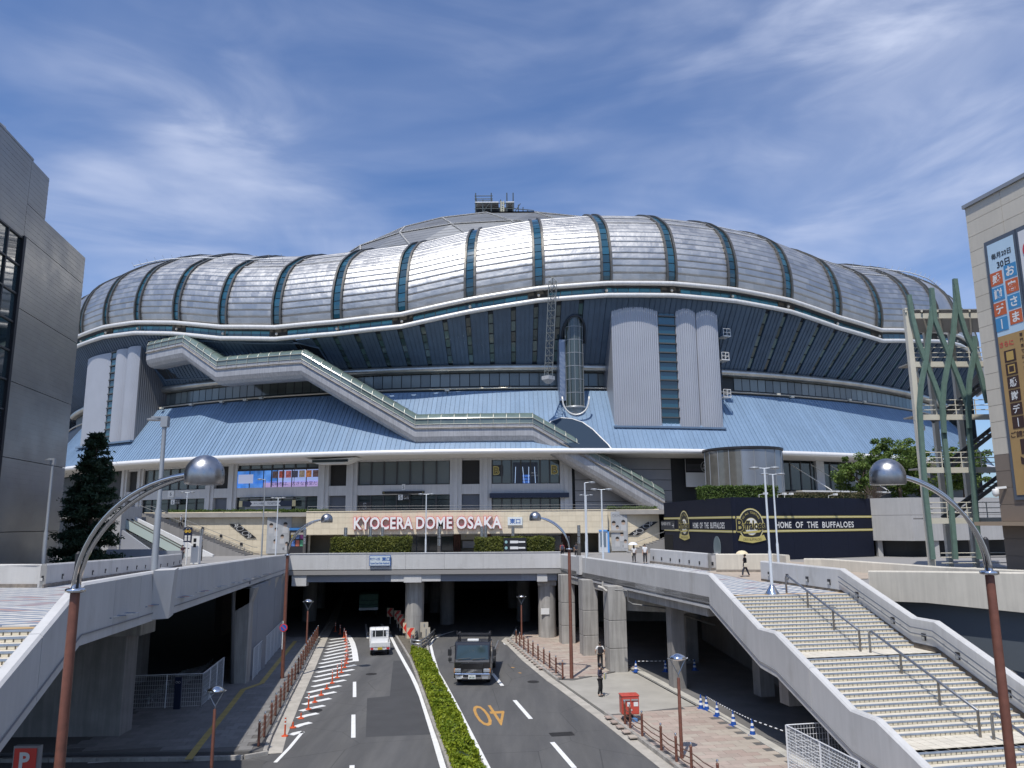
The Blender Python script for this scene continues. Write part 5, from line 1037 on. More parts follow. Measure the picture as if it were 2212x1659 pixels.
s, z = .35, 6.98; lD = Vector((ld_.x, ld_.y, 0)); lN = Vector((-.985, -.17, 0)); Ol = Vector((lC.x, lC.y, 0))+lN*.37
def lsp(s, u, z): return Ol+lD*s+lN*u+UP*z
for i in range(15):
    z1 = z-rise
    B().hexa([lsp(s, 0, z1-.5), lsp(s, 8, z1-.5), lsp(s-.5, 8, z1-.5), lsp(s-.5, 0, z1-.5), lsp(s, 0, z-.03), lsp(s, 8, z-.03), lsp(s-.5, 8, z-.03), lsp(s-.5, 0, z-.03)][::1]).make('step', grout, lst)
    B().hexa([lsp(s+.035, 0, z-.045), lsp(s+.035, 8, z-.045), lsp(s-.05, 8, z-.045), lsp(s-.05, 0, z-.045), lsp(s+.03, 0, z+.004), lsp(s+.03, 8, z+.004), lsp(s-.05, 8, z+.004), lsp(s-.05, 0, z+.004)]).make('step_edge', nos, lst)
    B().hexa([lsp(s-.05, 0, z-.06), lsp(s-.05, 8, z-.06), lsp(s-run+.02, 8, z-.06), lsp(s-run+.02, 0, z-.06), lsp(s-.05, 0, z), lsp(s-.05, 8, z), lsp(s-run+.02, 8, z), lsp(s-run+.02, 0, z)]).make('tread', tread, lst)
    for q in range(40):
        u0, u1 = 8*q/40+.02, 8*(q+1)/40-.02; cells.append(([lsp(s+.02, u0, z1+.005), lsp(s+.02, u1, z1+.005), lsp(s-.01, u1, z1+.005), lsp(s-.01, u0, z1+.005), lsp(s+.02, u0, z-.05), lsp(s+.02, u1, z-.05), lsp(s-.01, u1, z-.05), lsp(s-.01, u0, z-.05)], 0))
    s += run; z = z1
tile_field(lst, 'riser_tile', [riser], cells, 300)
B().add([lsp(.25, 0, 6.995), lsp(.25, 8, 6.995), lsp(-.15, 8, 6.995), lsp(-.15, 0, 6.995)], [(0, 1, 2, 3)]).make('tactile_band', dt[3], ldk)
# low white wall on the left plaza
a = [G(0, 1265, 6.75), G(98, 1265, 6.75), G(392, 1216, 6.2)]
wlp = [(a[0].x-12, a[0].y+.5), (a[0].x, a[0].y), (a[1].x, a[1].y), (a[1].x*.5+a[2].x*.5, a[1].y*.5+a[2].y*.5), (a[2].x, a[2].y)]; wlz = [LZ(p[1]) for p in wlp]
lw = parapet('plaza_low_wall', 'low white wall with recessed lights bending across the left plaza', wlp, [q+1.15 for q in wlz], [1.2]*5, .3, -1, white_w, 6, lip=False)
for p, d in along(wlp, 2.6, 1.2): n_ = Vector((d.y, -d.x)); q = p+n_*.012; B().rbox((q.x, q.y, LZ(q.y)+.45), .22, .05, .26, math.atan2(d.y, d.x)).make('light_box', darkm, lw); B().rbox((q.x+n_.x*.03, q.y+n_.y*.03, LZ(q.y)+.4), .14, .02, .14, math.atan2(d.y, d.x)).make('light_lens', M('lens pale', (.5, .5, .48), .4), lw)
for p, d in along(wlp, 1.0, .5): B().rbox((p.x+d.y*.03, p.y-d.x*.03, LZ(p.y)+.08), .99, .06, .2, math.atan2(d.y, d.x)).make('plinth_stone', M('stained plinth stone', (.24, .21, .18), .9, var=.3, vs=3), lw)
# low walls on the right plaza
def lowwall(name, label, px, h, mat, lights=True, zb=ZD):
    pts = [tuple(G(x, y, zb).xy) for x, y in px]; w_ = parapet(name, label, pts, [zb+h]*len(pts), [h+.05]*len(pts), .3, -1, mat, 5, lip=False)
    if lights:
        for p, d in along(pts, 1.9, .8): q = p+Vector((d.y, -d.x))*.012; B().rbox((q.x, q.y, zb+.5), .2, .05, .26, math.atan2(d.y, d.x)).make('light_box', darkm, w_)
    for p, d in along(pts, 1.0, .5): B().rbox((p.x+d.y*.03, p.y-d.x*.03, zb+.09), .99, .06, .2, math.atan2(d.y, d.x)).make('plinth_stone', M('stained plinth stone', (.24, .21, .18), .9, var=.3, vs=3), w_)
    return w_
lowwall('ramp_wall', 'low grey wall with small lights in front of the black building', [(1405, 1216), (1530, 1232), (1553, 1231)], 1.3, white_w)
lowwall('ramp_wall', 'low beige wall behind the woman with the parasol', [(1548, 1236), (1672, 1236), (1700, 1240)], 1.35, beigew, False)
# beige ramp walls going off to the right
def bigwall(label, P, zt, zb_, mat=beigew): return parapet('ramp_side_wall', label, [(p[0], p[1]) for p in P], zt, [a-b for a, b in zip(zt, zb_)], .35, 1, mat, 7, lip=False)
p = [YP(1740, 1206, 62), YP(1780, 1206, 61), YP(2045, 1224, 52), YP(2260, 1233, 46)]
bigwall('rear beige ramp wall running right behind the stairs to the green lattice tower', p, [q.z for q in p], [4.6]*4)
p = [YP(1882, 1232, 45), YP(2000, 1233, 42.5), YP(2260, 1236, 38)]; bt = [YP(1960, 1296, 45).z, YP(2000, 1301, 42.5).z, YP(2260, 1328, 38).z]
bigwall('front beige ramp wall at the right edge beside the brown lamp pole', p, [q.z for q in p], bt)
B().hexa([(p[0].x, p[0].y+.5, 3.0), (p[2].x, p[2].y+.5, 2.2), (p[2].x, p[2].y+.9, 2.2), (p[0].x, p[0].y+.9, 3.0), (p[0].x, p[0].y+.5, bt[0]+.1), (p[2].x, p[2].y+.5, bt[2]+.1), (p[2].x, p[2].y+.9, bt[2]+.1), (p[0].x, p[0].y+.9, bt[0]+.1)]).make('louvred_undercroft_wall', M('louvre blue grey', (.12, .14, .16), .5, .3), None, label='dark louvred wall band below the front beige ramp wall', cat='wall')
# underside: cross beams, back walls, soffit pipes
bm = thing('deck_crossbeam', 'deep concrete cross beam under the right deck behind the nearest column', 'beam', (8, 54, 3.6), group='concrete cross beams under the decks')
B().hexa([(6.6, 53.2, 3.9), (17, 51, 3.6), (17, 52.2, 3.6), (6.6, 54.4, 3.9), (6.6, 53.0, 5.4), (17, 50.8, 5.4), (17, 52.4, 5.4), (6.6, 54.6, 5.4)]).make('beam_body', conc, bm)
gd = thing('edge_girder', 'concrete edge girder carried by the square columns under the right deck', 'girder', (6, 60, 5)); B().beam((4.3, 66.9, 5.2), (10.4, 41.5, 5.2), .7, .75).make('girder_body', conc, gd)
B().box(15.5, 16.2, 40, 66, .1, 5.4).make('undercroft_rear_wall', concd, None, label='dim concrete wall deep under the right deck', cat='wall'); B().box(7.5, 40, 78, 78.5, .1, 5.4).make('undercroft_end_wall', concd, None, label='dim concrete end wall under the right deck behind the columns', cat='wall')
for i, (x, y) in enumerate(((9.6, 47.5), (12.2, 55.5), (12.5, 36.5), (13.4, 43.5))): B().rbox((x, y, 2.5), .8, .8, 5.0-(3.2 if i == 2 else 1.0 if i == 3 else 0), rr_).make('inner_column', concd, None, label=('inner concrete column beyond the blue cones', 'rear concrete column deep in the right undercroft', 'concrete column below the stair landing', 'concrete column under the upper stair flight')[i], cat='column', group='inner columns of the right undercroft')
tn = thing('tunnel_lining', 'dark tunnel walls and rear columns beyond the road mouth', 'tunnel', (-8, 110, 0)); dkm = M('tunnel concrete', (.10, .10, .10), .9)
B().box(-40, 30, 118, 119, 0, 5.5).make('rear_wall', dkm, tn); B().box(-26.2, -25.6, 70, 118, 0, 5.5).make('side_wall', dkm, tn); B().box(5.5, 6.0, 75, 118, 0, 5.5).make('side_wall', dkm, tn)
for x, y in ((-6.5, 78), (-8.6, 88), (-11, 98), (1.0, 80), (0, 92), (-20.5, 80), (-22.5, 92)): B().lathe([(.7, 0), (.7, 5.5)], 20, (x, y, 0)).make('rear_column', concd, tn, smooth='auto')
# ------------------------------------------------------------------ left grey building
WN = (.984, .18); cL = (-43.5, 75.0)
def wl_pt(x, y): return VP(x, y, cL, WN)
def sL(p): return (Vector((p[0], p[1]))-Vector(cL)).dot(Vector((.18, -.984)))
gb_m = M('ribbed grey cladding', (.33, .32, .30), .38, .5, var=.1, vs=.25, stretch=(1, 1, 2), rvar=.08)
lb = thing('grey_building', 'tall windowed grey metal clad building at the left edge of the picture', 'building', (cL[0], cL[1], ZD))
outl = [wl_pt(*q) for q in ((173.6, 546.8), (97.5, 474.8), (97.5, 379.1), (73.4, 349.4), (73.4, 336), (-10, 252))]
prof_l = [(sL(p), p.z) for p in outl]
zr1, zr2, zr3 = prof_l[0][1], prof_l[3][1], prof_l[5][1]; s1, s2 = prof_l[1][0], prof_l[3][0]
def WL(s, z, off=0): return Vector((cL[0]+.18*s+.984*off, cL[1]-.984*s+.18*off, z))
wtop = wl_pt(50.6, 515.5); sw0, zw1 = sL(wtop), wtop.z
def lpanel(s0, s1_, z0, z1):
    b = B(); b.hexa([WL(s0+.02, z0+.03, 0), WL(s1_-.02, z0+.03, 0), WL(s1_-.02, z0+.03, -.3), WL(s0+.02, z0+.03, -.3), WL(s0+.02, z1-.03, 0), WL(s1_-.02, z1-.03, 0), WL(s1_-.02, z1-.03, -.3), WL(s0+.02, z1-.03, -.3)]); 
    n = int((z1-z0)/.42)
    for i in range(n): z = z0+.05+(z1-z0-.1)*(i+.5)/n; b.hexa([WL(s0+.02, z-.07, 0), WL(s0+.02, z-.07, .012), WL(s1_-.02, z-.07, .012), WL(s1_-.02, z-.07, 0), WL(s0+.02, z+.07, 0), WL(s0+.02, z+.07, .012), WL(s1_-.02, z+.07, .012), WL(s1_-.02, z+.07, 0)])
    b.make('cladding_panel', gb_m, lb)
rowz = [ZD]+[9.2, 15.2, 21.4, 27.6, 33.8]+[zr1]
colss = [0, sw0]
for z0, z1 in zip(rowz[:-1], rowz[1:]):
    for a, c in zip(colss[:-1], colss[1:]): lpanel(a, c, z0, z1)
z = zr1
lpanel(s1, sw0, zr1, zr2); lpanel(sw0, sw0+16, zw1, zr2); lpanel(sw0+16, sw0+55, zw1, zr2); lpanel(s2, sw0+30, zr2, zr3)
lpanel(sw0, sw0+20, ZD, 9.2)
b = B(); b.hexa([WL(-.01, ZD, -.3), WL(60, ZD, -.3), WL(60, ZD, -30), WL(-.01, ZD, -30), WL(-.01, zr1-.1, -.3), WL(60, zr1-.1, -.3), WL(60, zr1-.1, -30), WL(-.01, zr1-.1, -30)])
b.hexa([WL(s1, zr1-.2, -.3), WL(60, zr1-.2, -.3), WL(60, zr1-.2, -28), WL(s1, zr1-.2, -28), WL(s1, zr2-.05, -.3), WL(60, zr2-.05, -.3), WL(60, zr2-.05, -28), WL(s1, zr2-.05, -28)]); b.make('building_core', M('core grey', (.12, .12, .12), .6), lb)
wg = M('tall window glass', (.03, .05, .06), .04, spec=1, isl=.5); nm = 10
for i in range(8):
    for j in range(nm):
        z0 = 9.3+(zw1-9.3)*j/nm; z1 = 9.3+(zw1-9.3)*(j+1)/nm; a, c = sw0+2.6*i, sw0+2.6*(i+1)
        B().add([WL(a+.06, z0+.06, -.12), WL(c-.06, z0+.06, -.12), WL(c-.06, z1-.06, -.12), WL(a+.06, z1-.06, -.12)], [(3, 2, 1, 0)]).make('window_pane', wg, lb)
b = B()
for j in range(nm+1): z = 9.3+(zw1-9.3)*j/nm; b.beam(WL(sw0, z, -.05), WL(sw0+21, z, -.05), .14, .14)
for i in range(9): b.beam(WL(sw0+2.6*i, 9.3, -.05), WL(sw0+2.6*i, zw1, -.05), .14, .14, (0, 1, 0))
b.make('window_grid', mull, lb); B().beam(WL(sw0, 9.2, .0), WL(sw0, zw1+.2, .0), .35, .3, (0, 1, 0)).make('window_jamb', darkm, lb)
p = WL(s2+3, zr3, -2); B().rbox((p.x, p.y, p.z+.7), 1.2, 1.2, 1.6).make('roof_unit', whitep, lb); p = WL(s1-2, zr1, -1); B().tube([p, p+UP*.9], .12, 6).make('roof_lamp', whitep, lb)
# ------------------------------------------------------------------ right beige building
cR = (31.25, 50.0)
def WR(s, z, off=0): return Vector((cR[0]+.18*s-.984*off, cR[1]-.984*s-.18*off, z))
def wr_pt(x, y): p = VP(x, y, cR, WN); return (Vector((p.x, p.y))-Vector(cR)).dot(Vector((.18, -.984))), p.z
zRt = wr_pt(2087, 450)[1]; zbr = wr_pt(2150, 983)[1]
rbld = thing('beige_building', 'beige and brown tiled building with long sale banners at the right edge', 'building', (cR[0], cR[1], ZD-3))
tb = M('beige wall panel', (.60, .55, .455), .55, isl=.035, var=.03, vs=1, streak=.04); tbr = M('brown wall panel', (.21, .17, .135), .55, isl=.05, var=.05, vs=1)
nr = 16; hr_ = (zRt-zbr)/nr
for i in range(-9, nr):
    z0 = zbr+hr_*i
    for j in range(7):
        a, c = j*3.0, (j+1)*3.0; b = B(); b.hexa([WR(a+.012, z0+.012, 0), WR(c-.012, z0+.012, 0), WR(c-.012, z0+.012, -.1), WR(a+.012, z0+.012, -.1), WR(a+.012, z0+hr_-.012, 0), WR(c-.012, z0+hr_-.012, 0), WR(c-.012, z0+hr_-.012, -.1), WR(a+.012, z0+hr_-.012, -.1)]); b.make('wall_panel', tb if i >= 0 else tbr, rbld)
b = B(); b.hexa([WR(-.0, ZD-5, -.08), WR(40, ZD-5, -.08), WR(40, ZD-5, -25), WR(0, ZD-5, -25), WR(0, zRt, -.08), WR(40, zRt, -.08), WR(40, zRt, -25), WR(0, zRt, -25)]); b.make('building_core', M('panel joint beige', (.25, .23, .2), .7), rbld)
B().beam(WR(-.1, zRt+.12, 0), WR(40, zRt+.12, 0), .3, .25).make('roof_edge', M('roof edge grey', (.25, .27, .3), .5), rbld)
bs0, bz1 = wr_pt(2135, 532); _, bz0 = wr_pt(2190, 1070)
rdir = Vector((.18, -.984, 0)); NW = Vector((-.984, -.18, 0))
def banner(label, s0, wd, z0, z1, first):
    o = WR(s0+wd/2, (z0+z1)/2, .12); t = thing('sale_banner', label, 'banner', o); ux, n = rdir, NW; Hh = z1-z0; o = Vector(o)
    if n.dot(ux.cross(UP)) < 0: ux = -ux
    B().beam(WR(s0-.25, (z0+z1)/2, .05), WR(s0+wd+.25, (z0+z1)/2, .05), .1, Hh+.6).make('backing_frame', M('banner frame', (.09, .11, .14), .5), t)
    o = o+n*.0
    lb_, tan_ = M('banner pale blue', (.50, .66, .78), .6, var=.04, vs=1), M('banner tan', (.42, .27, .11), .6, var=.06, vs=1)
    cells_ = lambda y0, y1, m, nm_: rect(nm_, m, o, ux, UP, 0, (y0+y1)/2*Hh-Hh/2, wd, (y1-y0)*Hh, t, .02)
    if not first:
        cells_(0, 1, M('banner white', (.7, .7, .7), .6), 'cloth'); c = o+n*.03+UP*Hh*.42
        for i in range(5): a = math.radians(90+72*i); B().extr([(.28*math.cos(a)+.2*math.cos(q), .28*math.sin(a)+.2*math.sin(q)) for q in np.linspace(0, 6.28, 12)[:-1]], c+ux*-.2+n*(.026+.002*i), ux, UP, .004).make('blossom_petal', whitep, t)
        B().extr([(.62*math.cos(q), .62*math.sin(q)) for q in np.linspace(0, 6.28, 20)[:-1]], c-ux*.2+n*.015, ux, UP, .006).make('red_disc', redp, t); return
    cells_(.62, 1, lb_, 'upper_cloth'); cells_(.0, .62, tan_, 'lower_cloth'); o = o+n*.03
    blu, org_, brn = M('tile blue', (.06, .26, .5), .6), M('tile orange', (.55, .13, .05), .6), M('tile brown', (.05, .025, .02), .6)
    for yy, tx_, m, hs in ((.945, '毎月20日', blackp, .4), (.905, '30日', blackp, .5)): text('print', tx_, m, o+UP*Hh*(yy-.5)+ux*(.1 if hs > .45 else 0), ux, UP, hs, t, offset=.02)
    for i, (a, c) in enumerate(zip('感謝デー', 'お客さま')):
        y = .865-.062*i
        for q, chx, m in ((-.27, a, org_ if i % 2 == 0 else blu), (.27, c, blu if i % 2 == 0 else org_)):
            p_ = o+UP*Hh*(y-.5-(.012 if q < 0 else 0))+ux*wd*q; rect('tile_print', m, p_, ux, UP, 0, 0, wd*.46, Hh*.054, t, .01)
            if chx == 'ー': chx = '|'
            text('print', chx, whitep, p_+n*.01, ux, UP, Hh*.04, t, offset=.03)
    text('print', 'さらに', redp, o+UP*Hh*.085-ux*wd*.2, ux, UP, .35, t, offset=.02)
    for i, chx in enumerate('■□感謝デ|'):
        p_ = o+UP*Hh*(.035-.052*i)-ux*wd*.12; rect('tile_print', brn, p_, ux, UP, 0, 0, wd*.42, Hh*.046, t, .01); text('print', chx, whitep if i > 1 else M('card gold', (.5, .33, .1), .5), p_+n*.01, ux, UP, Hh*.034, t, offset=.02)
    for i, chx in enumerate('専門店ではイオンゴールドカード会員'): text('print', '|' if chx == 'ー' else chx, brn, o+UP*Hh*(.105-.0215*i)+ux*wd*.36, ux, UP, Hh*.015, t, offset=.02)
    text('print', 'ご請求時', brn, o-UP*Hh*.27, ux, UP, .4, t, width=wd*.9, offset=.02); text('print', '5', brn, o-UP*Hh*.34+ux*.1, ux, UP, Hh*.1, t, offset=.05); text('print', '%', brn, o-UP*Hh*.42+ux*.1, ux, UP, Hh*.05, t, offset=.02); text('print', 'O', brn, o-UP*Hh*.465+ux*.1, ux, UP, Hh*.04, t, offset=.02)
banner('long pale blue and tan sale banner with large lettering nearest the building corner', bs0, 2.1, bz0, bz1, True); banner('white sale banner with a red blossom at the right edge of the picture', bs0+2.5, 2.1, bz0, bz1, False)
sc0, zc0 = wr_pt(2165, 1058); cm_ = thing('security_camera', 'white dome security camera on the brown part of the right building', 'camera', WR(sc0, zc0, .2)); p = WR(sc0, zc0, .5)
B().lathe([(.01, -.45), (.14, -.4), (.2, -.25), (.2, 0), (.16, .05), (.01, .06)], 14, p).make('dome_body', whitep, cm_, smooth=True); B().beam(WR(sc0+.35, zc0+.15, 0), WR(sc0, zc0+.1, .5), .14, .14).make('bracket', whitep, cm_)
sh, zh = wr_pt(2150, 1131); B().hexa([WR(sh-.4, zh-.12, 0), WR(sh+14, zh-.12, 0), WR(sh+14, zh-.12, 1.2), WR(sh-.4, zh-.12, 1.2), WR(sh-.4, zh+.12, 0), WR(sh+14, zh+.12, 0), WR(sh+14, zh+.12, 1.2), WR(sh-.4, zh+.12, 1.2)]).make('ledge', M('ledge tan', (.38, .29, .2), .6), rbld)
# ------------------------------------------------------------------ open stair tower with green lattice
YT = 57.0; q6 = lambda x, y: ((3500+x/1.105)/1.82278, (700+y/1.105)/1.82278)
ctow = M('cream steel', (.62, .59, .50), .5, var=.05, vs=1); ot = thing('open_stair_tower', 'open cream steel stair tower with several floors beside the beige building', 'stair tower', YP(2010, 1222, YT+1))
fl_ = []
for y in (590, 800, 1030, 1260, 1480): p = YP(*q6(150, y), YT); fl_.append(p.z)
x0t, x1t = YP(*q6(118, 1000), YT).x, YP(*q6(415, 1000), YT).x+2.2
for x, y in ((x0t, YT), (x1t, YT+.5), (x0t+5.2, YT+7), (x1t, YT+7)): B().beam((x, y, 5), (x, y, fl_[0]+.4), .38, .38, (0, 1, 0)).make('steel_column', ctow, ot)
for i, z in enumerate(fl_):
    b = B(); b.beam((x0t-.2, YT, z-.22), (x1t, YT, z-.22+.0), .2, .4); b.make('edge_beam', ctow, ot); b = B(); b.beam((x0t, YT, z-.22), (x0t+4.2, YT+7, z-.22), .2, .35); b.make('side_beam', ctow, ot)
    if i == 0:
        for q in range(7): B().beam((x0t-.2+(x1t-x0t)*q/6, YT-.3, z+.1), (x0t+(x1t-x0t)*q/6+4.2, YT+7, z+.1), .12, .14).make('roof_joist', ctow, ot)
        B().hexa([(x0t-.3, YT-.2, z+.2), (x1t, YT-.2, z+.2), (x1t+4, YT+7, z+.2), (x0t+4, YT+7, z+.2), (x0t-.3, YT-.2, z+.28), (x1t, YT-.2, z+.28), (x1t+4, YT+7, z+.28), (x0t+4, YT+7, z+.28)]).make('roof_sheet', M('roof mesh grey', (.3, .3, .3), .6), ot); continue
    B().box(x0t, x1t, YT+.1, YT+2.0, z-.1, z).make('floor_plate', M('floor grey', (.3, .29, .27), .6), ot)
    b = B()
    for h in (.35, .7, 1.1): b.tube([(x0t+.1, YT+.1, z+h), (x1t, YT+.1, z+h)], .035, 5); b.tube([(x0t+.1, YT+.1, z+h), (x0t+4.2, YT+7, z+h)], .035, 5)
    b.make('guard_rail', ctow, ot)
    for q in range(6): B().beam((x0t+.1+(x1t-x0t)*q/5, YT+.1, z), (x0t+.1+(x1t-x0t)*q/5, YT+.1, z+1.1), .06, .06, (0, 1, 0)).make('rail_post', ctow, ot)
    if i < 4:
        zn = fl_[i+1]; n = 14
        for sdn in (0, 1): B().beam((x0t+3.6, YT+3.2+1.4*sdn, zn), (x1t+1.8, YT+3.2+1.4*sdn, z), .08, .3).make('stair_stringer', M('stair steel grey', (.16, .16, .155), .5), ot)
        for q in range(n): x = x0t+3.6+(x1t-x0t-1.8)*q/n; B().box(x, x+.32, YT+3.2, YT+4.6, zn+(z-zn)*q/n+.02, zn+(z-zn)*q/n+.07).make('stair_tread', darkm, ot)
z = 5.9; b = B()
for h in (.35, .7, 1.1, 1.4): b.tube([(x0t+.6, YT-.2, z+h), (x1t, YT-.2, z+h)], .035, 5)
b.make('guard_rail', ctow, ot)
gm_ = M('green lattice paint', (.135, .215, .18), .55, var=.12, vs=3, streak=.15); lat = thing('green_lattice', 'tall wavy dark green lattice poles crossing in front of the cream stair tower', 'lattice', YP(1990, 1222, YT-.5))
for ip_, pl_ in enumerate(([(87, 510), (100, 600), (130, 720), (160, 800), (200, 900), (235, 1000), (240, 1120), (265, 1350), (290, 1660)], [(185, 480), (190, 560), (172, 700), (160, 800), (140, 900), (133, 1000), (142, 1140), (160, 1380), (192, 1660)], [(185, 480), (200, 620), (240, 720), (265, 780), (305, 880), (345, 1000), (350, 1100), (370, 1350), (395, 1660)], [(287, 440), (292, 540), (280, 680), (262, 780), (240, 900), (233, 1000), (240, 1110)], [(287, 440), (308, 590), (335, 680), (370, 760), (400, 860), (430, 980)], [(372, 690), (372, 760), (350, 880), (345, 1000), (350, 1090)])):
    P = [YP(*q6(*q), YT-.5-.07*ip_) for q in pl_]; R = []
    for i in range(len(P)-1):
        for f in (0, .33, .66): R.append(P[i].lerp(P[i+1], f))
    R.append(P[-1]); b = B()
    rows = []
    for i, p in enumerate(R): t_ = unit(R[min(i+1, len(R)-1)]-R[max(i-1, 0)]); sd_ = Vector((t_.z, 0, -t_.x))*.155; rows.append([p-sd_+Vector((0, -.12, 0)), p+sd_+Vector((0, -.12, 0)), p+sd_+Vector((0, .12, 0)), p-sd_+Vector((0, .12, 0)), p-sd_+Vector((0, -.12, 0))])
    b.ribbon(rows); b.make('lattice_pole', gm_, lat)
# ------------------------------------------------------------------ black team building
P0, P1, P2 = Vector((18.6, 96, 0)), Vector((21.2, 75, 0)), Vector((38.2, 83.2, 0)); zk = 11.95
bb_ = thing('black_building', 'low black building with gold stripes and round team emblems', 'building', (P1.x, P1.y, ZD)); bkm = M('black wall paint', (.007, .010, .024), .6, var=.1, vs=1, spec=.25)
def facepanels(a, c, n, nm):
    d = (c-a)/n
    for i in range(n): q0, q1 = a+d*i, a+d*(i+1); e = unit(d)*.008; nn_ = unit(d).cross(UP)*.3; B().hexa([q0+e+UP*ZD, q1-e+UP*ZD, q1-e-nn_+UP*ZD, q0+e-nn_+UP*ZD, q0+e+UP*zk, q1-e+UP*zk, q1-e-nn_+UP*zk, q0+e-nn_+UP*zk]).make('wall_panel', bkm, bb_)
facepanels(P0, P1, 5, ''); facepanels(P1, P2, 5, '')
B().prism([(P0.x+.3, P0.y), (P1.x+.3, P1.y+.4), (P2.x, P2.y+.4), (40, 96)], ZD, zk-.1).make('building_core', blackp, bb_)
yl = [VP(1570, y, (P1.x, P1.y), (.43, -.9)).z for y in (1117.5, 1148.8)]
for a, c in ((P0, P1), (P1, P2)):
    d = unit(c-a); nn_ = d.cross(UP)
    for zq in yl: B().beam(a+nn_*.02+UP*zq, c+nn_*.02+UP*zq, .04, .22).make('gold_stripe', gold, bb_); B().beam(a+nn_*.03+UP*zq, c+nn_*.03+UP*zq, .04, .05).make('pale_line', M('pale gold', (.7, .66, .45), .5), bb_)
def emblem(a, c, px, label, sx):
    d = unit(c-a); nn_ = d.cross(UP); n2 = (nn_.x, nn_.y); o = VP(px[0], px[1], (a.x, a.y), n2)+nn_*.04; t = thing('team_emblem', label, 'emblem', o); s_ = 1.55
    cir = lambda r, m, nm, k, cy=0, sy=1: B().extr([(r*sx*math.cos(q), cy+r*sy*math.sin(q)) for q in np.linspace(0, 2*math.pi, 29)[:-1]], o+nn_*(.004*k), d, UP, .004).make(nm, m, t)
    pg = M('pale gold', (.7, .66, .45), .5)
    cir(s_*1.04, gold, 'outer_ring', 1); cir(s_*.99, pg, 'pale_ring', 2); cir(s_*.95, blackp, 'dark_disc', 3); cir(s_*.55, gold, 'ball_ring', 4, -.15); cir(s_*.52, whitep, 'ball', 5, -.15)
    L_ = 'SO ALL TOGETHER'
    for i, chx in enumerate(L_):
        if chx == ' ': continue
        a_ = math.radians(148-116*i/(len(L_)-1)); text('arc_letter', chx, gold, o+nn_*.026+d*(sx*s_*.77*math.cos(a_))+UP*(s_*.77*math.sin(a_)), d*math.sin(a_)-UP*math.cos(a_), d*math.cos(a_)+UP*math.sin(a_), .2, t)
    text('team_name', 'Buffaloes', gold, o+nn_*.034-UP*.02, d, UP, .95, t, width=3.5*sx, offset=.075); text('team_name', 'Buffaloes', blackp, o+nn_*.040-UP*.02, d, UP, .9, t, width=3.42*sx, offset=.03)
    text('initial', 'B', gold, o+nn_*.044-d*1.45*sx+UP*.0, d, UP, 1.25, t, offset=.06); text('initial', 'B', blackp, o+nn_*.050-d*1.45*sx, d, UP, 1.15, t, offset=.02)
    B().extr([(-1.2*sx, -.65), (1.3*sx, -.5), (1.0*sx, -.72), (-1.0*sx, -.82)], o+nn_*.045, d, UP, .004).make('swash', gold, t)
    B().extr([(-1.5*sx, -.95), (-.8*sx, -1.12), (0, -1.18), (.8*sx, -1.12), (1.5*sx, -.95), (1.75*sx, -1.45), (.9*sx, -1.6), (0, -1.72), (-.9*sx, -1.6), (-1.75*sx, -1.45)], o+nn_*.044, d, UP, .004).make('ribbon', gold, t); text('ribbon_text', 'ORIX BUFFALOES', blackp, o+nn_*.052-UP*1.38, d, UP, .24, t, width=2.3*sx)
emblem(P1, P2, (1622, 1134), 'large round gold and black team emblem on the sunlit right face of the black building', 1.0)
emblem(P0, P1, (1479, 1134), 'round gold and black team emblem on the left face of the black building', 1.0)
def facetext(a, c, px0, px1, body, h, par, nm='slogan_word'):
    d = unit(c-a); nn_ = d.cross(UP); A, D_ = VP(*px0, (a.x, a.y), (nn_.x, nn_.y)), VP(*px1, (a.x, a.y), (nn_.x, nn_.y)); tot = len(body); k = 0; ln = D_-A; ux_ = d if (D_-A).dot(d) > 0 else -d
    for wd in body.split(' '):
        f0, f1 = k/tot, (k+len(wd))/tot; m = A+ln*((f0+f1)/2)+nn_*.02; k += len(wd)+1; text(nm, wd, whitep, m, d, UP, h, par, width=ln.length*(f1-f0)*.97, offset=.02, space=1.12)
facetext(P1, P2, (1676, 1134), (1845, 1133), 'HOME OF THE BUFFALOES', .62, bb_); facetext(P0, P1, (1497, 1135), (1566, 1135), 'HOME OF THE BUFFALOES', .62, bb_)
d = unit(P1-P0); nn_ = d.cross(UP); c_ = VP(1443, 1135, (P0.x, P0.y), (nn_.x, nn_.y))+nn_*.03; gs = thing('station_guide_sign', 'dark sign with white arrow at the far left of the black building', 'sign', c_)
rect('board', M('guide dark', (.03, .035, .045), .5), c_, d, UP, 0, 0, 5.2, 1.1, gs, .02); text('print', '阪神電車 地下鉄', whitep, c_+nn_*.03-d*.6+UP*.2, d, UP, .4, gs, width=3.4); text('print', '→', whitep, c_+nn_*.03+d*2.0, d, UP, .6, gs)
c_ = VP(1550, 1183, (P0.x, P0.y), (nn_.x, nn_.y))+nn_*.02; B().extr([(.95*math.cos(q), 1.15*math.sin(q)) for q in np.linspace(0, 6.283, 24)[:-1]], c_, d, UP, .03).make('oval_window', M('oval glass', (.2, .25, .26), .1, spec=.9), bb_)
c_ = VP(1445, 1177, (P0.x, P0.y), (nn_.x, nn_.y)); rect('doorway', M('doorway dark', (.004, .004, .005), .9), c_, d, UP, 0, -.3, 3.2, 3.0, bb_, .02)
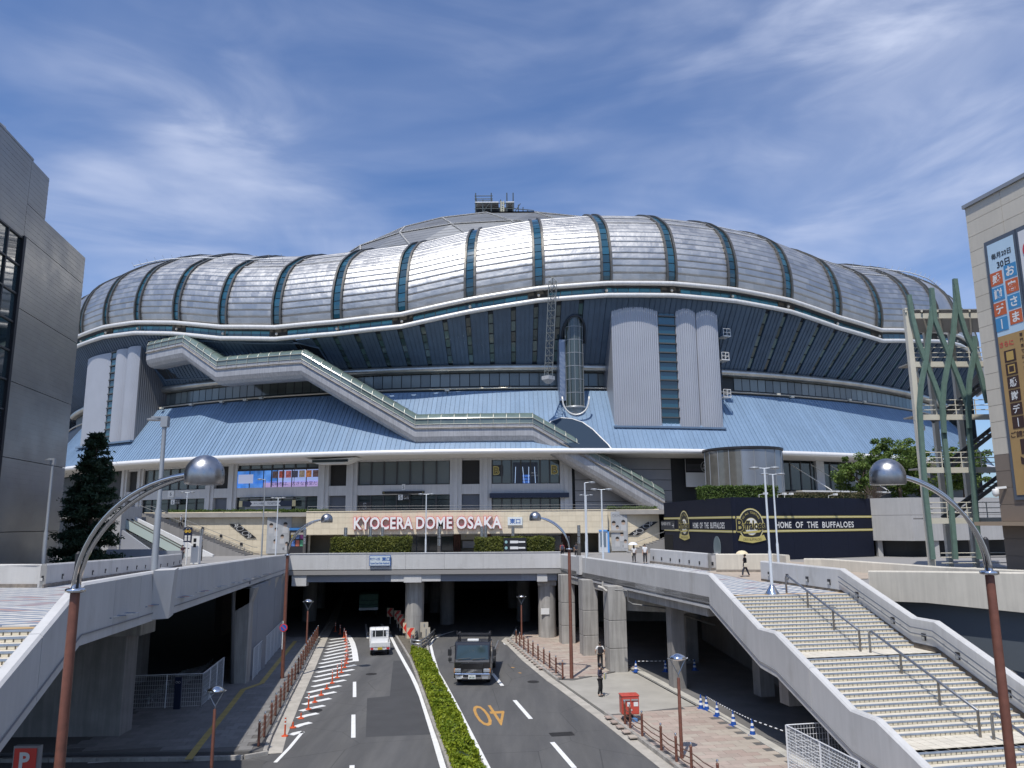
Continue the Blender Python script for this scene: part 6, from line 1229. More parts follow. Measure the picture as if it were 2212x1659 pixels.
# grey concrete block right of it
gk = M('grey block paint', (.44, .435, .43), .7, var=.05, vs=.7, streak=.08); blk = thing('grey_block', 'pale grey concrete block over a dark opening right of the black building', 'building', (42, 82, ZD))
Q = [P2+Vector((.02, 0, 0)), Vector((41.0, 80.3, 0)), Vector((58, 84.5, 0)), Vector((58, 95, 0)), Vector((40, 95, 0))]
for z0, z1 in ((7.55, 10.15), (10.18, 11.95)): B().prism([(p.x, p.y) for p in Q], z0, z1).make('wall_band', gk, blk)
B().prism([(Q[0].x+.6, Q[0].y+1.2), (41.2, 82.5), (57.5, 86.5), (57.5, 94), (40.5, 94)], 5.5, 7.55).make('dark_opening', M('opening dark', (.03, .03, .032), .6), blk)
for x, y in ((38.6, 83.2), (43.5, 81.2), (48, 82.3), (53, 83.5)): B().rbox((x+.3, y+.3, 6.7), .5, .5, 1.75).make('pier', gk, blk)
# ------------------------------------------------------------------ trees and roof planting
barkm = M('bark', (.09, .065, .05), .9, var=.3, vs=6, bump=.5, bs=20)
def crown_pts(c, rad, nclump, nleaf, shell=.55, flat_=1):
    P, Nn = [], []
    for _ in range(nclump):
        v = rng.normal(size=3); v /= np.linalg.norm(v); r = shell+(1-shell)*rng.random()**.5; cc = np.array(c)+v*np.array(rad)*r*(1+.18*rng.normal()); cr = np.array(rad).mean()*rng.uniform(.16, .3)
        q = rng.normal(size=(nleaf, 3)); q /= np.linalg.norm(q, axis=1)[:, None]; rr = rng.random(nleaf)[:, None]**.4
        P.append(cc+q*rr*cr*np.array([1, 1, .7])); Nn.append(q*.6+np.array([0, 0, .5]))
    return np.concatenate(P), np.concatenate(Nn)
def broad_tree(label, base, h, rad, leafm, lsize=.22, ncl=60, nl=110, grp='trees on the right terrace'):
    t = thing('broadleaf_tree', label, 'tree', base, group=grp); x, y, z = base; tk_ = B(); tk_.tube([(x, y, z-.3), (x+.1, y, z+h*.25), (x-.05, y+.1, z+h*.45), (x+.1, y, z+h*.7)], .2, 8, rad=[.26, .2, .15, .06])
    for i in range(7): a = 2*math.pi*i/7+rng.random(); s = z+h*(.28+.05*i); tk_.tube([(x, y, s), (x+rad[0]*.4*math.cos(a), y+rad[1]*.4*math.sin(a), s+h*.16), (x+rad[0]*.75*math.cos(a), y+rad[1]*.75*math.sin(a), s+h*.25)], .06, 5, rad=[.1, .06, .02])
    tk_.make('trunk', barkm, t, smooth=True); P, Nn = crown_pts((x, y, z+h*.62), rad, ncl, nl); leaves('crown', P, Nn, lsize, leafm, t)
lt = leafmat('tree leaf', (.04, .085, .018), (.19, .26, .055))
tp_ = lambda x, y, Y: YP(x, y, Y)
p = tp_(1870, 1085, 92); broad_tree('rounded broadleaf tree on the terrace just left of the steel lamp head', (p.x, 92, ZT), 6.2, (3.2, 2.8, 2.4), lt)
p = tp_(1945, 1085, 94); broad_tree('tallest broadleaf tree on the terrace behind the steel lamp head', (p.x, 94, ZT), 8.2, (3.4, 3, 3.1), lt, ncl=75)
p = tp_(1990, 1085, 96); broad_tree('broadleaf tree on the terrace partly behind the green lattice', (p.x, 96, ZT), 7.0, (3, 3, 2.6), lt)
p = tp_(2085, 1085, 98); broad_tree('broadleaf tree seen through the open stair tower', (p.x, 98, ZT), 8.0, (3.4, 3, 3.0), lt)
p = tp_(1890, 1090, 88); dry = thing('bare_shrub', 'dry leafless brown shrub below the trees on the terrace edge', 'shrub', (p.x, 88, ZT)); b = B()
for i in range(90): a = rng.random()*6.28; r = rng.random()*1.6; b.tube([(p.x+.15*math.cos(a), 88+.15*math.sin(a), ZT), (p.x+r*.5*math.cos(a), 88+r*.5*math.sin(a), ZT+1.0+rng.random()*.4), (p.x+r*math.cos(a+.3), 88+r*math.sin(a+.3), ZT+1.6+rng.random()*.9)], .018, 3, False)
b.make('twigs', barkm, dry)
def conifer(label, base, h, r):
    t = thing('conifer_tree', label, 'tree', base); x, y, z = base; b = B(); b.tube([(x, y, z), (x+.1, y, z+h*.5), (x, y, z+h)], .2, 8, rad=[.22, .14, .02]); P, Nn = [], []
    for i in range(175):
        f = rng.random()**.85; zz_ = z+h*(.06+.93*f); L_ = r*(1-f)**.6*rng.uniform(.7, 1.12)+.2; a = rng.random()*6.28; dx, dy = math.cos(a), math.sin(a); tip = (x+dx*L_, y+dy*L_, zz_-.1*L_+.25)
        b.tube([(x, y, zz_), tip], .03, 4, False, rad=[.04, .01]); n = int(190*L_/r)+30; s = rng.random(n)**.6; q = rng.normal(size=(n, 3))*np.array([.16, .16, .1])*(.6+.9*L_/r)
        P.append(np.array([x, y, zz_])+np.outer(s, np.array(tip)-np.array([x, y, zz_]))+q); Nn.append(np.tile([0, 0, .8], (n, 1)))
    b.make('trunk', barkm, t); leaves('crown', np.concatenate(P), np.concatenate(Nn), .17, leafmat('conifer leaf', (.012, .03, .018), (.05, .085, .045)), t, elong=2.2)
p = YP(186, 1215, 68); zt_ = YP(190, 935, 68).z; conifer('tall dark conifer standing beside the grey building corner', (p.x, 68, ZD), zt_-ZD, 2.6)
def hedge(name, label, x0, x1, y0, y1, z0, z1, mat, dens=260, size=.09, grp=None):
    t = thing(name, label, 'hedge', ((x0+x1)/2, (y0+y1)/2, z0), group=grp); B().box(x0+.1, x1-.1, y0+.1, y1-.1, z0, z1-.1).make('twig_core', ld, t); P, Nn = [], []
    for (a, c, nrm, ar) in ((0, 0, (0, -1, .3), (x1-x0)*(z1-z0)), (1, 0, (0, 0, 1), (x1-x0)*(y1-y0)), (2, 0, (-1, 0, .2), (y1-y0)*(z1-z0)), (3, 0, (1, 0, .2), (y1-y0)*(z1-z0))):
        n = int(ar*dens); u = rng.random((n, 3)); q = np.stack([x0+u[:, 0]*(x1-x0), y0+u[:, 1]*(y1-y0), z0+u[:, 2]*(z1-z0)], 1)
        if a == 0: q[:, 1] = y0
        if a == 1: q[:, 2] = z1
        if a == 2: q[:, 0] = x0
        if a == 3: q[:, 0] = x1
        q += rng.normal(size=(n, 3))*.07+np.sin(q[:, [1, 2, 0]]*3.1)*.05; P.append(q); Nn.append(np.tile(nrm, (n, 1)))
    leaves('leaf_mass', np.concatenate(P), np.concatenate(Nn)*.9, size, mat, t, kind='stuff'); return t
h1 = leafmat('olive hedge leaf', (.05, .07, .012), (.20, .21, .04)); YH = 70.5
for lab, xa, xb in (('long clipped hedge on the plaza behind the left of the portal bridge', 717, 882), ('clipped hedge with a black guide board behind the right of the portal bridge', 1028, 1195)):
    a, c = YP(xa, 1180, YH), YP(xb, 1180, YH); zt_ = YP((xa+xb)/2, 1163, YH).z; hg = hedge('plaza_hedge', lab, a.x, c.x, YH, YH+1.6, 6.5, zt_, h1, 330, .1, 'hedges behind the portal bridge'); B().box(a.x-.1, c.x+.1, YH-.1, YH+1.7, ZD, 6.55).make('planter', beigew, hg)
rg = leafmat('roof garden leaf', (.04, .08, .015), (.13, .19, .04))
hedge('roof_hedge', 'bushy green hedge on the roof edge of the black building', 20.4, 28, 82, 86, zk, zk+1.3, rg, 150, .14); hedge('roof_hedge', 'low brown-green planting on the roof right of the bushy hedge', 28.5, 37.5, 82.5, 85, zk, zk+.5, leafmat('roof shrub', (.05, .05, .02), (.14, .12, .06)), 120, .12)
hedge('grass_strip', 'narrow strip of grass on top of the left beige wall', wl0+3, -24, 100.1, 101.6, ZT, ZT+.28, rg, 170, .12); hedge('grass_strip', 'narrow strip of grass on top of the right beige wall', xr+.3, xr2-.3, 99.6, 101, ZT, ZT+.35, rg, 170, .12)
for i, x in enumerate((1640, 1680, 1695, 1790)):
    d = unit(P2-P1); o = VP(min(x, 1850), 1076, (P1.x, P1.y), (d.y, -d.x)); o.z = zk; fl = thing('roof_floodlight', ('first', 'second', 'third', 'last')[i]+' white floodlight from the left on the black building roof edge', 'floodlight', o, group='floodlights on the black building'); q = o+Vector((d.y, -d.x, 0))*.9
    B().tube([o, o+UP*.25, q+UP*.35], .03, 5).make('arm', whitep, fl); B().rbox(q+UP*.35, .3, .35, .2, .3).make('lamp_body', whitep, fl)
# ------------------------------------------------------------------ left side under the deck
pa, pb_, pc = G(*z2(840, 1458)), G(*z2(250, 1485)), G(*z2(888, 1425))
def pier(label, c0, wd, dp, z1, beam_r, zb0):
    t = thing('deck_pier', label, 'pier', (c0[0], c0[1], 0), group='concrete piers under the left deck'); x, y = c0
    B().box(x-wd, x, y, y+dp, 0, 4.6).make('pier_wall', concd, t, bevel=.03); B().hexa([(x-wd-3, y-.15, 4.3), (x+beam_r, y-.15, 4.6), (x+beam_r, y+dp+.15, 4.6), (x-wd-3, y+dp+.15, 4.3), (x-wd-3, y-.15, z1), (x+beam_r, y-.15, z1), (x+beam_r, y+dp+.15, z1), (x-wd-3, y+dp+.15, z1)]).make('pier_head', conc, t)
    for q in (1.3, 2.6): B().box(x+.0-.002, x+.008, y+.1, y+dp-.1, q, q+.025).make('pour_joint', concd, t)
pier('nearest broad concrete pier at the lower left, in deep shade', (pa.x, pa.y), 6.0, 1.2, LZ(pa.y)-.5, .7, 0)
pier('second concrete pier under the left deck behind the bicycle racks', tuple(G(*z2(985, 1080)).xy), 4, 1.0, LZ(42)-.5, 2.5, 0)
for i, yc in enumerate((49.3, 54.5, 58.8, 62.8, 66.3)):
    x = -16.4-.165*(yc-49.5); t = thing('edge_column', ('first', 'second', 'third', 'fourth', 'last')[i]+' concrete edge column of the left deck counted from the bicycle fence', 'column', (x, yc, 0), group='edge columns of the left deck'); B().box(x-.9, x, yc, yc+.8, 0, 5.8).make('column_shaft', conc, t, bevel=.02); B().hexa([(x-.9, yc, 4.4), (x, yc, 4.9), (x, yc+.8, 4.9), (x-.9, yc+.8, 4.4), (x-.9, yc, 5.8), (x+.3, yc, 5.8), (x+.3, yc+.8, 5.8), (x-.9, yc+.8, 5.8)]).make('column_head', conc, t)
    if i < 4:
        ye = (49.3, 54.5, 58.8, 62.8, 66.3)[i+1]; t2 = thing('infill_wall', ('first', 'second', 'third', 'fourth')[i]+' grey infill wall between the left edge columns, from the near end', 'wall', (x-.5, yc+.8, 0), group='infill walls of the left deck')
        for q in range(2): B().box(x-.75, x-.45, yc+.82+(ye-yc-.84)*q/2, yc+.81+(ye-yc-.84)*(q+1)/2-.02, 0, 5.8).make('wall_panel', M('infill grey paint', (.25, .265, .29), .7, var=.06, vs=.6), t2)
def mesh_fence(label, a, c, h, z0=.13, step=.11, mat=None, hstep=.22, grp='white mesh fences'):
    mat = mat or M('white fence paint', (.66, .67, .68), .5); a, c = Vector((a[0], a[1], z0)), Vector((c[0], c[1], z0)); ln = (c-a).length; t = thing('mesh_fence', label, 'fence', a, group=grp); n = max(1, round(ln/1.9))
    for i in range(n+1): p = a.lerp(c, i/n); B().tube([p, p+UP*h], .035, 6).make('post', mat, t)
    for i in range(n):
        p, q = a.lerp(c, i/n), a.lerp(c, (i+1)/n); b = B(); k = int((q-p).length/step)
        for j in range(1, k): r = p.lerp(q, j/k); b.tube([r+UP*.05, r+UP*(h-.03)], .008, 3, False)
        z = .08
        while z < h: b.tube([p+UP*z, q+UP*z], .009, 3, False); z += hstep
        b.tube([p+UP*h, q+UP*h], .025, 5); b.make('mesh_panel', mat, t)
f1, f2, f3 = G(*z2(905, 1248), .13), G(*z2(1422, 1228), .13), G(*z2(1572, 1088), .13)
mesh_fence('white mesh fence across the front of the bicycle racks', f1, f2, 1.7); mesh_fence('white mesh fence running along the pavement beside the bicycle racks', f2, f3, 1.7); mesh_fence('long white mesh fence in front of the grey infill walls', (-16.3, 50.4), (-18.7, 65.0), 1.9, hstep=.12)
rk = thing('bicycle_rack', 'slanted silver bicycle rack rails behind the white mesh fence', 'bicycle rack', (f1.x-1, f1.y+2, .13)); 
for i in range(12):
    x, y = f1.x+.3-.12*i, f1.y+1.2+i*.75; b = B(); b.tube([(x-.2, y, .35), (x+1.6, y+.15, .75), (x+1.75, y+.15, 1.1)], .03, 6); b.tube([(x-.2, y+.25, .3), (x+1.6, y+.4, .7)], .03, 6); b.tube([(x+.2, y, .13), (x+.2, y, .5)], .03, 6); b.make('rack_arm', galv, rk)
sgp = G(*z2(1250, 1245), .13); bp = thing('bicycle_sign_post', 'narrow dark blue post with a white bicycle mark by the mesh fence', 'sign', sgp); B().box(sgp.x-.17, sgp.x+.17, sgp.y-.06, sgp.y+.06, .13, 1.75).make('board', navy, bp)
for dx in (-.07, .07): B().lathe([(.045, 0), (.055, 0), (.055, .005), (.045, .005)], 12).mesh; B().ribbon([[(sgp.x+dx+r*math.cos(a), sgp.y-.065, 1.5+r*math.sin(a)) for a in np.linspace(0, 6.283, 13)] for r in (.06, .045)]).make('wheel_mark', whitep, bp)
B().box(-34, -33.4, 34, 70, 0, 5.4).make('undercroft_back_wall', M('back wall dark', (.12, .12, .12), .9), None, label='dim wall deep under the left deck behind the bicycle racks', cat='wall')
for (a, c, r) in (((1640, 1075), (1650, 400), .09),):
    P = [VP(*z2(*a), (-16.4, 49.3), (0, 1)), VP(*z2(*c), (-16.4, 49.3), (0, 1))]; dp_ = thing('drain_pipe', 'dark grey drain pipe with a bend on the first left edge column', 'pipe', P[0]); B().tube([P[0], P[1], P[1]+Vector((.1, -.3, .35)), P[1]+Vector((1.2, -.6, .5))], .11, 8).make('pipe', M('pipe grey', (.16, .165, .18), .5), dp_, smooth=True)
# pipes under the right deck
dp_ = thing('deck_drain', 'beige drain pipe with valve at the head of the nearest right column', 'pipe', (6, 52.5, 4.6)); pm_ = M('pipe cream', (.5, .47, .42), .5); pp = [VP(*z4(*q), (6.5, 52.6), (.18, .984)) for q in ((815, 375), (850, 385), (870, 405), (915, 408))]; B().tube(pp, .09, 8).make('pipe', pm_, dp_, smooth=True); b = B(); b.tube([pp[1]+UP*.4, pp[1]], .07, 8); b.make('riser_pipe', pm_, dp_)
dp_ = thing('drain_run', 'long thin dark drain pipe sloping under the right stairs', 'pipe', (10, 50, 4)); P = [VP(*z4(*q), (8.0, 50), (.18, .984)) for q in ((935, 400), (1020, 405), (1030, 480), (1060, 500), (1290, 530), (1640, 650))]; B().tube(P, .06, 6).make('pipe', M('pipe dark', (.12, .12, .12), .5), dp_)
# parking sign low left
p0, p1 = YP(30, 1612, 26.5), YP(77, 1700, 26.5); pk_ = thing('parking_sign', 'red parking sign with a white P and green lit character in the lower left corner', 'sign', (p0.x, 26.5, 0)); B().box(p0.x, p1.x, 26.5, 26.7, 0, p0.z).make('cabinet', M('cabinet grey', (.3, .3, .3), .5), pk_); rect('red_panel', M('sign red', (.35, .03, .025), .4, emis=.15), ((p0.x+p1.x)/2, 26.48, p0.z-.42), (1, 0, 0), UP, 0, 0, (p1.x-p0.x)*.86, .72, pk_, .02); text('letter', 'P', whitep, ((p0.x+p1.x)/2, 26.44, p0.z-.42), (1, 0, 0), UP, .5, pk_, offset=.04); text('lit_character', '空', M('green led', (.05, .8, .2), .4, emis=1.5), ((p0.x+p1.x)/2, 26.44, p0.z-1.05), (1, 0, 0), UP, .45, pk_, offset=.01)
# ------------------------------------------------------------------ bollard fences
postb = B(); postb.lathe([(.055, 0), (.06, .05), (.055, .9), (.06, .92), (.06, .96)], 10); post_me = postb.mesh('post', rustm, True)
tb_ = B(); tb_.lathe([(.045, .96), (.03, 1.0), (.05, 1.04), (.045, 1.08), (.01, 1.1)], 10); tip_me = tb_.mesh('post_cap', chrome, True)
def bollards(label, pts, grp='bollard fences along the kerbs'):
    P = [Vector((p.x, p.y, .14)) for p in pts]; t = thing('bollard_fence', label, 'fence', P[0], group=grp)
    for p in P:
        o = inst(post_me, 'post', Matrix.Translation(p), t); c = bpy.data.objects.new('post_cap', tip_me); C.objects.link(c); c.parent = o
    for a, c in zip(P[:-1], P[1:]):
        for z in (.28, .5, .72): m = (a+c)/2; B().tube([a+UP*z, m+UP*(z-.05), c+UP*z], .022, 5).make('rail', M('fence rail brown', (.13, .07, .05), .5), t)
LPp = [(32, 1505), (72, 1440), (120, 1350), (152, 1288), (185, 1230), (212, 1180), (240, 1120), (265, 1075), (290, 1035), (312, 990), (330, 960), (345, 930), (362, 895), (375, 870), (388, 848), (402, 824), (415, 802), (427, 782), (438, 763), (449, 745)]
bollards('brown bollard fence with rails along the left kerb', [G(*z3(*q), .14) for q in LPp])
bollards('brown bollard fence along the far right kerb before the square columns', [G(*z4(*q), .14) for q in ((238, 778), (263, 800), (292, 822), (323, 845), (357, 870), (393, 898), (434, 925), (475, 955), (520, 990), (567, 1028))])
bollards('brown bollard fence along the near right kerb past the red post box', [G(*z4(*q), .14) for q in ((1008, 1350), (1045, 1380), (1130, 1435), (1265, 1535), (1372, 1615), (1480, 1690), (1670, 1830))])
# ------------------------------------------------------------------ delineators
red_o = M('delineator orange', (.62, .10, .03), .5); refl = M('delineator white', (.8, .8, .78), .4)
def delin(h):
    r = thing('delineator', '', 'delineator'); b = B(); b.lathe([(.16, 0), (.15, .03), (.07, .05), (.07, .07)], 14); b.make('base', red_o, r); B().lathe([(.04, .05), (.04, h)], 10).make('tube', red_o, r, smooth='auto')
    if h > .5:
        for z in (h-.12, h-.28): B().lathe([(.043, z), (.043, z+.07)], 10).make('reflector', refl, r)
    return r
DT = delin(.8); DS = delin(.26); dl_ = [(218, 1435, 1), (275, 1375, 0), (332, 1310, 0), (385, 1245, 1), (430, 1195, 0), (475, 1145, 0), (515, 1100, 0), (553, 1060, 1), (588, 1022, 1), (618, 985, 1), (642, 950, 1), (655, 920, 1), (658, 890, 1), (657, 862, 1), (656, 835, 1), (655, 808, 1), (652, 783, 1), (648, 760, 1), (636, 738, 1), (608, 712, 1), (575, 695, 1)]
words = ['nearest', 'second', 'third', 'fourth', 'fifth', 'sixth', 'seventh', 'eighth', 'ninth', 'tenth', 'eleventh', 'twelfth', 'thirteenth', 'fourteenth', 'fifteenth', 'sixteenth', 'seventeenth', 'eighteenth', 'nineteenth', 'twentieth', 'farthest']
ut = us = False
for i, (x, y, tl) in enumerate(dl_):
    g = G(*z3(x, y)); lab = (words[i]+(' orange tube delineator on the white hatching' if tl else ' orange delineator, a broken stub, on the white hatching')).strip()
    if tl: o = place(DT, (g.x, g.y, .01)) if not ut else dup(DT, (g.x, g.y, .01), i); ut = True
    else: o = place(DS, (g.x, g.y, .01)) if not us else dup(DS, (g.x, g.y, .01), i); us = True
    o['label'] = lab; o['group'] = 'orange delineators on the hatching'
# ------------------------------------------------------------------ chevron boards on the median nose
chr_y = M('chevron board', (.66, .52, .36), .5); chr_r = M('chevron red', (.72, .05, .03), .45)
for i, (x, y) in enumerate(((1108, 705), (1080, 668), (1053, 636), (1033, 606), (1015, 578), (963, 558))):
    Yc = 65.2+2.6*i; p = YP(*z3(x, y), Yc); t = thing('chevron_board', words[i]+' red arrow chevron board beside the round road column', 'sign', (p.x, Yc, 0), group='chevron boards on the median'); B().box(p.x-.32, p.x+.32, Yc, Yc+.04, p.z-.42, p.z+.42).make('board', chr_y, t)
    B().extr([(-.3, 0), (-.02, .4), (.28, .4), (0, 0), (.28, -.4), (-.02, -.4)], (p.x, Yc-.002, p.z), (1, 0, 0), UP, .01).make('arrow', chr_r, t); B().tube([(p.x, Yc+.07, 0), (p.x, Yc+.07, p.z+.3)], .035, 6).make('post', whitep, t)
for i, (x, y) in enumerate(((1203, 663), (1216, 700))): Yc = 67-1.6*i; p = YP(*z3(x, y), Yc); t = thing('marker_board', ('rear', 'front')[i]+' pale marker board on the right side of the round road column', 'sign', (p.x, Yc, 0)); B().box(p.x-.33, p.x+.33, Yc, Yc+.04, p.z-.4, p.z+.4).make('board', M('marker pale', (.5, .45, .36), .5), t); B().tube([(p.x, Yc-.05, 0), (p.x, Yc-.05, p.z+.3)], .035, 6).make('post', greypole, t)
gn = thing('median_crash_rail', 'curved steel crash rail around the nose of the median below the round column', 'crash rail', (*G(*z3(1175, 825)).xy, 0)); A_, Bm, D_ = G(*z3(1112, 800)), G(*z3(1180, 832)), G(*z3(1238, 790))
for z in (.25, .5, .75): B().tube([Vector((A_.x, A_.y+3.5, z)), Vector((A_.x, A_.y, z)), Vector((A_.x+.3, Bm.y+.3, z)), Vector((Bm.x, Bm.y, z)), Vector((D_.x-.3, Bm.y+.3, z)), Vector((D_.x, D_.y, z)), Vector((D_.x+.1, D_.y+3.5, z))], .06, 8).make('rail', galv, gn, smooth=True)
for q in (A_, Bm, D_): B().tube([(q.x, q.y, 0), (q.x, q.y, .9)], .06, 8).make('post', galv, gn)
# ------------------------------------------------------------------ blue cones and bars
cb, cw = M('cone blue', (.012, .075, .33), .5), M('cone white', (.75, .76, .78), .5)
cone = thing('traffic_cone', '', 'cone'); B().box(-.19, .19, -.19, .19, 0, .03).make('base', cb, cone)
for i, (z0, z1) in enumerate(((.03, .2), (.2, .31), (.31, .42), (.42, .53), (.53, .7))): r = lambda z: .14-.115*z/.7; B().lathe([(r(z0), z0), (r(z1), z1)], 14).make('cone_band', cb if i % 2 == 0 else cw, cone, smooth=False)
nr_ = [(1545, 1240), (1585, 1250), (1660, 1295), (1775, 1360), (1910, 1428)]; fr_ = [(1085, 980), (1295, 978), (1500, 968)]; CP_ = []
for i, q in enumerate(nr_+fr_):
    g = G(*z4(*q), .12); CP_.append(g); lab = ('blue and white cone at the far end of the near row by the right pavement', 'second blue and white cone of the near row, close to the first', 'middle blue and white cone of the near row', 'fourth blue and white cone of the near row', 'nearest blue and white cone in the row beside the stairs', 'left blue and white cone of the shaded rear row', 'middle blue and white cone of the shaded rear row', 'right blue and white cone of the shaded rear row')[i]
    o = place(cone, g) if i == 0 else dup(cone, g, i*.7); o['label'] = lab; o['group'] = 'blue cones under the right deck'
def bar(a, c, lab):
    t = thing('cone_bar', lab, 'bar', a, group='striped bars between the cones'); n = 14; a, c = a+UP*.66, c+UP*.66
    for i in range(n): B().tube([a.lerp(c, i/n), a.lerp(c, (i+1)/n)], .025, 6).make('bar_band', cw if i % 2 else blackp, t)
for i, (a, c) in enumerate(((1, 2), (2, 3), (3, 4), (5, 6), (6, 7))): bar(CP_[a], CP_[c], ('striped bar from the second to the middle near cone', 'striped bar from the middle to the fourth near cone', 'striped bar from the fourth to the nearest cone', 'left striped bar of the shaded rear row', 'right striped bar of the shaded rear row')[i])
bar(CP_[4], CP_[4]+Vector((.9, -2.2, 0)), 'striped bar running on from the nearest cone towards the viewer')
mesh_fence('white framed mesh fence at the foot of the right stairs', tuple(G(*z5(530, 1357), 1.9).xy), tuple(G(*z5(1045, 1615), 1.9).xy), 1.78, step=.09, hstep=.11, grp='white mesh fences')
a = G(*z5(528, 1357), 1.9); mesh_fence('white mesh fence going back under the stairs from the fence corner', (a.x, a.y), (a.x+3.5, a.y+.7), 1.78, step=.12)
# ------------------------------------------------------------------ post box
g = G(*z4(1040, 1322), .14); px = thing('post_box', 'red post box with two slots on a black foot beside the kerb', 'post box', g); rp_ = M('post box red', (.52, .07, .045), .42, coat=.2, var=.05, vs=3); rot10 = 0.1
B().rbox((g.x, g.y, .28), .3, .3, .4, rot10).make('foot', black, px); B().rbox((g.x, g.y, .17), .75, .55, .07, rot10).make('foot_plate', black, px); B().rbox((g.x, g.y, .88), .86, .6, .84, rot10).make('body', rp_, px, bevel=.05); B().rbox((g.x, g.y, 1.33), .9, .64, .08, rot10).make('lid', rp_, px, bevel=.03)
fx = Vector((math.cos(rot10), math.sin(rot10), 0)); fn = Vector((fx.y, -fx.x, 0)); fo = Vector((g.x, g.y, .9))+fn*.305
for i, q in enumerate((-.2, .2)): rect('slot_hood', M('hood grey', (.3, .3, .3), .4), fo+UP*.25, fx, UP, q, 0, .34, .07, px, .04); rect('label_plate', whitep, fo, fx, UP, q*.9+.08, .05, .22 if i else .14, .2, px, .01)
text('post_mark', '〒', whitep, fo-UP*.25+fn*.012, fx, UP, .16, px, offset=.02); B().rbox((g.x+.2, g.y-.3, .22), .22, .18, .18, .4).make('foot_weight', M('weight blue', (.1, .25, .5), .5), px)
# ------------------------------------------------------------------ lamps
def arch_lamp(label, base, zring, head, hr):
    t = thing('arch_lamp', label, 'street lamp', base, group='arched street lamps'); bx_, by_, bz_ = base; B().lathe([(.12, 0), (.11, 2.2), (.095, zring-bz_)], 16, base).make('pole', rustm, t, smooth='auto'); B().lathe([(.14, -.05), (.2, -.03), (.2, .03), (.14, .05)], 16, (bx_, by_, zring)).make('collar', chrome, t, smooth=True)
    h = Vector(head); a = Vector((bx_, by_, zring)); dx = Vector((h.x-bx_, h.y-by_, 0)); sd_ = unit(Vector((-dx.y, dx.x, 0)))
    for s, nm in ((-.06, 'arm_tube'), (.06, 'arm_tube')):
        P = [];
        for i in range(17):
            q = i/16*math.pi/2; P.append(a+dx*(1-math.cos(q))*.96+UP*((h.z-.0-zring)*math.sin(q))*1.0+sd_*s+UP*(-.0 if s < 0 else -.12*math.sin(q*2)))
        B().tube(P, .05, 8).make(nm, chrome, t, smooth=True)
    B().lathe([(hr*.25, -hr*.55), (hr*.93, -hr*.55), (hr, -hr*.45), (hr, 0)]+[(hr*math.cos(math.radians(q)), hr*math.sin(math.radians(q))) for q in range(10, 90, 10)]+[(.01, hr)], 28, h-UP*.0).make('lamp_head', M('lamp head steel', (.40, .40, .41), .33, 1, var=.12, vs=6, rvar=.08), t, smooth='auto'); B().lathe([(.06, -.15), (.06, .75), (.02, .8)], 10, (bx_, by_, zring)).make('sleeve', darkm, t)
def AX(x, y, dep): d = rayd(x, y); f = d.y*math.cos(PITCH)+d.z*math.sin(PITCH); return Vector((0, 0, EYE))+d*(dep/f)
r1, h1_ = AX(163, 1275, 16.2), AX(442, 1024, 15.6); arch_lamp('near left arched lamp with brown pole and big steel dome head', (r1.x, r1.y, 0), r1.z, h1_, .385)
r2, h2_ = AX(2137, 1237, 17.5), AX(1917, 1027, 17.6); arch_lamp('near right arched lamp with brown pole and big steel dome head', (r2.x, r2.y, 0), r2.z, h2_, .385)
gl_ = G(609.5, 1470); r3 = VP(622, 1199, gl_, (0, 1)); h3 = VP(706, 1122, gl_, (0, 1)); arch_lamp('far left arched lamp with brown pole beside the bollard fence', (gl_.x, gl_.y, .1), r3.z, h3, .38)
gr_ = G(1235, 1470); r4 = VP(1227, 1186, gr_, (0, 1)); h4 = VP(1156, 1118, gr_, (0, 1)); arch_lamp('far right arched lamp with brown pole at the end of the far bollard fence', (gr_.x, gr_.y, .1), r4.z, h4, .38)
dsc = thing('disc_lamp', '', 'street lamp'); B().lathe([(.075, 0), (.06, 2.9), (.045, 2.95)], 12).make('pole', rustm, dsc, smooth='auto'); b = B()
for s in (-1, 1): b.tube([(0, 0, 2.9), (0, 0, 3.05), (s*.3, 0, 3.6), (s*.42, 0, 3.68)], .022, 6)
b.make('fork_arm', galv, dsc); B().lathe([(.05, 3.62), (.2, 3.6), (.34, 3.66), (.36, 3.69), (.27, 3.77), (.12, 3.84), (.01, 3.86)], 22).make('disc_head', chrome, dsc, smooth=True)
def dl_at(base_px, zb_, top_px, lab, first, Yf=None):
    g = G(*base_px, zb_) if Yf is None else None
    if Yf: q = YP(*top_px, Yf); g = Vector((q.x, Yf, zb_)); s = (q.z-zb_)/3.86
    else: q = YP(*top_px, g.y); s = (q.z-zb_)/3.86
    o = place(dsc, g, .15, s) if first else dup(dsc, g, .15, None, None, s); o['label'] = lab; o['group'] = 'disc street lamps'; o.scale = (min(s, 1.05)*1.0, min(s, 1.05), s)
dl_at((1473, 1638), .14, (1463, 1411), 'disc lamp on a brown pole on the near right pavement', True); dl_at((455, 1690), .1, (467, 1482), 'disc lamp on a brown pole at the lower left', False, 31.0); dl_at((663, 1400), .14, (666, 1294), 'disc lamp on a brown pole behind the left bollard fence', False, 62.0); dl_at((1128, 1375), .14, (1126, 1284), 'disc lamp on a brown pole at the far end of the right bollard fence', False, 66.3)
ns = thing('no_parking_sign', 'round blue and red no parking sign on the far left lamp pole', 'sign', gl_); c_ = VP(614.5, 1355, gl_, (0, 1))-Vector((0, .2, 0)); B().lathe([(.01, 0), (.25, 0), (.25, .02), (.01, .02)], 24).mesh
def disc(nm, m, c, r, off, par, r0=None):
    B().extr([(r*math.cos(q), r*math.sin(q)) for q in np.linspace(0, 6.283, 25)[:-1]], c-Vector((0, off, 0)), (1, 0, 0), UP, .006).make(nm, m, par)
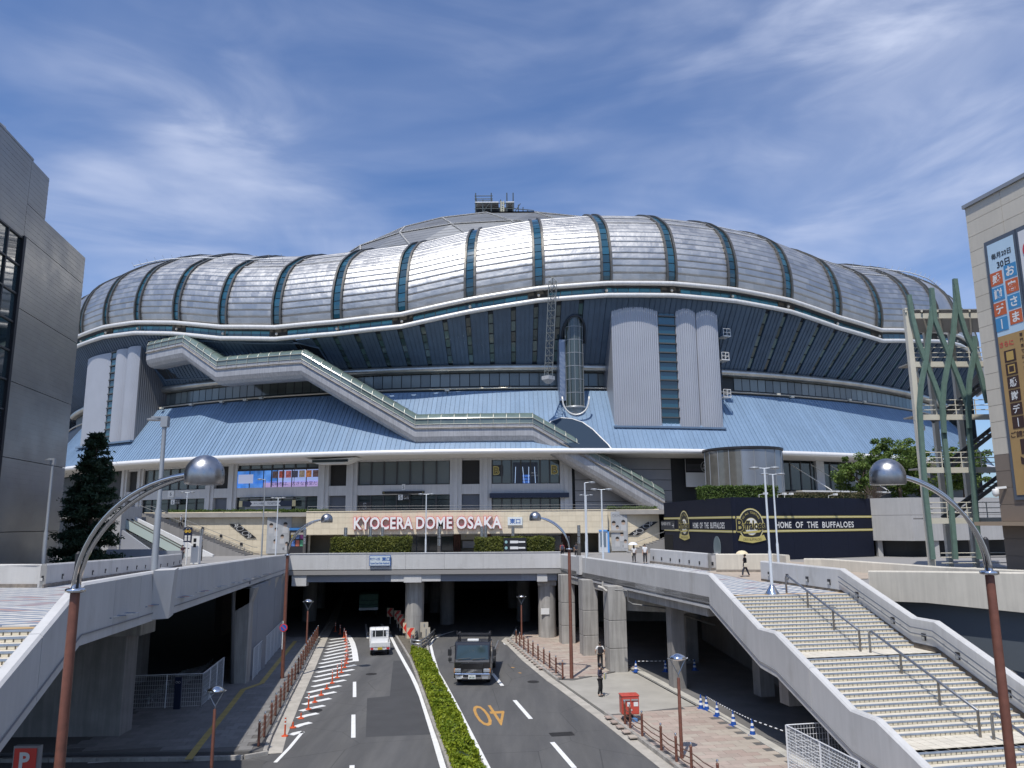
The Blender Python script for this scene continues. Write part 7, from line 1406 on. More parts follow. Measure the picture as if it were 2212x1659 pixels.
disc('red_rim', redp, c_, .25, .0, ns); disc('blue_field', M('sign blue', (.03, .12, .45), .4), c_, .19, .01, ns); B().beam(c_+Vector((-.15, -.02, .15)), c_+Vector((.15, -.02, -.15)), .01, .05).make('red_bar', redp, ns); B().tube([Vector((c_.x-.05, c_.y+.04, 1.9)), Vector((c_.x-.05, c_.y+.04, c_.z+.4))], .03, 6).make('stick', whitep, ns)
def plaza_pole(label, x, ytop, xb, yb, Y, style, zb_=ZD, mat=None, base=None):
    mat = mat or lightpole; tp = YP(x, ytop, Y); t = thing('plaza_lamp', label, 'street lamp', (tp.x, Y, zb_), group='plaza lamp poles'); h = tp.z-zb_; B().lathe([(.085, 0), (.085, h*.33), (.06, h*.35), (.055, h)], 12, (tp.x, Y, zb_)).make('pole', mat, t, smooth='auto')
    for s in ({'double': (-1, 1), 'left': (-1,), 'right': (1,), 'none': ()}[style]):
        B().tube([(tp.x, Y, tp.z), (tp.x+s*.35, Y, tp.z+.03)], .03, 6).make('arm', mat, t); B().lathe([(.02, -.09), (.24, -.06), (.28, 0), (.2, .06), (.02, .08)], 14, (tp.x+s*.55, Y, tp.z+.03)).make('lamp_head', greypole, t, smooth=True)
    if base: B().lathe([(.42, 0), (.34, .08), (.14, .42), (.1, .5)], 18, (tp.x, Y, zb_)).make('cone_base', chrome, t, smooth=True)
    return t
t = plaza_pole('large double-headed lamp pole with a shiny cone base at the top of the right stairs', 1651, 1012, 1668, 1284, 41.5, 'double', base=True); plaza_pole('double-headed lamp pole just behind the big one by the stairs', 1669, 1025, 1684, 1216, 52, 'double')
for a in ((1263, 1043, 60, 'right', 'single-headed pale lamp pole at the right deck edge above the columns'), (1299, 1058, 58, 'double', 'double-headed pale lamp pole at the right deck edge'), (1266, 1070, 90, 'double', 'farther double-headed lamp pole behind the right deck edge'), (921, 1068, 78, 'double', 'double-headed lamp pole in front of the stadium name'), (405, 1064, 88, 'double', 'double-headed lamp pole in front of the left beige wall')): plaza_pole(a[4], a[0], a[1], 0, 0, a[2], a[3])
plaza_pole('thin grey lamp pole in front of the left poster', 573, 1036, 0, 0, 80, 'left', mat=greypole); plaza_pole('thin pale lamp pole beside the left poster', 601, 1076, 0, 0, 84, 'double')
def square_lamp(label, x, ytop, Y, zb_, w_):
    tp = YP(x, ytop, Y); t = thing('square_head_lamp', label, 'street lamp', (tp.x, Y, zb_)); h = tp.z-zb_; B().lathe([(.12, 0), (.12, h*.38), (.085, h*.4), (.075, h)], 12, (tp.x, Y, zb_)).make('pole', greypole, t, smooth='auto'); B().box(tp.x-.12, tp.x+.14, Y-.12, Y+.12, tp.z-.35, tp.z).make('head_box', greypole, t); B().box(tp.x-w_, tp.x+.14, Y-.1, Y+.1, tp.z, tp.z+.06).make('arm', greypole, t); B().lathe([(.01, -.04), (.28, -.03), (.28, .03), (.01, .04)], 16, (tp.x-w_+.1, Y, tp.z-.06)).make('lamp_disc', greypole, t)
square_lamp('tall dark grey lamp pole standing on the left parapet', 357, 903, 29.4, 8.05, .5); square_lamp('grey lamp pole in front of the left grey building', 115, 992, 50, 6.4, .3)
pmn = M('post lamp steel', (.5, .5, .5), .25, .9)
for i, (x, yt, Y) in enumerate(((659, 1143, 86), (747, 1139.5, 74), (800.5, 1138, 76), (826.5, 1139, 84), (949, 1137, 76), (1041, 1137, 74), (1049, 1134.5, 78), (1108, 1137, 84), (1250, 1134.5, 80), (437, 1142, 84))):
    tp = YP(x, yt, Y); t = thing('post_lamp', (words[i] if i < 9 else 'leftmost').replace('nearest', 'first')+' slim steel post lamp on the plaza'+(', counted from the left of the hedges' if i < 9 else ' by the left stairs'), 'post lamp', (tp.x, Y, ZD), group='steel post lamps on the plaza'); B().lathe([(.17, 0), (.17, 1.6)], 12, (tp.x, Y, ZD)).make('dark_foot', M('post foot', (.13, .12, .11), .5, .4), t, smooth='auto'); B().lathe([(.17, 1.62), (.17, 2.3)], 12, (tp.x, Y, ZD)).make('steel_band', pmn, t, smooth='auto'); B().lathe([(.17, 2.36), (.17, tp.z-ZD)], 12, (tp.x, Y, ZD)).make('steel_top', pmn, t, smooth='auto')
a, c = YP(1088, 1162, 70.2), YP(1137, 1187, 70.2); gbd = thing('guide_board', 'black and white guide board standing before the right hedge', 'sign', (a.x, 70.2, ZD)); B().box(a.x, c.x, 70.1, 70.25, 6.9, a.z).make('board', blackp, gbd); w_ = c.x-a.x; h_ = a.z-6.9
for i in range(2): rect('white_field', whitep, ((a.x+c.x)/2, 70.09, a.z-h_*(.25+.36*i)), (1, 0, 0), UP, -.08, 0, w_*.36, h_*.16, gbd, .01); rect('white_field', whitep, ((a.x+c.x)/2, 70.09, a.z-h_*(.25+.36*i)), (1, 0, 0), UP, w_*.3, 0, w_*.3, h_*.1, gbd, .01); disc('round_mark', M('mark teal', (.3, .5, .5), .5), Vector((a.x+.22, 70.09, a.z-h_*(.25+.36*i))), .13, 0, gbd)
rect('white_strip', whitep, ((a.x+c.x)/2, 70.09, 7.02), (1, 0, 0), UP, 0, 0, w_, .16, gbd, .01)
a, c = YP(398, 1139, 76), YP(413, 1171, 76); gsg = thing('gate_guide_sign', 'tall navy gate guide sign with two yellow arrows on the left plaza', 'sign', ((a.x+c.x)/2, 76, ZD)); B().box(a.x, c.x, 76, 76.1, c.z, a.z).make('board', navy, gsg); B().tube([((a.x+c.x)/2, 76.05, ZD), ((a.x+c.x)/2, 76.05, c.z)], .07, 8).make('post', whitep, gsg)
for s, ar_ in ((-1, '↖'), (1, '↗')): disc('arrow_disc', M('arrow yellow', (.65, .42, .05), .5), Vector(((a.x+c.x)/2+s*.17, 75.99, a.z-.38)), .15, 0, gsg); text('arrow', ar_, navy, ((a.x+c.x)/2+s*.17, 75.97, a.z-.38), (1, 0, 0), UP, .15, gsg, offset=.02)
text('word', 'ゲート', whitep, ((a.x+c.x)/2, 75.98, a.z-.12), (1, 0, 0), UP, .14, gsg)
for i in range(6): rect('gate_list', whitep, ((a.x+c.x)/2, 75.995, a.z-.85), (1, 0, 0), UP, -.17+.34*(i % 2), -.18*(i//2), .22, .14, gsg, .01)
a = YP(417, 1158, 77); cab = thing('white_cabinet', 'white cabinet with two dark panels next to the navy gate sign', 'cabinet', (a.x, 77, ZD)); c = YP(427, 1195, 77); B().box(a.x-.1, c.x+.1, 77, 77.6, ZD, a.z).make('body', whitep, cab)
for i in range(2): rect('dark_panel', blackp, (a.x+.22, 76.99, a.z-.4-.5*i), (1, 0, 0), UP, 0, 0, .28, .36, cab, .01)
# ------------------------------------------------------------------ left plaza stairs and open escalator
ps_ = thing('plaza_stairs', 'grey flight of steps climbing left along the beige wall', 'stairs', (-33, 98, ZD)); xs0, xs1 = YP(536, 1197, 98).x, wl0+1.0; n = 34; stg = M('step stone', (.27, .26, .25), .8, isl=.08)
for i in range(n): x = xs0+(xs1-xs0)*i/n; B().box(x+(xs1-xs0)/n, x, 96.6, 99.9, ZD-.05, ZD+(ZT-ZD)*(i+1)/n).make('step', stg, ps_)
hb = thing('stairs_handrail', 'steel handrails of the grey steps along the beige wall', 'handrail', (xs0, 96.7, ZD))
for y in (96.7, 99.6): B().tube([(xs0+.6, y, ZD+.9), (xs0, y, ZD+.95), (xs1, y, ZT+.9), (xs1-.8, y, ZT+.9)], .032, 6).make('rail', M('dull handrail', (.2, .2, .2), .55), hb)
for i in range(8): x = xs0+(xs1-xs0)*i/7; B().tube([(x, 96.7, ZD+(ZT-ZD)*i/7), (x, 96.7, ZD+.95+(ZT-ZD)*i/7)], .035, 6).make('post', hm, hb)
for i, f in enumerate((.12, .32, .5, .68, .86)): x = xs0+(xs1-xs0)*f; B().box(x-.16, x+.16, 99.9, 99.96, ZD+(ZT-ZD)*f+.5, ZD+(ZT-ZD)*f+.85).make('light_box', darkm, hb)
xr_ = YP(1358, 1195, 97).x; prs = thing('right_plaza_stairs', 'grey steps climbing right beside the black building', 'stairs', (xr_, 97, ZD))
for i in range(20): B().box(xr_+.42*i, xr_+.42*(i+1), 96.4, 99.2, ZD-.05, ZD+.15*(i+1)).make('step', stg, prs)
B().tube([(xr_, 96.4, ZD+.95), (xr_+8.4, 96.4, ZD+4)], .032, 6).make('handrail', M('dull handrail', (.2, .2, .2), .55), prs)
es = thing('open_escalator', 'open escalator with pale glass sides and yellow edged steps at the left of the plaza', 'escalator', (-40, 93, ZD)); ex0, ex1 = YP(395, 1197, 93).x, YP(256, 1112, 93).x; ez0, ez1 = ZD, YP(256, 1112, 93).z
for y, dz in ((92.2, 0), (93.4, 0)): B().hexa([(ex0, y, ez0), (ex0, y+.25, ez0), (ex1, y+.25, ez1-.9), (ex1, y, ez1-.9), (ex0, y, ez0+1.0), (ex0, y+.25, ez0+1.0), (ex1, y+.25, ez1+.1), (ex1, y, ez1+.1)]).make('balustrade', M('pale green glass', (.5, .58, .54), .25), es); B().tube([(ex0+.5, y+.12, ez0+1.0), (ex0, y+.12, ez0+1.08), (ex1, y+.12, ez1+.18)], .07, 6).make('rubber_handrail', black, es)
for i in range(30): f = i/30; x = ex0+(ex1-ex0)*f; z = ez0+(ez1-.9-ez0)*f; B().box(x-.28, x+.02, 92.46, 93.38, z-.1, z+.14).make('escalator_step', darkm, es); B().box(x-.0, x+.025, 92.46, 93.38, z+.12, z+.15).make('yellow_edge', M('edge yellow', (.5, .4, .08), .6), es)
B().hexa([(ex0+3, 94.4, ZD), (ex0+3, 94.9, ZD), (ex1, 94.9, ZD), (ex1, 94.4, ZD), (ex0+3, 94.4, ZD+.2), (ex0+3, 94.9, ZD+.2), (ex1, 94.9, ez1+.3), (ex1, 94.4, ez1+.3)]).make('stair_flank_wall', M('bright white wall', (.72, .72, .72), .6, var=.04, vs=.7), None, label='bright white triangular wall between the escalator and the grey steps', cat='wall')
B().hexa([(ex0-3, 91.2, ZD), (ex0-3, 91.6, ZD), (ex1, 91.6, ZD), (ex1, 91.2, ZD), (ex0-3, 91.2, ZD+.9), (ex0-3, 91.6, ZD+.9), (ex1, 91.6, ez1-.8), (ex1, 91.2, ez1-.8)]).make('escalator_flank_wall', M('grey lilac wall', (.34, .35, .38), .6, var=.04, vs=.7), None, label='grey sloping wall under the near side of the open escalator', cat='wall')
a, c = YP(226, 1094, 91), YP(264, 1094, 91); lbk = thing('lift_block', 'pale concrete block with a door behind the dark conifer', 'building', (a.x, 91, ZD)); B().box(a.x, c.x, 91, 96, ZD, a.z).make('wall', gk, lbk); rect('door', M('door grey', (.22, .22, .24), .5), ((a.x+c.x)/2+.3, 90.99, ZD+1.2), (1, 0, 0), UP, 0, 0, 1.0, 2.2, lbk, .03); rect('call_panel', whitep, (c.x-.25, 90.98, ZD+1.6), (1, 0, 0), UP, 0, 0, .18, .6, lbk, .02)
for (x0, x1, yt, Y, lb_) in ((230, 335, 1187, 78, 'left shaded grey low wall near the foot of the escalator'), (318, 392, 1190, 80, 'right shaded grey low wall near the foot of the escalator')): a, c = YP(x0, yt, Y), YP(x1, yt, Y); B().box(a.x, c.x, Y, Y+.3, ZD, a.z).make('shaded_low_wall', greyp, None, label=lb_, cat='wall')
# ------------------------------------------------------------------ scaffold on the cap
best = None
for Yq in np.arange(165, 222, .5):
    p = YP(1070, 472, Yq); r_ = math.hypot(p.x, p.y-CYD)
    if r_ < RB_:
        zc_ = ZB_+RI_*math.sqrt(1-(r_/RB_)**2)
        if best is None or abs(zc_-p.z) < best[0]: best = (abs(zc_-p.z), p)
sp0 = YP(1075, 470, best[1].y-9); scf = thing('roof_scaffold', 'steel scaffold with a white-edged platform and ladder on top of the dome', 'scaffold', sp0); X0, Y0, Z0 = 0, 0, 0; WM[scf.name] = Matrix(); gs_ = M('scaffold tube', (.14, .16, .16), .5, .5); b = B()
for x in (-4.2, -2.8, -1.2, .6, 1.8, 3.0):
    for y in (-1, 1.2): b.tube([(X0+x, Y0+y, Z0-6), (X0+x, Y0+y, Z0+(4.6 if x in (-4.2, -1.2, 1.8, 3.0) else 3.2))], .11, 4)
b.make('standards', gs_, scf); b = B()
for z in (-.8, .3, 1.4, 2.5, 3.4, 4.0):
    for y in (-1, 1.2): b.tube([(X0-4.4, Y0+y, Z0+z), (X0+(3.2 if z < 3 else -.9), Y0+y, Z0+z)], .09, 4); 
for x in (-4.2, -1.2, 1.8): b.tube([(X0+x, Y0-1, Z0-1.5), (X0+x+2.6, Y0-1, Z0+2.4)], .08, 4)
b.make('ledgers', gs_, scf); B().box(X0-4.3, X0+.2, Y0-1.1, Y0+1.3, Z0+2.6, Z0+2.8).make('platform', whitem, scf); B().box(X0+1.6, X0+3.2, Y0-1.1, Y0+1.3, Z0+2.6, Z0+2.8).make('platform', whitem, scf); B().box(X0-4.1, X0+3.0, Y0+1.0, Y0+1.1, Z0-.6, Z0+2.5).make('dark_sheet', darkm, scf)
b = B(); b.tube([(X0+.7, Y0-1.4, Z0-3.4), (X0+.7, Y0-1.1, Z0+2.9)], .11, 4); b.tube([(X0+1.2, Y0-1.4, Z0-3.4), (X0+1.2, Y0-1.1, Z0+2.9)], .11, 4)
for i in range(14): b.tube([(X0+.7, Y0-1.38+.02*i, Z0-2.2+.37*i), (X0+1.2, Y0-1.38+.02*i, Z0-2.2+.37*i)], .09, 4)
b.make('ladder', M('ladder pale', (.6, .58, .45), .5), scf); b = B()
for i in range(4): b.tube([(X0+4.0+.9*i, Y0, Z0-2), (X0+4.0+.9*i, Y0, Z0+2.6-.5*i)], .09, 4); b.tube([(X0+3.2, Y0, Z0+1.8-.8*i), (X0+7, Y0, Z0+1.4-.8*i)], .09, 4)
b.make('side_frame', gs_, scf)
scf.location = sp0; scf.scale = (1.35, 1.35, 1.35)
# ------------------------------------------------------------------ vehicles
def wheel(parent, x, y, r, w_):
    b = B(); m = Matrix.Translation((x, y, r))@Matrix.Rotation(math.pi/2, 4, 'Y'); prof_ = [(r*.6, -w_/2), (r*.92, -w_/2), (r, -w_/2+.03), (r, w_/2-.03), (r*.92, w_/2), (r*.6, w_/2)]
    bb = B().lathe(prof_, 20); b.add([m@Vector(v) for v in bb.v], bb.f); o = b.make('wheel', M('tyre rubber', (.02, .02, .02), .8), parent, smooth='auto'); bb = B().lathe([(r*.6, -w_*.35), (r*.35, -w_*.42), (.05, -w_*.42), (.01, -w_*.42)], 16); b = B().add([m@Vector(v) for v in bb.v], bb.f); b.make('rim', M('rim steel', (.35, .35, .36), .4, .7), o); bb = B().lathe([(r*.6, w_*.35), (r*.35, w_*.42), (.01, w_*.42)], 16); B().add([m@Vector(v) for v in bb.v], bb.f).make('rim', M('rim steel', (.35, .35, .36), .4, .7), o)
wcar = M('white car paint', (.72, .72, .71), .3, coat=.5); carg = M('car glass', (.015, .02, .022), .05, spec=1)
kt = thing('white_pickup', 'small white pickup truck seen from behind entering the underpass', 'truck'); W2 = .735
def body(pts, x0, x1, nm, m, par, bev=.03):  # side profile (y, z) extruded across x
    b = B(); n_ = len(pts); vs = [(x0, y, z) for y, z in pts]+[(x1, y, z) for y, z in pts]; b.add(vs, [tuple(range(n_)), tuple(range(n_, 2*n_))[::-1]]+[(i, i+n_, (i+1) % n_+n_, (i+1) % n_) for i in range(n_)]); return b.make(nm, m, par, bevel=bev)
body([(.35, .45), (1.7, .45), (1.72, .8), (1.62, 1.05), (1.25, 1.72), (.55, 1.76), (.38, 1.6)], -W2, W2, 'cab', wcar, kt, .05)
B().add([(-.52, .33, 1.1), (.52, .33, 1.1), (.48, .35, 1.56), (-.48, .35, 1.56)], [(0, 1, 2, 3)]).make('rear_window', carg, kt); B().add([(-.62, 1.56, 1.12), (.62, 1.56, 1.12), (.56, 1.3, 1.66), (-.56, 1.3, 1.66)], [(3, 2, 1, 0)]).make('windscreen', carg, kt)
B().box(-W2, W2, -1.65, .32, .58, .68).make('bed_floor', wcar, kt); 
for s in (-1, 1): B().box(s*W2-.02, s*W2+.02, -1.65, .32, .62, .95).make('side_gate', wcar, kt, bevel=.01)
tg = B().box(-W2, W2, -1.69, -1.65, .62, .95).make('tailgate', wcar, kt, bevel=.01)
for i in range(9): B().box(-.6+.15*i-.03, -.6+.15*i+.03, -1.705, -1.69, .66, .92).make('tailgate_rib', wcar, tg)
B().box(-W2, W2, -1.66, -1.5, .42, .6).make('rear_valance', M('valance white', (.6, .6, .6), .5), kt)
for s in (-1, 1): B().box(s*.58-.11, s*.58+.11, -1.7, -1.66, .46, .58).make('tail_light', M('tail red', (.55, .03, .03), .3), kt); B().box(s*.44-.04, s*.44+.04, -1.7, -1.66, .46, .58).make('reverse_light', whitep, kt)
pl_ = B().box(-.17, .17, -1.72, -1.69, .45, .6).make('number_plate', M('yellow plate', (.65, .48, .03), .5), kt); text('plate_text', '32-06', blackp, (0, -1.725, .51), (1, 0, 0), UP, .07, kt)
b = B(); b.tube([(-.66, .24, .95), (-.66, .24, 1.82), (.66, .24, 1.82), (.66, .24, .95)], .03, 6)
for x in (-.3, .3): b.tube([(x, .24, .95), (x, .24, 1.82)], .022, 6)
for z in (1.08, 1.6): b.tube([(-.66, .24, z), (.66, .24, z)], .02, 6)
b.make('guard_frame', wcar, kt); B().box(-.66, .66, .25, .31, .66, 1.02).make('headboard', wcar, kt)
for s in (-1, 1): B().box(s*.86-.08, s*.86+.08, 1.25, 1.32, 1.1, 1.32).make('mirror', black, kt, bevel=.02); B().tube([(s*.72, 1.25, 1.1), (s*.86, 1.28, 1.15)], .015, 5).make('mirror_arm', black, kt)
for x in (-.62, .62):
    for y in (-1.05, 1.15): wheel(kt, x, y, .27, .15)
B().box(-.5, .5, -1.5, 1.5, .28, .56).make('chassis', darkm, kt)
rdz = math.atan2(.18, .984); place(kt, G(819, 1409), rdz*1.1)
# black cargo truck, facing the viewer (front at -y)
bt = thing('black_truck', 'black cargo truck with a roof rack coming out of the underpass', 'truck'); bk_ = M('black truck paint', (.018, .018, .02), .22, coat=.8); W2 = 1.1
body([(0, .62), (-.02, 1.35), (.06, 1.5), (.22, 2.36), (.4, 2.48), (1.75, 2.48), (1.8, 2.3), (1.8, .62)], -W2, W2, 'cab', bk_, bt, .07)
B().add([(-.98, .035, 1.5), (.98, .035, 1.5), (.92, .2, 2.3), (-.92, .2, 2.3)], [(0, 1, 2, 3)]).make('windscreen', M('truck glass', (.03, .05, .05), .05, spec=1), bt)
for s in (-1, 1): B().add([(s*1.115, .35, 1.5), (s*1.115, 1.2, 1.5), (s*1.115, 1.2, 2.25), (s*1.115, .45, 2.25)], [(0, 1, 2, 3)]).make('side_window', carg, bt)
B().tube([(-.9, -.02, 1.52), (-.1, -.0, 1.6)], .015, 4).make('wiper', black, bt); B().tube([(.0, -.02, 1.52), (.8, -.0, 1.6)], .015, 4).make('wiper', black, bt)
B().box(-.7, .7, -.05, -.0, .95, 1.3).make('front_panel', M('panel gloss black', (.02, .02, .022), .12), bt, bevel=.02); gr = B().box(-.62, .62, -.09, -.03, .74, .95).make('grille', darkm, bt)
for i in range(4): B().box(-.6, .6, -.11, -.09, .76+.05*i, .78+.05*i).make('grille_bar', chrome, gr)
for i in range(3):
    a_ = math.radians(90+120*i); c0 = Vector((0, -.125, .85)); u_ = Vector((math.cos(a_), 0, math.sin(a_))); v_ = Vector((-math.sin(a_), 0, math.cos(a_))); B().add([c0+u_*.005, c0+u_*.05+v_*.03, c0+u_*.1, c0+u_*.05-v_*.03], [(0, 1, 2, 3), (3, 2, 1, 0)]).make('diamond', chrome, gr)
B().box(-W2, W2, -.16, .25, .38, .74).make('bumper', chrome, bt, bevel=.06); B().box(-.55, .55, -.18, -.15, .52, .66).make('bumper_intake', black, bt)
for s in (-1, 1):
    hl_ = B().box(s*.88-.2, s*.88+.2, -.07, .02, .78, .98).make('headlight', M('headlight glass', (.55, .57, .58), .1, .5), bt, bevel=.03); B().box(s*1.06-.05, s*1.06+.05, -.05, .05, .76, 1.0).make('indicator', M('indicator amber', (.5, .18, .02), .3), bt)
    B().box(s*.8-.18, s*.8+.18, -.19, -.15, .42, .54).make('fog_light', M('headlight glass', (.55, .57, .58), .1, .5), bt)
    B().tube([(s*1.08, .1, 2.3), (s*1.32, -.1, 2.25), (s*1.36, -.12, 1.35), (s*1.1, .05, 1.3)], .02, 5).make('mirror_arm', black, bt); B().box(s*1.36-.11, s*1.36+.11, -.2, -.08, 1.75, 2.15).make('mirror', black, bt, bevel=.03); B().box(s*1.34-.1, s*1.34+.1, -.2, -.08, 1.42, 1.64).make('mirror', black, bt, bevel=.03)
    B().box(s*1.12-.03, s*1.12+.03, .9, 1.6, .45, .62).make('cab_step', galv, bt)
B().box(-.22, .22, -.2, -.18, .42, .64).make('number_plate', whitep, bt); text('plate_text', '39-00', M('plate green', (.02, .12, .05), .5), (0, -.205, .5), (1, 0, 0), UP, .11, bt, offset=.02); text('plate_text', '大阪 100', M('plate green', (.02, .12, .05), .5), (0, -.205, .6), (1, 0, 0), UP, .05, bt)
b = B(); b.beam((-1.05, 1.0, 2.86), (1.05, 1.0, 2.86), .1, .12); b.beam((-1.0, 1.0, 2.72), (1.0, 1.0, 2.72), .06, .05)
for s in (-.95, .95): b.tube([(s, 1.0, 2.45), (s, 1.0, 2.9)], .05, 6); b.tube([(s, 1.9, 1.2), (s, 1.9, 2.9)], .05, 6); b.beam((s, .9, 2.86), (s, 1.9, 2.86), .08, .08)
b.tube([(-1.05, 1.0, 2.86), (-1.05, 1.0, 3.05)], .04, 6); b.tube([(1.05, 1.0, 2.86), (1.05, 1.0, 3.05)], .04, 6); b.make('roof_rack', darkm, bt)
B().box(-.35, .35, .5, .75, 2.48, 2.62).make('roof_lamp_box', whitep, bt, bevel=.03)
B().box(-1.12, 1.12, 2.0, 7.6, .95, 1.1).make('cargo_floor', darkm, bt)
for s in (-1, 1):
    for i in range(3): B().box(s*1.13-.03, s*1.13+.03, 2.05+1.85*i, 3.86+1.85*i, 1.08, 1.55).make('side_gate', galv, bt)
B().box(-1.12, 1.12, 1.95, 2.02, 1.0, 2.3).make('headboard', galv, bt); B().box(-.45, .45, .5, 7.4, .55, .95).make('chassis', darkm, bt)
for x in (-.9, .9):
    for y in (1.15, 5.9): wheel(bt, x, y, .46, .26)
g = G(1020, 1481); place(bt, (g.x, g.y, 0), -rdz*.9+.12)
tt_ = thing('covered_truck', 'parked truck under a green tarpaulin in the shade of the underpass', 'truck'); B().box(-1.0, 1.0, 0, 3.2, .95, 2.35).make('tarpaulin', M('green tarpaulin', (.16, .30, .24), .7, var=.2, vs=3, bump=.6, bs=6), tt_, bevel=.12); B().box(-1.0, 1.0, -.05, 4.8, .7, .95).make('bed', galv, tt_)
for z in (1.3, 1.75): B().tube([(-1.02, -.02, z), (0, -.04, z-.1), (1.02, -.02, z)], .02, 5).make('rope', blackp, tt_)
B().box(-.95, .95, 3.3, 4.9, .6, 2.2).make('cab', wcar, tt_, bevel=.08)
for x in (-.8, .8):
    for y in (.7, 4.1): wheel(tt_, x, y, .36, .2)
g = YP(796, 1318, 84); place(tt_, (g.x, 84, 0), .15)
# ------------------------------------------------------------------ people
def skinobj(name, joints, edges, mat, parent, root=0, sub=2):
    me = bpy.data.meshes.new(name); me.from_pydata([j[:3] for j in joints], edges, []); me.materials.append(mat); o = bpy.data.objects.new(name, me); reg(o, name, parent)
    m = o.modifiers.new('skin', 'SKIN'); m.use_smooth_shade = True
    if not me.skin_vertices: me.attributes  # layer is made with the modifier
    for i, v in enumerate(me.skin_vertices[0].data): r = joints[i][3]; v.radius = (r, joints[i][4] if len(joints[i]) > 4 else r); v.use_root = (i == root)
    s = o.modifiers.new('sub', 'SUBSURF'); s.levels = sub; s.render_levels = sub; return o
skinm = M('skin', (.48, .30, .21), .6)
def person(label, loc, face, h=1.7, shirt=(.6, .6, .6), trous=(.03, .03, .035), hair=(.02, .016, .014), stride=.16, arms=((.22, -.05, .78), (.22, .02, .78)), elbows=None, sleeve='short', extra=None, long_hair=False):
    t = thing('person', label, 'person'); k = h/1.7; st = stride
    J = [(0, 0, .95, .11, .085), (0, 0, 1.12, .11, .08), (0, .0, 1.34, .125, .085), (0, 0, 1.45, .06), (0, -.0, 1.52, .048), (0, -.015, 1.60, .075, .085), (0, -.01, 1.68, .05)]
    E_ = [(0, 1), (1, 2), (2, 3), (3, 4), (4, 5), (5, 6)]
    for i, s in enumerate((-1, 1)):
        b0 = len(J); hx, hy, hz = arms[i]; ex, ey, ez = (elbows[i] if elbows else (.22, .03, 1.14)); J += [(s*.17, 0, 1.41, .052), (s*ex, ey, ez, .042), (s*hx, hy, hz+.08, .032), (s*hx, hy-.02, hz, .034, .02), (s*hx, hy-.03, hz-.08, .02, .012)]; E_ += [(2, b0), (b0, b0+1), (b0+1, b0+2), (b0+2, b0+3), (b0+3, b0+4)]
    for i, s in enumerate((-1, 1)):
        b0 = len(J); f = st*s; J += [(s*.09, 0, .88, .085), (s*.095, -f*.75-.03, .5, .058), (s*.095, -f*1.0+(.06 if f < 0 else 0), .09, .038), (s*.1, -f*1.0-.13, .035, .034)]; E_ += [(0, b0), (b0, b0+1), (b0+1, b0+2), (b0+2, b0+3)]
    skinobj('body', J, E_, skinm, t)
    grow = lambda j, g: tuple(j[:3])+tuple(r+g for r in j[3:])
    sj = [grow(J[q], .022) for q in (0, 1, 2)]+[grow((0, 0, 1.44, .07), .01)]; se = [(0, 1), (1, 2), (2, 3)]
    for q in (7, 12):
        n0 = len(sj); sj += [grow(J[q], .016), grow(J[q+1], .014)]; se += [(2, n0), (n0, n0+1)]
        if sleeve == 'long': sj.append(grow(J[q+2], .012)); se.append((n0+1, n0+2))
        else:
            a_, c_ = Vector(J[q][:3]), Vector(J[q+1][:3]); m_ = a_.lerp(c_, .75); sj[-1] = (*m_, .055)
    skinobj('shirt', sj, se, M('cloth %.2f %.2f %.2f' % shirt, shirt, .8, var=.08, vs=8), t, 1)
    tj = [grow(J[0], .02)]; te_ = []
    for q in (17, 21): n0 = len(tj); tj += [grow(J[q], .018), grow(J[q+1], .022), (J[q+2][0], J[q+2][1], .1, .058)]; te_ += [(0, n0), (n0, n0+1), (n0+1, n0+2)]
    skinobj('trousers', tj, te_, M('cloth %.2f %.2f %.2f' % trous, trous, .85, var=.08, vs=8), t, 0)
    for q in (20, 24): x, y, z = J[q][:3]; b = B(); b.lathe([(.01, -.03), (.05, -.03), (.055, .0), (.04, .035), (.01, .05)], 10, (0, 0, 0)); b.v = [(x+vx, y+.05+vy*2.3, .035+vz) for vx, vy, vz in b.v]; b.make('shoe', M('shoe dark', (.04, .04, .04), .6), t, smooth=True)
    b = B(); b.lathe([(.084, -.06)]+[(.092*math.cos(math.radians(q)), .1*math.sin(math.radians(q))) for q in range(0, 90, 15)]+[(.005, .1)], 14); b.v = [(vx, vy*1.1+.018, 1.64+vz) for vx, vy, vz in b.v]
    hm_ = M('hair %.2f' % hair[0], hair, .6)
    if long_hair: b.add([(-.09, .02, 1.62), (.09, .02, 1.62), (.08, .09, 1.38), (-.08, .09, 1.38), (-.07, .1, 1.62), (.07, .1, 1.62), (.06, .12, 1.4), (-.06, .12, 1.4)], [(0, 1, 2, 3), (4, 5, 6, 7), (0, 4, 7, 3), (1, 5, 6, 2), (3, 2, 6, 7)])
    b.make('hair', hm_, t, smooth=True); b = B()
    for s in (-1, 1): b.lathe([(.002, -.008), (.01, 0), (.002, .008)], 6, (s*.032, -.098, 1.605))
    b.make('eyes', blackp, t); B().lathe([(.004, -.02), (.014, -.012), (.006, .02)], 6, (0, -.1, 1.578)).make('nose', skinm, t); B().box(-.022, .022, -.098, -.088, 1.543, 1.549).make('mouth', M('lip', (.3, .12, .1), .6), t)
    if extra: extra(t, J)
    place(t, loc, face, k); return t
def parasol(col):
    def f(t, J):
        hx, hy, hz = J[14][:3]; b = B(); n = 8; pr_ = [(.01, .24), (.25, .2), (.42, .09), (.5, -.03)]; b.lathe(pr_, n, (hx-.12, hy-.0, 1.78), cap=False); b.make('parasol_canopy', M('parasol %.2f' % col[2], col, .7), t); B().tube([(hx, hy, hz), (hx-.12, hy, 2.0)], .01, 5).make('parasol_stick', steel, t)
    return f
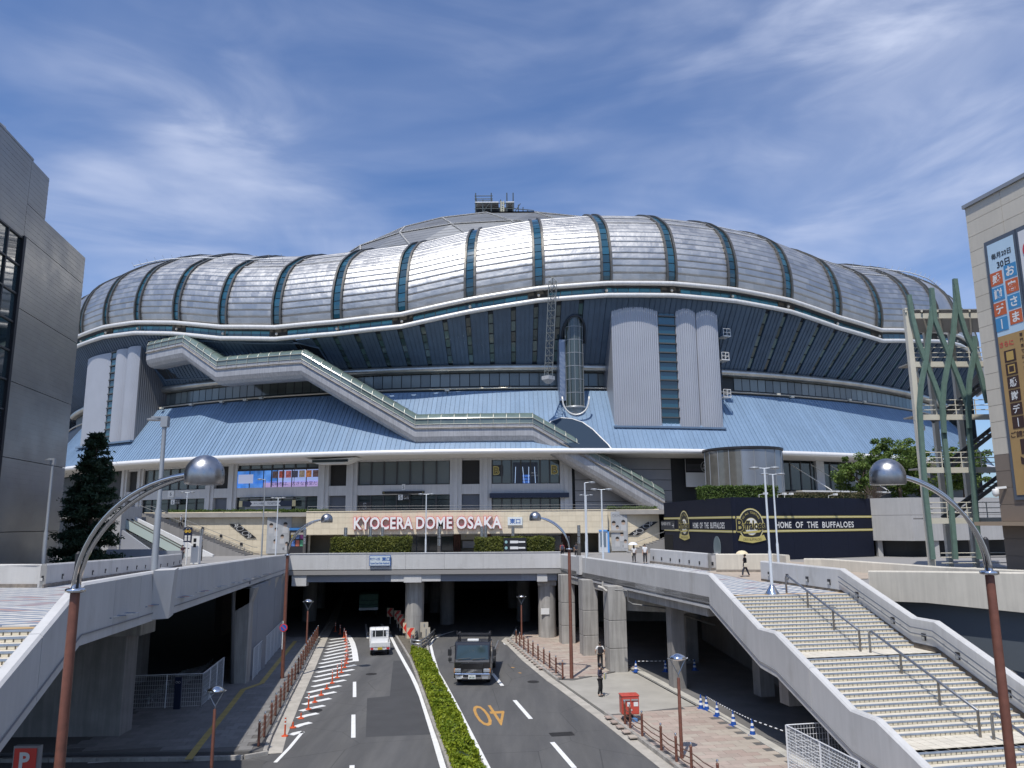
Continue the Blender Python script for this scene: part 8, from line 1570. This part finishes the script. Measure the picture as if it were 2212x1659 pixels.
def bag(col, x=.2, z=.85):
    def f(t, J): B().box(x-.05, x+.08, -.2, .12, z-.2, z+.1).make('shoulder_bag', M('bag cloth', col, .8), t, bevel=.04); B().tube([(x, -.02, z+.1), (.08, -.1, 1.25), (-.1, -.0, 1.47), (.1, .1, 1.2), (x, .05, z+.1)], .012, 4).make('bag_strap', M('bag cloth', col, .8), t)
    return f
def backpack(col):
    def f(t, J): B().box(-.15, .15, .1, .27, 1.0, 1.45).make('backpack', M('pack %.2f' % col[0], col, .7), t, bevel=.06)
    return f
def both(*fs): return lambda t, J: [f(t, J) for f in fs]
toward, away = 0.0, math.pi
RA = ((.22, -.05, .80), (.16, -.22, 1.28)); RE_ = ((.22, .03, 1.14), (.22, -.05, 1.12))
g = G(1370, 1215, ZD); person('person in white top and dark trousers under a white parasol walking on the right deck', (g.x, g.y, ZD), away, 1.58, (.72, .72, .72), (.02, .02, .025), stride=.12, arms=RA, elbows=RE_, extra=both(parasol((.75, .77, .8)), bag((.6, .55, .45))), long_hair=True)
g = G(1394, 1217, ZD); person('person in white shirt and dark trousers walking beside the white parasol', (g.x, g.y, ZD), toward, 1.72, (.7, .7, .7), (.025, .025, .03), stride=.1)
g = G(1611, 1246, ZD); person('person in black under a cream parasol striding across the plaza by the beige wall', (g.x, g.y, ZD), -1.4, 1.5, (.02, .02, .022), (.03, .035, .05), stride=.3, arms=RA, elbows=RE_, sleeve='long', extra=both(parasol((.72, .62, .42)), bag((.35, .33, .28), .2, .95)))
def guard(t, J):
    b = B(); b.lathe([(.1, 0), (.105, .05), (.09, .11), (.01, .13)], 14, (0, .01, 1.64)); b.box(-.08, .08, -.2, -.08, 1.64, 1.655); b.make('cap', M('cap navy', (.02, .02, .03), .7), t); B().box(-.055, .055, -.11, -.085, 1.53, 1.59).make('face_mask', whitep, t, bevel=.01); B().box(-.12, .26, -.3, -.27, .92, 1.25).make('held_board', whitep, t); B().box(-.125, -.02, -.31, -.3, .93, 1.24).make('yellow_sheet', M('sheet yellow', (.6, .55, .1), .6), t)
g = G(1297, 1504, .1); person('person in dark guard uniform and cap holding a white board at the drive', (g.x, g.y, .1), 1.1, 1.7, (.05, .045, .07), (.015, .015, .018), stride=.02, arms=((.18, -.24, 1.12), (.18, -.24, 1.12)), elbows=((.24, .0, 1.14), (.24, .0, 1.14)), sleeve='long', extra=guard)
g = G(1297, 1446, .14); person('person in white shirt with a black backpack walking away past the square columns', (g.x, g.y, .14), away, 1.72, (.7, .7, .7), (.02, .02, .022), stride=.12, arms=((.3, -.02, 1.0), (.3, -.02, 1.0)), elbows=((.3, .05, 1.15), (.3, .05, 1.15)), extra=backpack((.02, .02, .025)))
for x, y, s_, lab, bp_ in ((1214, 1160, (.4, .05, .05), 'person in red with a pack seen over the parapet right of the hedge', (.05, .06, .1)), (1244, 1158, (.03, .035, .05), 'person in dark shirt seen over the parapet under the beam', None)): p = YP(x, y, 82); person(lab, (p.x, 82, ZD), away, 1.66, s_, (.03, .03, .035), stride=.1, extra=backpack(bp_) if bp_ else None)
p = YP(388, 1165, 97.8); f_ = (xs0-p.x)/(xs0-xs1); person('person in grey hood and black skirt climbing the grey steps', (p.x, 97.8, ZD+(ZT-ZD)*max(0, f_)+.02), -1.5, 1.6, (.38, .40, .42), (.02, .02, .02), stride=.15, hair=(.38, .39, .41), sleeve='long')
p = YP(395, 1180, 86); person('person in dark clothes standing at the foot of the open escalator', (p.x, 86, ZD), toward, 1.6, (.05, .02, .03), (.02, .02, .02), stride=.03)
